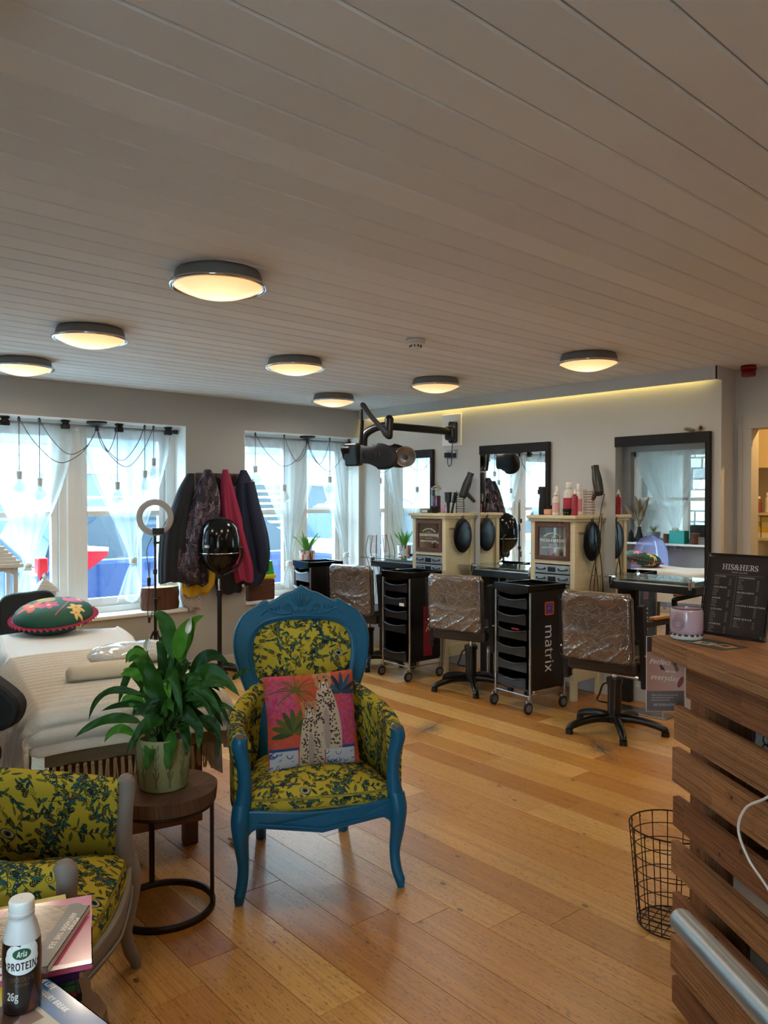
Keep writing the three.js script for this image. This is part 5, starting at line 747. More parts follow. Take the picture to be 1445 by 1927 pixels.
{
  const [cv, g] = canvas(512, 512); g.fillStyle = '#14503c'; g.fillRect(0, 0, 512, 512); const pet = (x, y, r, n, c1, c2) => { for (let k = 0; k < n; k++) { g.save(); g.translate(x, y); g.rotate(k * 6.283 / n); g.fillStyle = c1; g.beginPath(); g.ellipse(r * 0.6, 0, r * 0.62, r * 0.34, 0, 0, 7); g.fill(); g.restore(); } g.fillStyle = c2; g.beginPath(); g.arc(x, y, r * 0.22, 0, 7); g.fill(); };
  g.fillStyle = '#c9a63c'; g.beginPath(); g.ellipse(190, 195, 60, 46, 0.1, 0, 7); g.fill(); g.strokeStyle = '#8a6a1e'; g.lineWidth = 3; for (let k = -4; k < 5; k++) { g.beginPath(); g.moveTo(190 + k * 14 - 30, 150); g.lineTo(190 + k * 14 + 30, 240); g.moveTo(190 + k * 14 + 30, 150); g.lineTo(190 + k * 14 - 30, 240); g.stroke(); } g.fillStyle = '#8fb04a'; for (let k = 0; k < 8; k++) { g.save(); g.translate(120, 130); g.rotate(k * 0.8); g.beginPath(); g.ellipse(32, 0, 34, 7, 0, 0, 7); g.fill(); g.restore(); }
  pet(150, 320, 74, 5, '#e0603c', '#f0b070'); pet(250, 300, 54, 6, '#d83c6a', '#f7d070'); pet(420, 300, 44, 5, '#e8c47a', '#c98a2c'); pet(380, 150, 48, 6, '#d76a94', '#f0d080'); pet(440, 350, 30, 5, '#e8c47a', '#c98a2c');
  g.strokeStyle = '#d8527e'; g.lineWidth = 18; g.lineCap = 'round'; g.beginPath(); g.moveTo(290, 90); g.bezierCurveTo(230, 60, 250, 130, 320, 170); g.stroke(); g.fillStyle = '#d8527e'; g.beginPath(); g.ellipse(345, 190, 60, 30, 0.3, 0, 7); g.fill(); g.lineWidth = 7; g.beginPath(); g.moveTo(345, 215); g.lineTo(350, 330); g.lineTo(340, 420); g.stroke();
  const t = thing('round_cushion', 'round green flamingo and flower cushion with magenta frill on bed', 'cushion', [1.825, 0.695, -5.03], -YAW), rings = [];
  t.rotation.order = 'YXZ'; t.rotation.x = 0.2;
  for (let i = 0; i <= 14; i++) { const a = -PI / 2 + i / 14 * PI, r = pow(max(0, cos(a)), 0.6) * 0.235; rings.push([...Array(60)].map((_, j) => { const q = j / 60 * PI * 2, w = 1 + 0.008 * sin(q * 30) * abs(sin(a)); return [cos(q) * max(0.001, r) * w, 0.09 + 0.085 * sin(a), sin(q) * max(0.001, r) * w * 0.96]; })); }
  obj('printed_cover', loft(rings, { caps: false, uv: (i, j, q) => [0.5 + q[0] / 0.5, 0.5 - q[2] / 0.5] }), std('#ffffff', 0.7, 0, { map: tex(cv) }), t);
  obj('frill', sheet((u, v) => { const a = u * PI * 2, r = 0.232 + v * 0.032; return [cos(a) * r, 0.087 + 0.008 * sin(a * 46) * v - 0.006 * v, sin(a) * r * 0.96]; }, 368, 3), std('#a5174a', 0.7), t);
}
{
  const loc = (x, y, z) => { const c = cos(BT), s = sin(BT); return [BED[0] + x * c + z * s, y, BED[2] - x * s + z * c]; };
  const roll = (rows, mat, name, label, cat, p, turn, bump) => { const t = thing(name, label, cat, p, turn); seedState = bump; obj('cloth', loft(rows.map(([x, ry, rz, dz], i) => [...Array(26)].map((_, j) => { const a = j / 26 * PI * 2; return [x, ry * 0.97 + ry * sin(a), (dz || 0) + rz * cos(a) * (1 + 0.05 * sin(a * 3 + i))]; })), { uv: (i, j) => [i, j] }), mat, t); return t; };
  const rt = roll([[-0.17, 0.006, 0.01], [-0.168, 0.024, 0.04], [-0.15, 0.034, 0.062], [-0.05, 0.036, 0.068], [0.06, 0.036, 0.067], [0.15, 0.034, 0.062], [0.17, 0.025, 0.04], [0.172, 0.006, 0.01]], std('#e9dcc2', 0.95, 0, { bumpMap: bumpFluff, bumpScale: 0.004 }), 'rolled_towel', 'cream rolled towel lying across the ribbed blanket', 'towel', loc(-0.03, 0.712, 0.62), BT + 0.02, 97);
  const bag = thing('wrapped_pillow', 'flat pillow in crinkled clear plastic lying on the bed behind rolled towel', 'pillow', loc(0.13, 0.70, 0.36), BT + 0.1);
  obj('pillow', loft([...Array(13)].map((_, i) => { const s = (i / 12 - 0.5) * 2, k = sqrt(max(0.03, 1 - pow(abs(s), 4))); return [...Array(24)].map((_, j) => { const a = j / 24 * PI * 2; return [s * 0.2, 0.062 + 0.05 * k * sin(a) + 0.005 * sin(a * 5 + s * 9), 0.11 * k * cos(a)]; }); })), std('#e8e6e0', 0.1, 0, { clearcoat: 1, clearcoatRoughness: 0.05, bumpMap: crinkle, bumpScale: 0.012 }), bag);
}
{
  const t = thing('loose_fringe', 'cream fringe ends lying on the floor behind round side table', 'fringe', [1.84, 0.004, -2.97]); seedState = 96; for (let k = 0; k < 9; k++) { const a = rr(0, 6.3), l = rr(0.03, 0.06); obj('tassel', limb([[rr(-0.02, 0.02), 0.004, rr(-0.02, 0.02), 0.004], [cos(a) * l * 0.5, 0.01, sin(a) * l * 0.5, 0.006], [cos(a) * l, 0.003, sin(a) * l, 0.003]], 6, 6), std('#c9b794', 0.95), t); }
}
{ // black arm of a stool left of the bed
  const t = thing('black_stool', 'black padded armrest of a stool at left edge beside the bed', 'stool', [0.775, 0, -3.15], -YAW);
  obj('armrest', tr(prism(spline([[-0.2, 0], [-0.2, 0.1], [0, 0.13], [0.03, 0.1], [0.13, 0.02], [0.14, -0.01], [0.11, -0.06], [-0.1, -0.06]], 30, true).map((p) => [p[0], p[1]]), 0.09, 0.02), 0.12, 0.775, 0.0), M.blackMatt, t);
  obj('seat', box(0.36, 0.08, 0.36, -0.1, 0.52, -0.05, 0.03), M.blackPlastic, t); obj('arm_post', bar([0.02, 0.5, 0.04], [0.06, 0.75, 0.05], 0.016), M.black, t); obj('column', cyl(0.025, 0.03, 0.44, -0.1, 0.28, -0.05, 14), M.steel, t); for (let k = 0; k < 5; k++) obj('star_foot', limb([[-0.1, 0.08, -0.05, 0.024], [-0.1 + cos(k * 1.257) * 0.14, 0.07, -0.05 + sin(k * 1.257) * 0.14, 0.02], [-0.1 + cos(k * 1.257) * 0.25, 0.02, -0.05 + sin(k * 1.257) * 0.25, 0.018]], 8, 8), M.blackPlastic, t);
}
// ---------- side table and peace lily ----------
const TBL = [1.36, 0, -2.68];
{
  const grain = tex((seedState = 101, woodCanvas(512, 512, [112, 82, 60], [38, 26, 20], { streaks: 1600, flecks: 400, knots: 1, contrast: 0.35 })), 2.2, 2.2), wm = std('#d8c6b8', 0.75, 0, { map: grain, bumpMap: grain, bumpScale: 0.004 });
  const t = thing('side_table', 'round wooden side table with dark iron hoop base carrying the plant', 'table', TBL, 0.4);
  const top = clean(new THREE.CylinderGeometry(0.195, 0.19, 0.05, 48)); { const p = top.attributes.position, u = top.attributes.uv; for (let i = 0; i < p.count; i++) u.setXY(i, p.getX(i) + p.getY(i) * 0.3, p.getZ(i)); } obj('table_top', tr(top, 0, 0.425, 0), wm, t);
  obj('top_hoop', tor(0.178, 0.008, 0, 0.392, 0, PI / 2, 0, 0, 44, 6), M.ironBrown, t); obj('floor_hoop', tr(lathe([[0.17, 0], [0.186, 0], [0.186, 0.02], [0.17, 0.02], [0.17, 0]], 48), 0, 0, 0), M.ironBrown, t);
  for (const a of [1.14, 3.24, 5.33]) obj('leg', box(0.02, 0.38, 0.012, cos(a) * 0.178, 0.2, sin(a) * 0.178, 0.002, 0, -a + PI / 2), M.ironBrown, t);
}
{
  const t = thing('peace_lily', 'leafy peace lily in a sage green embossed pot on round table', 'potted plant', [TBL[0], 0.4505, TBL[2]], -YAW), potM = std('#8c8c60', 0.4), reliefM = std('#636a45', 0.45);
  const pot = obj('pot', lathe([[0.001, 0], [0.082, 0], [0.086, 0.008], [0.097, 0.1], [0.101, 0.19], [0.095, 0.192], [0.092, 0.165], [0.001, 0.165]], 48), potM, t);
  for (let k = 0; k < 12; k++) { const a = k * PI / 6, at = (r, y, da) => [cos(a + da) * r, y, sin(a + da) * r]; obj('relief_sprig', [tube([at(0.09, 0.02, 0), at(0.094, 0.07, 0.02), at(0.098, 0.13, -0.01), at(0.1, 0.17, 0)], 0.003, 12, 5), ...[0.05, 0.085, 0.12, 0.15].flatMap((y) => [-1, 1].map((s) => tube([at(0.0895 + y * 0.062, y, 0), at(0.0905 + y * 0.062, y + 0.014, s * 0.08), at(0.091 + y * 0.062, y + 0.03, s * 0.1)], 0.0024, 6, 4)))], reliefM, pot); }
  obj('soil', cyl(0.091, 0.091, 0.01, 0, 0.166, 0, 30), std('#2a1d14', 0.95), t);
  const mats = ['#27561c', '#2f621e', '#1e4a18', '#4c8a26', '#1a4018'].map((c) => std(c, 0.5, 0, { transmission: 0.12, thickness: 0, specularIntensity: 0.5 })), stemM = std('#2c4a1c', 0.5); seedState = 103;
  const K = 0.00193, X0 = 306, Y0 = 1402, PT = 0.19;
  const leaf = (b, m, e, w, z, k, stem = true) => {
    const B = V((b[0] - X0) * K, (Y0 - b[1]) * K + PT, z * 0.5), E = V((e[0] - X0) * K, (Y0 - e[1]) * K + PT, z), Md = m ? V((m[0] - X0) * K, (Y0 - m[1]) * K + PT, z * 0.8) : B.clone().lerp(E, 0.5).add(V(0, 0.012, 0.01)), cv = new THREE.QuadraticBezierCurve3(B, Md.multiplyScalar(2).sub(B.clone().add(E).multiplyScalar(0.5)), E), hw = w * K * 0.47;
    const view = V(rr(-0.35, 0.35), rr(0.2, 0.7), 0.8).normalize(), lm = obj('leaf', sheet((u, v) => { const p = cv.getPoint(v), tn = cv.getTangent(v), sd = tn.clone().cross(view).normalize(), x = (u - 0.5) * 2, wd = hw * pow(sin(PI * pow(min(1, max(0, v)), 0.72)), 0.75) + 0.0006, nn = sd.clone().cross(tn).normalize(); p.addScaledVector(sd, x * wd).addScaledVector(nn, wd * (0.28 * abs(x)) + 0.004 * sin(v * 14 + u * 3)); return [p.x, p.y, p.z]; }, 6, 14), mats[k % 5], t);
    if (stem) obj('petiole', tube([[B.x * 0.12 + rr(-0.02, 0.02), PT - 0.03, z * 0.15], [B.x * 0.55, lerp(PT, B.y, 0.55) + 0.01, z * 0.35], [B.x, B.y, B.z]], 0.0028, 10, 5), stemM, t);
  };
  [[[325, 1262], [312, 1195], [284, 1172], 32, -0.02, 1], [[338, 1258], [350, 1205], [388, 1172], 30, 0.04, 3], [[331, 1268], [345, 1230], [362, 1190], 24, -0.06, 3], [[306, 1340], [296, 1290], [290, 1250], 44, 0.06, 0], [[292, 1300], [262, 1250], [240, 1244], 14, -0.05, 1], [[288, 1300], [262, 1280], [238, 1273], 18, 0.05, 3], [[290, 1330], [215, 1312], [180, 1364], 14, 0.08, 2], [[272, 1372], [215, 1362], [157, 1393], 20, 0.1, 0], [[276, 1352], [235, 1346], [184, 1360], 14, -0.02, 2], [[352, 1300], [385, 1258], [425, 1282], 26, -0.08, 4], [[366, 1318], [400, 1280], [456, 1322], 36, 0.05, 0], [[436, 1300], [452, 1288], [472, 1280], 10, -0.04, 2, false], [[360, 1348], [405, 1335], [454, 1352], 14, 0.06, 2], [[366, 1372], [412, 1368], [421, 1428], 15, 0.1, 4], [[358, 1372], [384, 1372], [386, 1416], 20, 0.12, 0], [[300, 1396], [296, 1420], [294, 1450], 22, 0.13, 1], [[332, 1385], [334, 1415], [330, 1448], 26, 0.13, 1], [[258, 1400], [228, 1384], [205, 1408], 17, 0.06, 3], [[380, 1322], [410, 1305], [434, 1322], 16, -0.06, 2], [[316, 1335], [288, 1300], [256, 1306], 36, -0.02, 4], [[330, 1320], [336, 1290], [362, 1262], 24, 0.02, 4], [[344, 1330], [372, 1318], [398, 1330], 30, 0.08, 0], [[322, 1350], [300, 1340], [262, 1352], 30, 0.09, 4], [[340, 1360], [362, 1352], [392, 1376], 30, 0.1, 2], [[316, 1372], [290, 1368], [268, 1398], 26, 0.11, 0], [[326, 1300], [322, 1280], [318, 1240], 26, -0.1, 2], [[352, 1350], [392, 1395], [402, 1400], 20, -0.05, 4], [[306, 1368], [280, 1380], [256, 1420], 18, 0.12, 2], [[346, 1380], [362, 1392], [366, 1424], 18, 0.12, 4], [[330, 1360], [340, 1330], [346, 1300], 34, -0.12, 2], [[300, 1360], [286, 1330], [270, 1320], 34, -0.12, 4], [[364, 1330], [388, 1300], [418, 1300], 24, -0.12, 0]].forEach(([b, m, e, w, z, k, s]) => leaf(b, m, e, w, z, k, s));
  for (let i = 0; i < 44; i++) { const a = rr(-1.5, 1.5), r = rr(50, 140), bx = 306 + sin(a) * r * 0.35, by = 1385 - rr(10, 90), ex = 306 + sin(a) * r * 1.05, ey = by + rr(-70, 60); leaf([bx, by], [(bx + ex) / 2, min(by, ey) - rr(0, 18)], [ex, ey], rr(14, 28), rr(-0.14, 0.13), floor(rr(0, 5))); }
  for (const [x, y, z] of [[362, 1205, 0.05], [280, 1240, 0.02]]) { const sx = (x - X0) * K, sy = (Y0 - y) * K + PT; obj('spathe', sheet((u, v) => [sx + (u - 0.5) * 0.024 * sin(PI * pow(v, 0.7)) + 0.01 * v, sy + v * 0.06, z + 0.02 * pow(abs(u - 0.5) * 2, 2)], 6, 8), std('#e6e6d6', 0.6), t); obj('flower_stalk', tube([[sx * 0.2, PT, 0], [sx * 0.8, lerp(PT, sy, 0.6), z], [sx, sy, z]], 0.002, 10, 5), stemM, t); }
}
// ---------- reception counter of reclaimed pallet boards ----------
const DO = [2.19, -1.13], DT = Math.atan2(-0.813, -0.582), DL = (x, y, z) => [DO[0] - 0.582 * x - 0.813 * z, y, DO[1] + 0.813 * x - 0.582 * z];
{
  const t = thing('reception_counter', 'reception counter of reclaimed brown pallet boards with thick wooden top', 'counter', [DO[0], 0, DO[1]], DT);
  const pal = [0, 1].map((k) => tex((seedState = 111 + k, woodCanvas(1024, 256, [[172, 118, 72], [152, 102, 64]][k], [40, 24, 14], { streaks: 1500, flecks: 260, knots: 4, contrast: 0.28 })), 1 / 0.9, 1 / 0.26)), bm = [0, 1].map((k) => std(['#ffffff', '#f6e8da'][k], 0.75, 0, { map: pal[k], bumpMap: pal[k], bumpScale: 0.003 }));
  const rows = [[0.928, 1.042, 0.03, -0.02, 1], [0.80, 0.9, 0, 0, 0], [0.674, 0.776, -0.006, 0.002, 0], [0.544, 0.632, -0.004, 0, 1], [0.407, 0.5, -0.008, 0.003, 0], [0.255, 0.348, -0.004, 0, 1], [0.12, 0.22, -0.01, 0.002, 0], [0.02, 0.1, -0.004, 0, 1]];
  seedState = 113; for (const [a, b, x, z, k] of rows) obj('front_board', bb(x, 1.3, a, b, z - 0.024, z, 0.004), bm[k], t);
  for (const x of [0.05, 0.62, 1.2]) obj('batten', bb(x, x + 0.09, 0.0, 1.04, -0.09, -0.0245, 0.004), bm[1], t);
  obj('worktop', bb(-0.045, 1.32, 1.043, 1.1, -0.62, 0.05, 0.008), bm[0], t);
  for (const x of [0.02, 1.26]) for (const z of [-0.56]) obj('rear_post', bb(x, x + 0.06, 0, 1.043, z, z + 0.06, 0.004), bm[1], t);
  obj('rear_panel', bb(0.02, 1.28, 0, 1.04, -0.575, -0.562), bm[1], t); obj('end_panel', bb(0.1, 0.115, 0.0, 1.04, -0.56, -0.1), bm[1], t);
  obj('inner_shelf', bb(0.02, 1.28, 0.50, 0.52, -0.56, -0.09), bm[1], t); obj('inner_shelf', bb(0.02, 1.28, 0.775, 0.793, -0.56, -0.09), bm[1], t); obj('inner_shelf', bb(0.02, 1.28, 0.1, 0.12, -0.56, -0.09), bm[1], t);
  obj('inner_panel', bb(0.15, 1.28, 0.36, 0.5, -0.115, -0.1), M.white, t); obj('inner_panel', bb(0.2, 1.28, 0.12, 0.3, -0.14, -0.12), std('#8f979b', 0.5), t);
}
{
  const m = thing('plant_mug', 'lilac ceramic mug with raised sun motif on counter corner', 'mug', DL(0.035, 1.1008, -0.02), -YAW), gl = std('#c3a5b0', 0.25, 0, { clearcoat: 0.8 });
  obj('mug_body', lathe([[0.001, 0.012], [0.036, 0.012], [0.044, 0.018], [0.046, 0.03], [0.046, 0.078], [0.043, 0.087], [0.039, 0.088], [0.041, 0.07], [0.04, 0.024], [0.001, 0.022]], 40), gl, m); obj('dark_rim', tor(0.041, 0.0016, 0, 0.088, 0, PI / 2, 0, 0, 40, 6), std('#3a2228', 0.3), m);
  obj('foot_band', lathe([[0.001, 0], [0.04, 0], [0.044, 0.004], [0.044, 0.016], [0.036, 0.018], [0.001, 0.016]], 40), std('#cfcdc8', 0.3), m); obj('scallop_trim', [...Array(16)].map((_, k) => sph(0.007, cos(k * PI / 8) * 0.041, 0.015, sin(k * PI / 8) * 0.041, 1, 0.5, 1, 8)), std('#3d3450', 0.3), m);
  obj('sun_motif', [tor(0.011, 0.002, -0.036, 0.048, 0.03, 0, -0.87, 0, 24, 6), tor(0.018, 0.0022, -0.0355, 0.048, 0.0295, 0, -0.87, 0, 24, 6)], std('#a98a96', 0.3), m);
  const [c, g] = canvas(640, 768); g.fillStyle = '#2b2624'; g.fillRect(0, 0, 640, 768); g.fillStyle = '#322d2b'; g.fillRect(36, 40, 568, 690); g.fillStyle = '#e8e4de'; g.textAlign = 'center'; g.font = '74px serif'; g.fillText('HIS&HERS', 330, 132, 380); g.font = '20px sans-serif'; g.fillText('H A I R   S A L O N', 330, 164);
  g.textAlign = 'left'; seedState = 117; const col = (x, heads, w) => { let y = 210; for (const h of heads) { g.fillStyle = '#e8e4de'; g.font = 'bold 19px serif'; g.fillText(h.split('').join(' '), x, y); y += 22; const n = 4 + floor(rnd() * 3); for (let k = 0; k < n; k++) { g.fillStyle = 'rgba(225,220,214,0.75)'; g.font = '13px sans-serif'; g.fillText(['Wash & cut', 'Dry cut', 'Restyle', 'Fringe trim', 'Blow dry', 'Full head', 'Half head', 'Roots', 'Tint & cut', 'Toner', 'Long hair', 'Gents cut'][floor(rnd() * 12)], x, y); g.fillText('£' + (8 + floor(rnd() * 80)), x + w, y); y += 18; } y += 16; } };
  col(76, ['CUTTING', 'CHILDREN', 'GENTS', 'STYLING', 'PERMING'], 160); col(330, ['COLOURING', 'HIGHLIGHTS', 'COLOUR CORRECTION', 'HAIR REPAIR'], 190); g.fillStyle = 'rgba(225,220,214,0.6)'; g.fillRect(304, 190, 2, 520); g.fillRect(70, 182, 500, 2);
  const s = thing('price_list', 'dark price list board headed HIS & HERS standing on counter', 'sign', DL(0.055, 1.1012, -0.145), DT + 0.5); 
  const tilt = (g2) => tr(g2, 0, 0, 0, -0.22); obj('acrylic_board', tilt(box(0.205, 0.245, 0.006, 0, 0.1245, 0, 0.003)), std('#2a2422', 0.2), s);
  obj('printed_sheet', tilt(tr(new THREE.PlaneGeometry(0.19, 0.228), 0, 0.1245, 0.0045)), std('#ffffff', 0.3, 0, { map: tex(c), clearcoat: 0.6 }), s);
  for (const a of [-1, 1]) for (const b of [0.012, 0.237]) obj('standoff_screw', tilt(cyl(0.004, 0.004, 0.012, a * 0.092, b, 0.004, 12, PI / 2)), M.chrome, s); obj('easel_leg', tilt(box(0.06, 0.2, 0.005, 0, 0.1, -0.025, 0.002, 0.22)), M.blackMatt, s);
  const [p, h] = canvas(384, 768); { // poster: close-up of an eyebrow and an eye
    const gr = h.createLinearGradient(0, 0, 384, 0); gr.addColorStop(0, '#b57c6a'); gr.addColorStop(0.6, '#cf9a86'); gr.addColorStop(1, '#d8ac9a'); h.fillStyle = gr; h.fillRect(0, 0, 384, 768); h.fillStyle = '#3a302e'; h.beginPath(); h.moveTo(0, 0); h.lineTo(240, 0); h.quadraticCurveTo(150, 60, 160, 130); h.lineTo(0, 160); h.fill();
    seedState = 119; for (let k = 0; k < 220; k++) { const q = k / 220, x = 170 + q * 130 + 20 * sin(q * 3), y = 120 + q * 250; h.strokeStyle = 'rgba(62,40,34,0.55)'; h.lineWidth = 2.5; h.beginPath(); h.moveTo(x + rr(-16, 16), y + rr(-8, 8)); h.lineTo(x + rr(-2, 34), y - rr(10, 34)); h.stroke(); } h.fillStyle = '#4a2a26'; h.beginPath(); h.ellipse(160, 330, 46, 16, 1.0, 0, 7); h.fill(); h.fillStyle = '#8f4a44'; h.beginPath(); h.ellipse(345, 470, 26, 60, 0.4, 0, 7); h.fill();
    h.fillStyle = '#f6efea'; h.font = 'italic 64px serif'; h.save(); h.rotate(0.1); h.fillText('Perfect', 50, 270); h.font = '34px sans-serif'; h.fillText('eyebrows', 190, 345); h.font = 'italic 66px serif'; h.fillText('everyday', 80, 430, 290); h.restore(); h.fillStyle = '#6f625e'; h.fillRect(0, 560, 384, 208); h.fillStyle = '#d8ceca'; h.font = '19px sans-serif'; ['Wake up with perfect eyebrows', 'semi permanent make-up', 'natural looking brows'].forEach((w, i) => h.fillText(w, 50, 610 + i * 26)); h.font = '32px sans-serif'; h.fillText('MICROBLADING', 70, 715);
  }
  const po = thing('poster', 'narrow pink beauty poster reading Perfect eyebrows everyday at counter end', 'poster', DL(-0.052, 0.868, 0.0), DT + PI / 2 - 0.12); obj('poster_card', box(0.115, 0.225, 0.003, 0, 0.1125, 0), std('#dcd6d0', 0.5), po); obj('printed_face', tr(new THREE.PlaneGeometry(0.113, 0.223), 0, 0.1125, 0.0018), std('#ffffff', 0.35, 0, { map: tex(p) }), po);
  for (const [x, z, a, col2, lab, w, d] of [[0.13, -0.05, 0.3, '#4d5a58', 'large green grey leaflet lying flat on the counter', 0.15, 0.1], [0.12, -0.03, 0.5, '#d8c4a8', 'small cream card on the counter leaflet', 0.05, 0.035], [0.17, -0.06, 0.2, '#c98f6a', 'small orange patterned card on the counter leaflet', 0.05, 0.04]]) { const l = thing('leaflet', lab, 'leaflet', DL(x, 1.1004 + (w < 0.1 ? 0.0014 : 0), z), DT + a); obj('card', box(w, 0.0012, d, 0, 0.0006, 0), std(col2, 0.5), l); if (w < 0.1) obj('print_mark', box(w * 0.5, 0.0004, d * 0.4, 0, 0.0014, 0), std('#2c2a28', 0.5), l); }
  const bx = thing('gift_box', 'white box with black figure mark inside the counter gap', 'box', DL(0.24, 0.794, -0.16), DT + 0.1); obj('box_body', box(0.09, 0.11, 0.05, 0, 0.055, 0, 0.006), M.white, bx); obj('figure_mark', [tor(0.011, 0.0015, 0, 0.07, 0.026, 0, 0, 0, 20, 5), tor(0.013, 0.0015, 0, 0.045, 0.026, 0, 0, 0, 20, 5)], M.black, bx);
  const mg = thing('printed_mug', 'patterned mug with grey handle inside the counter gap', 'mug', DL(0.16, 0.794, -0.19), DT); obj('mug_body', lathe([[0.001, 0], [0.036, 0], [0.038, 0.09], [0.035, 0.09], [0.034, 0.006], [0.001, 0.006]], 28), std('#8a4a5a', 0.35), mg); obj('mug_rim', tor(0.037, 0.004, 0, 0.085, 0, PI / 2, 0, 0, 28, 6), std('#cfd0da', 0.3), mg); obj('handle', tor(0.024, 0.006, 0.025, 0.045, 0.035, 0, -0.9, 0, 18, 8), M.white, mg);
  const pg = thing('plug_adapter', 'white plug adapter lying inside the lower counter gap', 'plug', DL(0.3, 0.5205, -0.14), DT); obj('adapter', box(0.08, 0.035, 0.05, 0, 0.0175, 0, 0.008), M.white, pg); obj('plug_top', [box(0.03, 0.02, 0.03, 0, 0.045, 0, 0.005), cyl(0.005, 0.004, 0.04, 0, 0.07, 0, 8)], M.white, pg);
  cable('white cable looping in front of the pallet boards', [DL(0.55, 0.86, 0.012), DL(0.47, 0.80, 0.016), DL(0.4, 0.75, 0.02), DL(0.375, 0.69, 0.022), DL(0.41, 0.635, 0.018), DL(0.47, 0.6, 0.012), DL(0.55, 0.56, 0.01)], 0.0035, M.white);
}
{ // handle bar near the camera
  const t = thing('grab_bar', 'blurred silver tubular handle at the bottom right corner', 'handle', [0.759, 0, -0.381]), L = (x, y, z) => [x - 0.759, y, z + 0.381];
  obj('tube_bar', [bar(L(0.759, 1.074, -0.381), L(0.54, 1.118, -0.145), 0.0125, 0.0125, 18), sph(0.0125, 0, 1.074, 0)], std('#9fa4a8', 0.35, 0.7), t); obj('upright', [tube([L(0.54, 1.118, -0.145), L(0.5, 1.11, -0.1), L(0.49, 1.0, -0.08), L(0.49, 0.5, -0.08), L(0.49, 0.0, -0.08)], 0.0125, 40, 12)], std('#9fa4a8', 0.35, 0.7), t); obj('foot_plate', bb(-0.36, -0.17, 0, 0.012, 0.2, 0.4, 0.004), M.blackMatt, t);
}
{ // wire basket
  const t = thing('wire_basket', 'round dark wire waste basket on floor beside the counter', 'basket', [2.63, 0, -1.36], 0.2), R = (y) => lerp(0.115, 0.145, y / 0.35), hoops = [0.006, 0.055, 0.105, 0.155, 0.205, 0.255, 0.305, 0.35];
  for (const y of hoops) obj('hoop', tor(R(y), y === 0.35 || y < 0.01 ? 0.003 : 0.0019, 0, y, 0, PI / 2, 0, 0, 44, 5), M.ironBrown, t); for (let k = 0; k < 16; k++) { const a = k * PI / 8; obj('upright_wire', [bar([cos(a) * R(0), 0.006, sin(a) * R(0)], [cos(a) * R(0.35), 0.352, sin(a) * R(0.35)], 0.0019, 0.0019, 5), bar([cos(a) * R(0.35) * 0.97, 0.335, sin(a) * R(0.35) * 0.97], [cos(a) * R(0.35) * 1.01, 0.353, sin(a) * R(0.35) * 1.01], 0.0022, 0.0022, 5)], M.ironBrown, t); } for (let k = -3; k <= 3; k++) { const x = k * 0.032, w = sqrt(0.115 * 0.115 - x * x); obj('base_wire', [bar([x, 0.006, -w], [x, 0.006, w], 0.0019), bar([-w, 0.006, x], [w, 0.006, x], 0.0019)], M.ironBrown, t); }
}
// ---------- driftwood table with magazines ----------
{
  const t = thing('driftwood_table', 'gnarled driftwood stump table at the bottom left corner', 'table', [0.47, 0, -1.56]), dw = tex((seedState = 121, woodCanvas(1024, 512, [156, 126, 102], [58, 40, 30], { streaks: 2200, flecks: 300, knots: 3, contrast: 0.35 })), 1.6, 1.2), m = std('#e0d2c4', 0.85, 0, { map: dw, bumpMap: dw, bumpScale: 0.006 }), rings = [];
  for (let i = 0; i <= 22; i++) { const s = i / 22, y = s * 0.5; rings.push([...Array(120)].map((_, j) => { const a = j / 120 * PI * 2, base = lerp(0.17, 0.205, sm(0, 0.65, s)) - 0.03 * sm(0.7, 1, s), r = base * (1 + 0.06 * sin(a * 2 + 0.8 + s) + 0.05 * sin(a * 5 - 1.4 * s + sin(s * 4)) + 0.03 * sin(a * 11 + 2.2 * sin(s * 3.3)) + 0.014 * sin(a * 23 + 3 * sin(s * 2.4 + a))); return [cos(a) * r, y, sin(a) * r]; })); }
  obj('trunk', loft(rings, { uv: (i, j) => [i * 0.6, j * 1.5] }), m, t);
  for (const [a, d] of [[-0.6, 1], [0.6, 0.9], [2.2, 1], [3.8, 0.9]]) obj('root', limb([[cos(a) * 0.14, 0.42, sin(a) * 0.14, 0.05 * d], [cos(a) * 0.165, 0.25, sin(a) * 0.165, 0.045 * d], [cos(a + 0.2) * 0.16, 0.1, sin(a + 0.2) * 0.16, 0.05 * d], [cos(a + 0.2) * 0.19, 0.02, sin(a + 0.2) * 0.19, 0.03]], 10, 16), m, t);
}
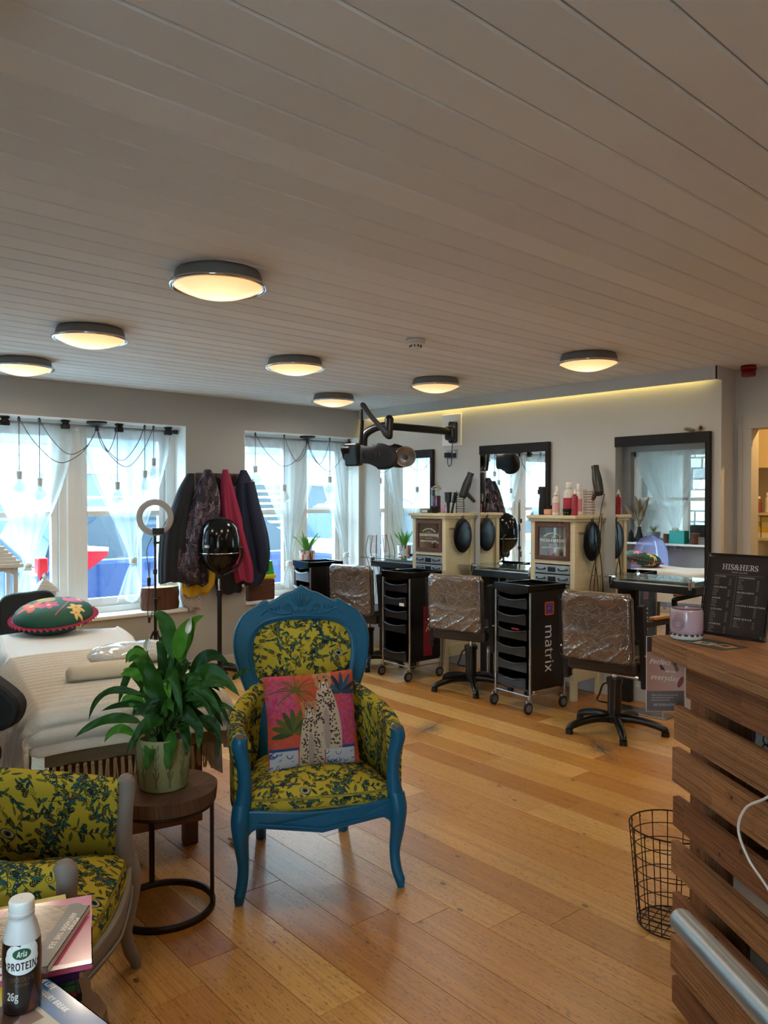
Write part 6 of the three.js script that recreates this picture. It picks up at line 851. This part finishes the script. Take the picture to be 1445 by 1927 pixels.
{
  seedState = 123; const cover = (bg, fn) => { const [c, g] = canvas(256, 352); g.fillStyle = bg; g.fillRect(0, 0, 256, 352); fn(g); return std('#ffffff', 0.18, 0, { map: tex(c), clearcoat: 0.7, clearcoatRoughness: 0.08 }); };
  const hairy = cover('#8a6a4c', (g) => { for (let i = 0; i < 900; i++) { g.strokeStyle = rgb(rnd() < 0.5 ? [230, 205, 165] : [74, 50, 34], rr(0.2, 0.6)); g.lineWidth = rr(1, 3); const x = rr(-20, 256), y = rr(0, 352); g.beginPath(); g.moveTo(x, y); g.quadraticCurveTo(x + 30, y + 14, x + rr(30, 70), y + rr(-30, 40)); g.stroke(); } g.fillStyle = '#5c5148'; g.fillRect(190, 0, 66, 352); g.fillStyle = '#efe8de'; g.save(); g.translate(216, 20); g.rotate(PI / 2); g.font = 'bold 24px sans-serif'; g.fillText('ANTHOSE THE SEA', 30, 0); g.fillText('POTES', 60, -22); g.restore(); g.save(); g.translate(30, 330); g.rotate(-0.05); g.font = 'bold 34px serif'; g.fillStyle = '#e9dcc4'; g.fillText('PERFECT', 0, 0); g.restore(); });
  const pinkC = cover('#b8466e', (g) => { g.fillStyle = '#d87a9a'; g.fillRect(0, 0, 256, 120); g.fillStyle = '#4d7a4a'; g.beginPath(); g.arc(210, 60, 26, 0, 7); g.fill(); g.fillStyle = '#f3e7ea'; g.fillRect(0, 330, 256, 22); });
  const gossip = cover('#cfc4b4', (g) => { g.fillStyle = '#2f6fae'; g.fillRect(190, 0, 66, 352); g.fillStyle = '#d8c32c'; g.fillRect(120, 20, 60, 60); g.fillStyle = '#1f6a44'; g.fillRect(60, 210, 40, 120); g.fillStyle = '#a0847a'; g.fillRect(70, 90, 110, 110); g.fillStyle = '#5a4038'; g.beginPath(); g.ellipse(125, 130, 30, 40, 0, 0, 7); g.fill(); g.fillStyle = '#c23a5a'; g.fillRect(0, 220, 50, 132); g.fillStyle = '#f4f2ee'; g.font = 'bold 40px sans-serif'; g.save(); g.translate(16, 200); g.rotate(PI / 2); g.fillText('CHAT', 0, 0); g.restore(); g.font = 'bold 17px sans-serif'; g.save(); g.translate(215, 40); g.rotate(PI / 2); g.fillText('WIN A LUXURY BREAK', 0, 0); g.fillText('TRUE LIFE', 0, -22); g.restore(); g.fillStyle = '#fff'; g.font = 'bold 26px sans-serif'; g.save(); g.translate(75, 220); g.rotate(PI / 2); g.fillText('TAKE IT', 0, 0); g.restore(); });
  const paper2 = std('#d8d4cc', 0.6), spines = ['#3b2a6a', '#c9b22c', '#28407a', '#7a2a5a', '#2d7ab0', '#1f2a2c', '#b84a6a', '#4a8a5a', '#5a3a8a'].map((c) => std(c, 0.35));
  const mag = (label, x, y, z, a, th, cm, sp, w = 0.21, d = 0.285, group = 'magazines on the driftwood table') => { const t = thing('magazine', label, 'magazine', [x, y, z], a, group); obj('pages', bb(-w / 2 + 0.003, w / 2 - 0.002, 0.001, th - 0.001, -d / 2 + 0.002, d / 2 - 0.002), paper2, t); obj('cover', cm === sp ? [bb(-w / 2, w / 2, th - 0.001, th, -d / 2, d / 2)] : tr(new THREE.PlaneGeometry(w, d), 0, th, 0, -PI / 2), cm, t); obj('spine', [bb(w / 2 - 0.002, w / 2, 0, th, -d / 2, d / 2), bb(-w / 2, w / 2, 0, th, d / 2 - 0.002, d / 2), bb(-w / 2, w / 2, 0, 0.001, -d / 2, d / 2)], sp, t); };
  const words = ['bottom', 'second', 'third', 'fourth', 'fifth', 'sixth', 'seventh', 'top'], spc = ['navy', 'yellow', 'dark blue', 'plum', 'light blue', 'black', 'pink', 'green'];
  for (let k = 0; k < 7; k++) mag(`${words[k]} magazine of the front stack under the bottle, ${['purple', 'yellow', 'dark blue', 'plum', 'light blue', 'black', 'pink'][k]} spine`, 0.447 + rr(-0.008, 0.008), 0.501 + k * 0.0125, -1.425 + rr(-0.008, 0.008), 0.12 + rr(-0.08, 0.08), 0.012, spines[k], spines[k]);
  mag('glossy gossip magazine on top of front stack under the bottle', 0.445, 0.5885, -1.425, 0.14, 0.008, gossip, spines[4]);
  for (let k = 0; k < 6; k++) mag(`${words[k]} magazine of the rear stack under the pink one, ${['black', 'pink', 'green', 'purple', 'yellow', 'light blue'][k]} spine`, 0.545 + rr(-0.006, 0.006), 0.501 + k * 0.0155, -1.72 + rr(-0.006, 0.006), -0.25 + rr(-0.06, 0.06), 0.015, spines[(k + 5) % 9], spines[(k + 5) % 9]);
  mag('pink magazine under the tan hair magazine', 0.565, 0.5975, -1.665, -0.38, 0.01, pinkC, spines[6]); mag('tan glossy hair magazine on top of the pink one', 0.545, 0.6085, -1.66, -0.72, 0.012, hairy, paper2, 0.17, 0.23);
}
{ // drink bottle
  const [c, g] = canvas(1024, 512); g.fillStyle = '#17110f'; g.fillRect(0, 0, 1024, 512); g.fillStyle = '#e9e7e4'; g.fillRect(0, 0, 1024, 46); for (let k = 0; k < 14; k++) { g.beginPath(); g.ellipse(k * 78 + 20, 46, 44, 16 + 12 * ((k * 7) % 3), 0, 0, 7); g.fill(); }
  const cx = 512; g.fillStyle = '#f0efec'; for (const [x, y, rx, ry] of [[cx, 190, 150, 60], [cx - 60, 160, 80, 50], [cx + 60, 150, 90, 56], [cx, 232, 140, 44]]) { g.beginPath(); g.ellipse(x, y, rx, ry, 0, 0, 7); g.fill(); } g.fillStyle = '#1f5a36'; g.beginPath(); g.ellipse(cx, 158, 78, 30, 0, 0, 7); g.fill(); g.fillStyle = '#fff'; g.textAlign = 'center'; g.font = 'bold italic 44px sans-serif'; g.fillText('Arla', cx, 174); g.fillStyle = '#17110f'; g.font = 'bold 62px sans-serif'; g.fillText('PROTEIN', cx, 250, 260); g.fillStyle = '#8a5a3a'; g.font = '38px sans-serif'; g.fillText('CHOCOLATE', cx, 316); g.font = '22px sans-serif'; g.fillText('FLAVOURED', cx, 342); g.fillStyle = '#d8d0c8'; g.font = 'bold 62px sans-serif'; g.fillText('26g', cx - 80, 420); for (let k = -4; k < 5; k++) { g.save(); g.translate(cx, 190); g.rotate(k * 0.22); g.fillRect(-3, -125, 6, 26); g.restore(); } g.fillStyle = '#5a2a1c'; g.beginPath(); g.moveTo(cx + 30, 512); g.bezierCurveTo(cx + 80, 440, cx + 60, 380, cx + 110, 350); g.bezierCurveTo(cx + 140, 420, cx + 170, 450, cx + 160, 512); g.fill();
  const t = thing('protein_drink', 'dark chocolate protein drink bottle with white cap on magazines', 'bottle', [0.472, 0.597, -1.47], -YAW + 0.42), G = lathe([[0.001, 0], [0.029, 0], [0.032, 0.006], [0.033, 0.02], [0.0325, 0.06], [0.033, 0.1], [0.031, 0.125], [0.026, 0.145], [0.022, 0.158]], 44), P = G.attributes.position, U = G.attributes.uv;
  for (let i = 0; i < U.count; i++) { U.setXY(i, (U.getX(i) + 0.5) % 1, P.getY(i) / 0.158); }
  for (let i = 0; i < U.count; i += 3) { const u = [0, 1, 2].map((k) => U.getX(i + k)), mx = max(...u); if (mx - min(...u) > 0.5) for (let k = 0; k < 3; k++) if (u[k] < 0.5) U.setX(i + k, u[k] + 1); }
  obj('body', G, std('#ffffff', 0.3, 0, { map: tex(c), clearcoat: 0.4 }), t); obj('shoulder', lathe([[0.0312, 0.1245], [0.0265, 0.1455], [0.0222, 0.158], [0.0195, 0.166], [0.001, 0.166]], 40), std('#d9d8d6', 0.4), t); obj('cap', [lathe([[0.001, 0.166], [0.0215, 0.166], [0.0215, 0.19], [0.019, 0.194], [0.001, 0.194]], 36), tor(0.0215, 0.0008, 0, 0.172, 0, PI / 2, 0, 0, 36, 5)], M.white, t);
}
// ---------- side window sill, seen in the mirror ----------
{
  const gS = 'things on the side window sill', sx = 0.33, sy = YL + 0.0005; seedState = 131;
  const pv = thing('pampas_vase', 'dried pampas grass in a dark vase on side window sill', 'vase', [sx, sy, -5.90]); obj('vase', lathe([[0.001, 0], [0.05, 0], [0.06, 0.05], [0.035, 0.14], [0.025, 0.2], [0.03, 0.22], [0.022, 0.22], [0.001, 0.2]], 20), M.blackMatt, pv); const pm = std('#c7ac86', 0.95, 0, { transmission: 0.2, thickness: 0, bumpMap: bumpFluff, bumpScale: 0.02 }); for (let k = 0; k < 7; k++) { const a = k * 0.9, d = 0.05 + 0.09 * rnd(), h = rr(0.42, 0.62); obj('plume', limb([[0, 0.2, 0, 0.003], [cos(a) * d * 0.4, 0.3, sin(a) * d * 0.4, 0.006], [cos(a) * d, h - 0.1, sin(a) * d, 0.035], [cos(a) * d * 1.5, h, sin(a) * d * 1.5, 0.022], [cos(a) * d * 1.9, h + 0.05, sin(a) * d * 1.9, 0.003]], 10, 16), pm, pv); }
  const gp = thing('spider_plant', 'spider plant in a grey pot on side window sill', 'potted plant', [sx, sy, -5.68]); obj('pot', lathe([[0.001, 0], [0.07, 0], [0.1, 0.15], [0.094, 0.15], [0.07, 0.13], [0.001, 0.13]], 24), std('#7c8082', 0.6), gp); const lm = std('#8aa070', 0.5, 0, { transmission: 0.2, thickness: 0 }); for (let k = 0; k < 22; k++) { const a = k * 2.4, l = rr(0.2, 0.34); obj('leaf', sheet((u, v) => [cos(a) * l * 0.6 * v - sin(a) * (u - 0.5) * 0.014 * (1 - v), 0.13 + l * (1.2 * v - 1.0 * v * v), sin(a) * l * 0.6 * v + cos(a) * (u - 0.5) * 0.014 * (1 - v)], 1, 8), lm, gp); }
  stump('wooden block on side window sill behind grey pot', [sx - 0.06, sy, -5.50], 0.05, 0.13, 133, darkLog, 1.4); stump('wooden block on side window sill near the picture frame', [sx + 0.03, sy, -5.05], 0.06, 0.15, 134, darkLog, 1.0);
  tag(obj('teal_box', box(0.14, 0.18, 0.22, sx, sy + 0.09, -5.3, 0.004), std('#2a9a92', 0.5)), 'teal patterned box on the side window sill', 'box'); tag(obj('speaker_box', box(0.12, 0.26, 0.16, sx - 0.11, sy + 0.13, -5.09, 0.006), M.blackMatt), 'black speaker box on the side window sill', 'speaker');
  const cr = thing('candle_house', 'dark pointed ornament on the side window sill', 'ornament', [sx + 0.02, sy, -6.02]); obj('ornament_body', [lathe([[0.001, 0], [0.04, 0], [0.04, 0.12], [0.001, 0.18]], 6)], M.blackMatt, cr);
  const gv = thing('glass_vase', 'glass vase of green sprigs on the side window sill', 'vase', [sx - 0.08, sy + 0.0, -4.86]); obj('vase', lathe([[0.04, 0], [0.045, 0.02], [0.045, 0.2], [0.04, 0.22]], 20), M.clearGlass, gv); for (let k = 0; k < 8; k++) obj('sprig', limb([[0, 0.02, 0, 0.002], [cos(k) * 0.03, 0.3, sin(k) * 0.03, 0.006], [cos(k) * 0.09, 0.5, sin(k) * 0.09, 0.012], [cos(k) * 0.1, 0.54, sin(k) * 0.1, 0.002]], 6, 10), std('#4f6a3c', 0.7), gv);
  const pf = thing('picture_frame', 'small silver picture frame on the side window sill', 'picture frame', [sx + 0.05, sy, -4.92], 1.3); obj('frame', prism([[-0.07, 0], [0.07, 0], [0.07, 0.1], [-0.07, 0.1]], 0.012, 0.002, [[[-0.055, 0.015], [-0.055, 0.085], [0.055, 0.085], [0.055, 0.015]]]), M.steel, pf); obj('picture', bb(-0.056, 0.056, 0.014, 0.086, 0.003, 0.005), std('#8a8c8a', 0.5), pf);
  const ac = thing('acrylic_chair', 'clear lilac acrylic chair between bed and side window', 'chair', [0.78, 0, -5.55], PI / 2 - 0.2), am = std('#b9bdf0', 0.05, 0, { transmission: 0.55, thickness: 0, clearcoat: 1 });
  obj('backrest', sheet((u, v) => { const a = (u - 0.5) * 2.3, w = 0.26 * pow(max(0, 1 - pow(v, 3.2)), 0.45); return [sin(a) / sin(1.15) * (v < 0.3 ? 0.26 : w + 0.001), 0.44 + v * 0.58, -0.22 + (1 - cos(a)) * 0.12 - v * 0.08]; }, 20, 16), am, ac); obj('seat', tr(prism(spline([[-0.2, -0.2], [-0.23, 0.1], [-0.15, 0.22], [0.15, 0.22], [0.23, 0.1], [0.2, -0.2]], 30, true).map((p) => [p[0], p[1]]), 0.02, 0.005), 0, 0.45, 0, PI / 2), am, ac); for (const [a, b] of [[-1, -1], [1, -1], [-1, 1], [1, 1]]) obj('leg', bar([a * 0.17, 0.44, b * 0.17], [a * 0.2, 0, b * 0.2], 0.02, 0.014, 10), am, ac);
}
// ---------- storeroom shelves through the doorway ----------
{
  const t = thing('storage_shelves', 'cream storeroom shelving seen through the doorway', 'shelving', [6.5, 0, -2.7]); for (const y of [0.2, 0.62, 1.03, 1.2, 1.4, 1.78]) obj('shelf', bb(-0.02, 0.4, y - 0.02, y, -0.5, 0.6), M.cream, t); for (const z of [-0.5, 0.58]) obj('side', bb(-0.02, 0.4, 0, 2.1, z, z + 0.02), M.cream, t); obj('back', bb(0.4, 0.41, 0, 2.1, -0.5, 0.6), M.cream, t);
  tag(obj('label_card', box(0.004, 0.08, 0.1, 6.474, 1.35, -2.74), M.white), 'white handwritten label card on the storeroom shelf edge', 'label');
  seedState = 141; let n = 0; const cols = ['#d8b62a', '#e6d9b0', '#d8c05a', '#cfa82a', '#e9e2cf'], words = ['lowest', 'second', 'third', 'top'];
  for (let i = 0; i < 4; i++) for (let k = 0; k < (i === 1 ? 2 : 4); k++) tag(obj('carton', box(0.1, 0.042, 0.07, 6.56, 1.2225 + k * 0.043, -2.83 + i * 0.08, 0.001), std(cols[(i * 3 + k) % 5], 0.6)), `${words[k]} small yellow colour carton, ${['first', 'second', 'third', 'fourth'][i]} pile on storeroom shelf`, 'carton', 'cartons in the storeroom');
  for (let i = 0; i < 4; i++) bottle('flat', 6.56, 1.4005, -2.82 + i * 0.075, 0.026, 0.13 + 0.03 * (i % 2), ['#3a4a3c', '#2a2422', '#8a4a4a', '#cfcac0'][i], ['dark green bottle on the upper storeroom shelf', 'black bottle on the upper storeroom shelf', 'dusky red bottle on upper storeroom shelf', 'white bottle on the upper storeroom shelf'][i], 'bottles in the storeroom');
  tag(obj('storage_tub', lathe([[0.001, 0], [0.1, 0], [0.13, 0.15], [0.125, 0.15], [0.097, 0.006], [0.001, 0.006]], 24, 6.64, 1.0305, -2.72), std('#d8cba8', 0.5)), 'cream plastic tub on the lower storeroom shelf', 'tub');
  const b = thing('ceiling_bulb', 'warm bare bulb lighting the storeroom', 'light bulb', [6.15, 2.36, -1.9]); obj('lamp_holder', cyl(0.02, 0.02, 0.06, 0, 0.03, 0, 14), M.white, b); obj('bulb', sph(0.035, 0, -0.03, 0), std('#fff0d0', 0.4, 0, { emissive: '#ffcf80', emissiveIntensity: 3 }), b); const l = new THREE.PointLight('#ffc97a', 2.6); l.position.set(6.15, 2.33, -1.9); l.castShadow = true; scene.add(l);
}
// ---------- street ----------
const GY = -0.12;
struct('wall_upper_storey', [bb(XL - 0.22, 9.5, CEIL + 0.26, 12.5, ZO, ZB + 0.3)], std('#b9b4aa', 0.9));
struct('wall_neighbour', [bb(7.41, 9.5, GY, CEIL + 0.255, ZO, ZB + 0.3), bb(9.51, 42, GY, 12.0, ZO, ZB + 0.3), bb(-32, -5.2, GY, 11.6, ZO, ZB + 0.3)], std('#b9b4aa', 0.9));
struct('ground', [bb(-30, 40, GY - 0.3, GY, -40, ZO - 0.001)], std('#b2b6b8', 0.95)); struct('ground_lane', [bb(-12, XL - 0.21, GY - 0.3, GY, ZO, 12)], std('#b2b6b8', 0.95));
struct('pavement', [bb(-30, 40, GY, GY + 0.1, -14, -12.2)], std('#b9bbba', 0.9));
function car(label, x, z, turn, paint, k = 1) {
  const t = thing('parked_car', label, 'car', [x, GY, z], turn, 'parked cars'), g = std('#33475a', 0.05, 0, { clearcoat: 1 }), tyre = M.blackMatt;
  const lower = [[-2.05, 0.32], [-2.08, 0.55], [-2.03, 0.9], [-1.9, 1.0], [0.85, 1.0], [1.5, 0.93], [1.95, 0.78], [2.08, 0.6], [2.06, 0.32]]; obj('body', tr(prism(lower, 1.7, 0.05), 0, 0, -0.85), paint, t);
  const cab = (y) => { const s = (y - 1) / 0.6; return [lerp(-2.0, -1.75, s), lerp(1.15, 0.25, s), lerp(0.82, 0.62, s)]; }; const ring = (y, rx = 0) => { const [a, b, w] = cab(y); return [[a, y, -w], [b, y, -w], [b, y, w], [a, y, w]]; };
  obj('cabin', loft([ring(0.99), ring(1.5)], { crease: true }), g, t); obj('roof', [loft([ring(1.5), ring(1.56).map((p) => [p[0] * 0.97, p[1], p[2] * 0.94])], { crease: true })], paint, t);
  for (const s of [-1, 1]) { for (const [xa, xb, w] of [[-1.98, -1.74, 0.16], [-0.95, -0.9, 0.1], [0.02, 0.0, 0.09], [1.12, 0.24, 0.06]]) obj('pillar', loft([[[xa, 0.99, s * 0.83], [xa + w, 0.99, s * 0.83], [xa + w, 0.99, s * 0.8], [xa, 0.99, s * 0.8]], [[xb, 1.5, s * 0.64], [xb + w, 1.5, s * 0.64], [xb + w, 1.5, s * 0.6], [xb, 1.5, s * 0.6]]], { crease: true }), paint, t); obj('roof_rail', tube([[-1.6, 1.56, s * 0.55], [-1.5, 1.62, s * 0.55], [-0.2, 1.62, s * 0.55], [0.05, 1.57, s * 0.55]], 0.016), std('#cfd6da', 0.3, 0.6), t); for (const wx of [-1.3, 1.3]) { const w = obj('wheel', [cyl(0.33, 0.33, 0.2, wx, 0.33, s * 0.77, 30, PI / 2)], tyre, t); obj('alloy', [cyl(0.21, 0.21, 0.02, wx, 0.33, s * 0.875, 24, PI / 2), ...[0, 1, 2, 3, 4].map((q) => box(0.04, 0.2, 0.02, wx + sin(q * 1.257) * 0.12, 0.33 + cos(q * 1.257) * 0.12, s * 0.886, 0, 0, 0, -q * 1.257))], std('#c6ccd0', 0.3, 0.7), w); } obj('tail_light', box(0.1, 0.34, 0.1, -2.0, 0.92, s * 0.8, 0.02), std('#b01520', 0.2), t); obj('headlight', box(0.12, 0.14, 0.3, 1.98, 0.72, s * 0.62, 0.03), std('#e6ecee', 0.1), t); obj('door_line', [bb(-0.05, -0.04, 0.4, 0.99, s * 0.851 - 0.001, s * 0.851 + 0.001), bb(-0.96, -0.95, 0.4, 0.99, s * 0.851 - 0.001, s * 0.851 + 0.001), box(0.16, 0.03, 0.02, -0.2, 0.88, s * 0.86)], M.black, t); obj('wing_mirror', box(0.12, 0.12, 0.18, 0.95, 1.05, s * 0.92, 0.04), paint, t); }
  return t;
}
car('navy blue estate car parked right outside both windows', 4.62, -8.35, 0, std('#2c4a86', 0.2, 0.2, { clearcoat: 1 })); car('silver car parked beyond the blue car, seen in right window', 10.2, -10.4, 0.06, std('#c9d6de', 0.2, 0.3, { clearcoat: 1 })); car('pale car parked behind the blue one at left', -0.2, -8.5, 0, std('#b8c8d2', 0.2, 0.3, { clearcoat: 1 }));
{
  const t = thing('red_pennant', 'red and white pointed panel seen through the left window', 'panel', [3.0, GY, -7.3], -0.1); obj('red_panel', tr(prism([[-0.16, 0.94], [-0.16, 1.17], [0.13, 1.14], [0.12, 1.1], [-0.12, 0.93]], 0.04, 0.006), 0, 0, 0), std('#c4122a', 0.3), t); obj('white_edge', tr(prism([[-0.16, 1.155], [-0.16, 1.2], [0.13, 1.175], [0.13, 1.145]], 0.045, 0.004), 0, 0, 0), M.white, t); obj('support_post', bar([-0.15, 0, 0.02], [-0.15, 1.0, 0.02], 0.012), M.steel, t);
}
{ // buildings across the road
  const t = thing('shop_building', 'white shopfront building across the street with a gallery sign', 'building', [8, GY, -14]), w = std('#cdd2d4', 0.9), gr = std('#8aa0ae', 0.6), dk = std('#3c5062', 0.15, 0, { clearcoat: 1 });
  obj('facade', bb(-16, 18, 0, 4.4, -0.4, 0), w, t); obj('fascia', bb(-0.6, 5.4, 2.02, 2.42, 0, 0.16), std('#9fb6c2', 0.6), t);
  const [c, g] = canvas(1024, 96); g.clearRect(0, 0, 1024, 96); g.fillStyle = '#ffffff'; g.font = 'bold 62px sans-serif'; g.textBaseline = 'middle'; g.textAlign = 'center'; g.fillText('COACH HOUSE  GALLERY', 512, 50, 1000); obj('sign_lettering', tr(new THREE.PlaneGeometry(4.2, 0.32), 2.2, 2.22, 0.165), std('#ffffff', 0.6, 0, { map: tex(c), transparent: true }), t);
  const win = (x0, x1, y0, y1, nx, ny, m = dk) => { const f = obj('window', [bb(x0, x1, y0 - 0.08, y0, 0, 0.08), bb(x0, x1, y1, y1 + 0.08, 0, 0.08), ...[...Array(nx + 1)].map((_, i) => bb(lerp(x0, x1, i / nx) - 0.03, lerp(x0, x1, i / nx) + 0.03, y0, y1, 0, 0.06))], w, t); for (let i = 0; i < nx; i++) for (let j = 0; j < ny; j++) obj('pane', bb(lerp(x0, x1, i / nx) + 0.03, lerp(x0, x1, (i + 1) / nx) - 0.03, lerp(y0, y1, j / ny) + 0.02, lerp(y0, y1, (j + 1) / ny) - 0.02, 0.0, 0.03), m, f); };
  win(-0.4, 2.0, 0.55, 1.95, 2, 1); win(2.5, 5.2, 0.55, 1.95, 3, 1); win(-4.2, -1.2, 0.5, 2.1, 2, 2, std('#5d7386', 0.15, 0, { clearcoat: 1 })); win(-9, -6, 0.5, 2.1, 2, 2);
  for (let k = 0; k < 9; k++) obj('gallery_slat', bb(0.4, 1.9, 0.75 + k * 0.13, 0.8 + k * 0.13, 0.06, 0.12), k % 2 ? w : gr, t);
  obj('lintel_band', bb(-16, 18, 2.6, 2.75, 0, 0.12), gr, t); obj('cornice', bb(-16, 18, 2.95, 3.1, 0, 0.2), w, t); obj('grey_panel', bb(-4.6, -0.9, 2.15, 2.6, 0, 0.1), gr, t);
  for (let i = 0; i < 9; i++) for (let j = 0; j < 2; j++) obj('lattice_diamond', box(0.13, 0.13, 0.02, -4.35 + i * 0.2, 2.27 + j * 0.2, 0.11, 0, 0, 0, PI / 4), w, t);
  const s = thing('round_sign', 'large round grey disc seen through the left window curtain', 'sign', [3.33, 0, -7.0]); obj('disc', tr(lathe([[0.001, 0.02], [0.26, 0.02], [0.27, 0], [0.26, -0.02], [0.001, -0.02]], 44), 0, 1.98, 0, PI / 2), std('#8e9aa6', 0.6), s); obj('sign_post', bar([0.0, GY, -0.03], [0.0, 1.75, -0.03], 0.025), M.steel, s);
}
{ // stone house along the side lane, seen through the side window
  const t = thing('stone_house', 'rubble stone house wall beyond the side window', 'building', [-2.9, GY, -5.4]), ms = ['#8b8780', '#a39d92', '#7c7a78', '#b3aca0'].map((c) => std(c, 0.9, 0, { bumpMap: bumpFine, bumpScale: 0.004 })); seedState = 151; obj('mortar_wall', bb(-0.4, -0.03, 0, 4.2, -3, 1.6), std('#8f8a82', 0.95), t);
  for (let r = 0; r < 14; r++) { let z = -2.2 + rr(0, 0.2); while (z < 2.2) { const l = rr(0.24, 0.52); if (!(z > -0.9 && z < 0.7 && r < 7)) obj('stone', box(rr(0.06, 0.1), 0.17, l - 0.02, -0.02, 0.95 + r * 0.19, z + l / 2, 0.02), ms[floor(rnd() * 4)], t); z += l; } }
  obj('white_door', bb(-0.02, 0.06, 0, 2.15, -0.7, 0.5, 0.01), M.white, t); obj('door_panel', bb(0.06, 0.07, 1.2, 1.7, -0.4, 0.2), std('#a9b4bc', 0.4), t);
}
renderer.render(scene, camera);
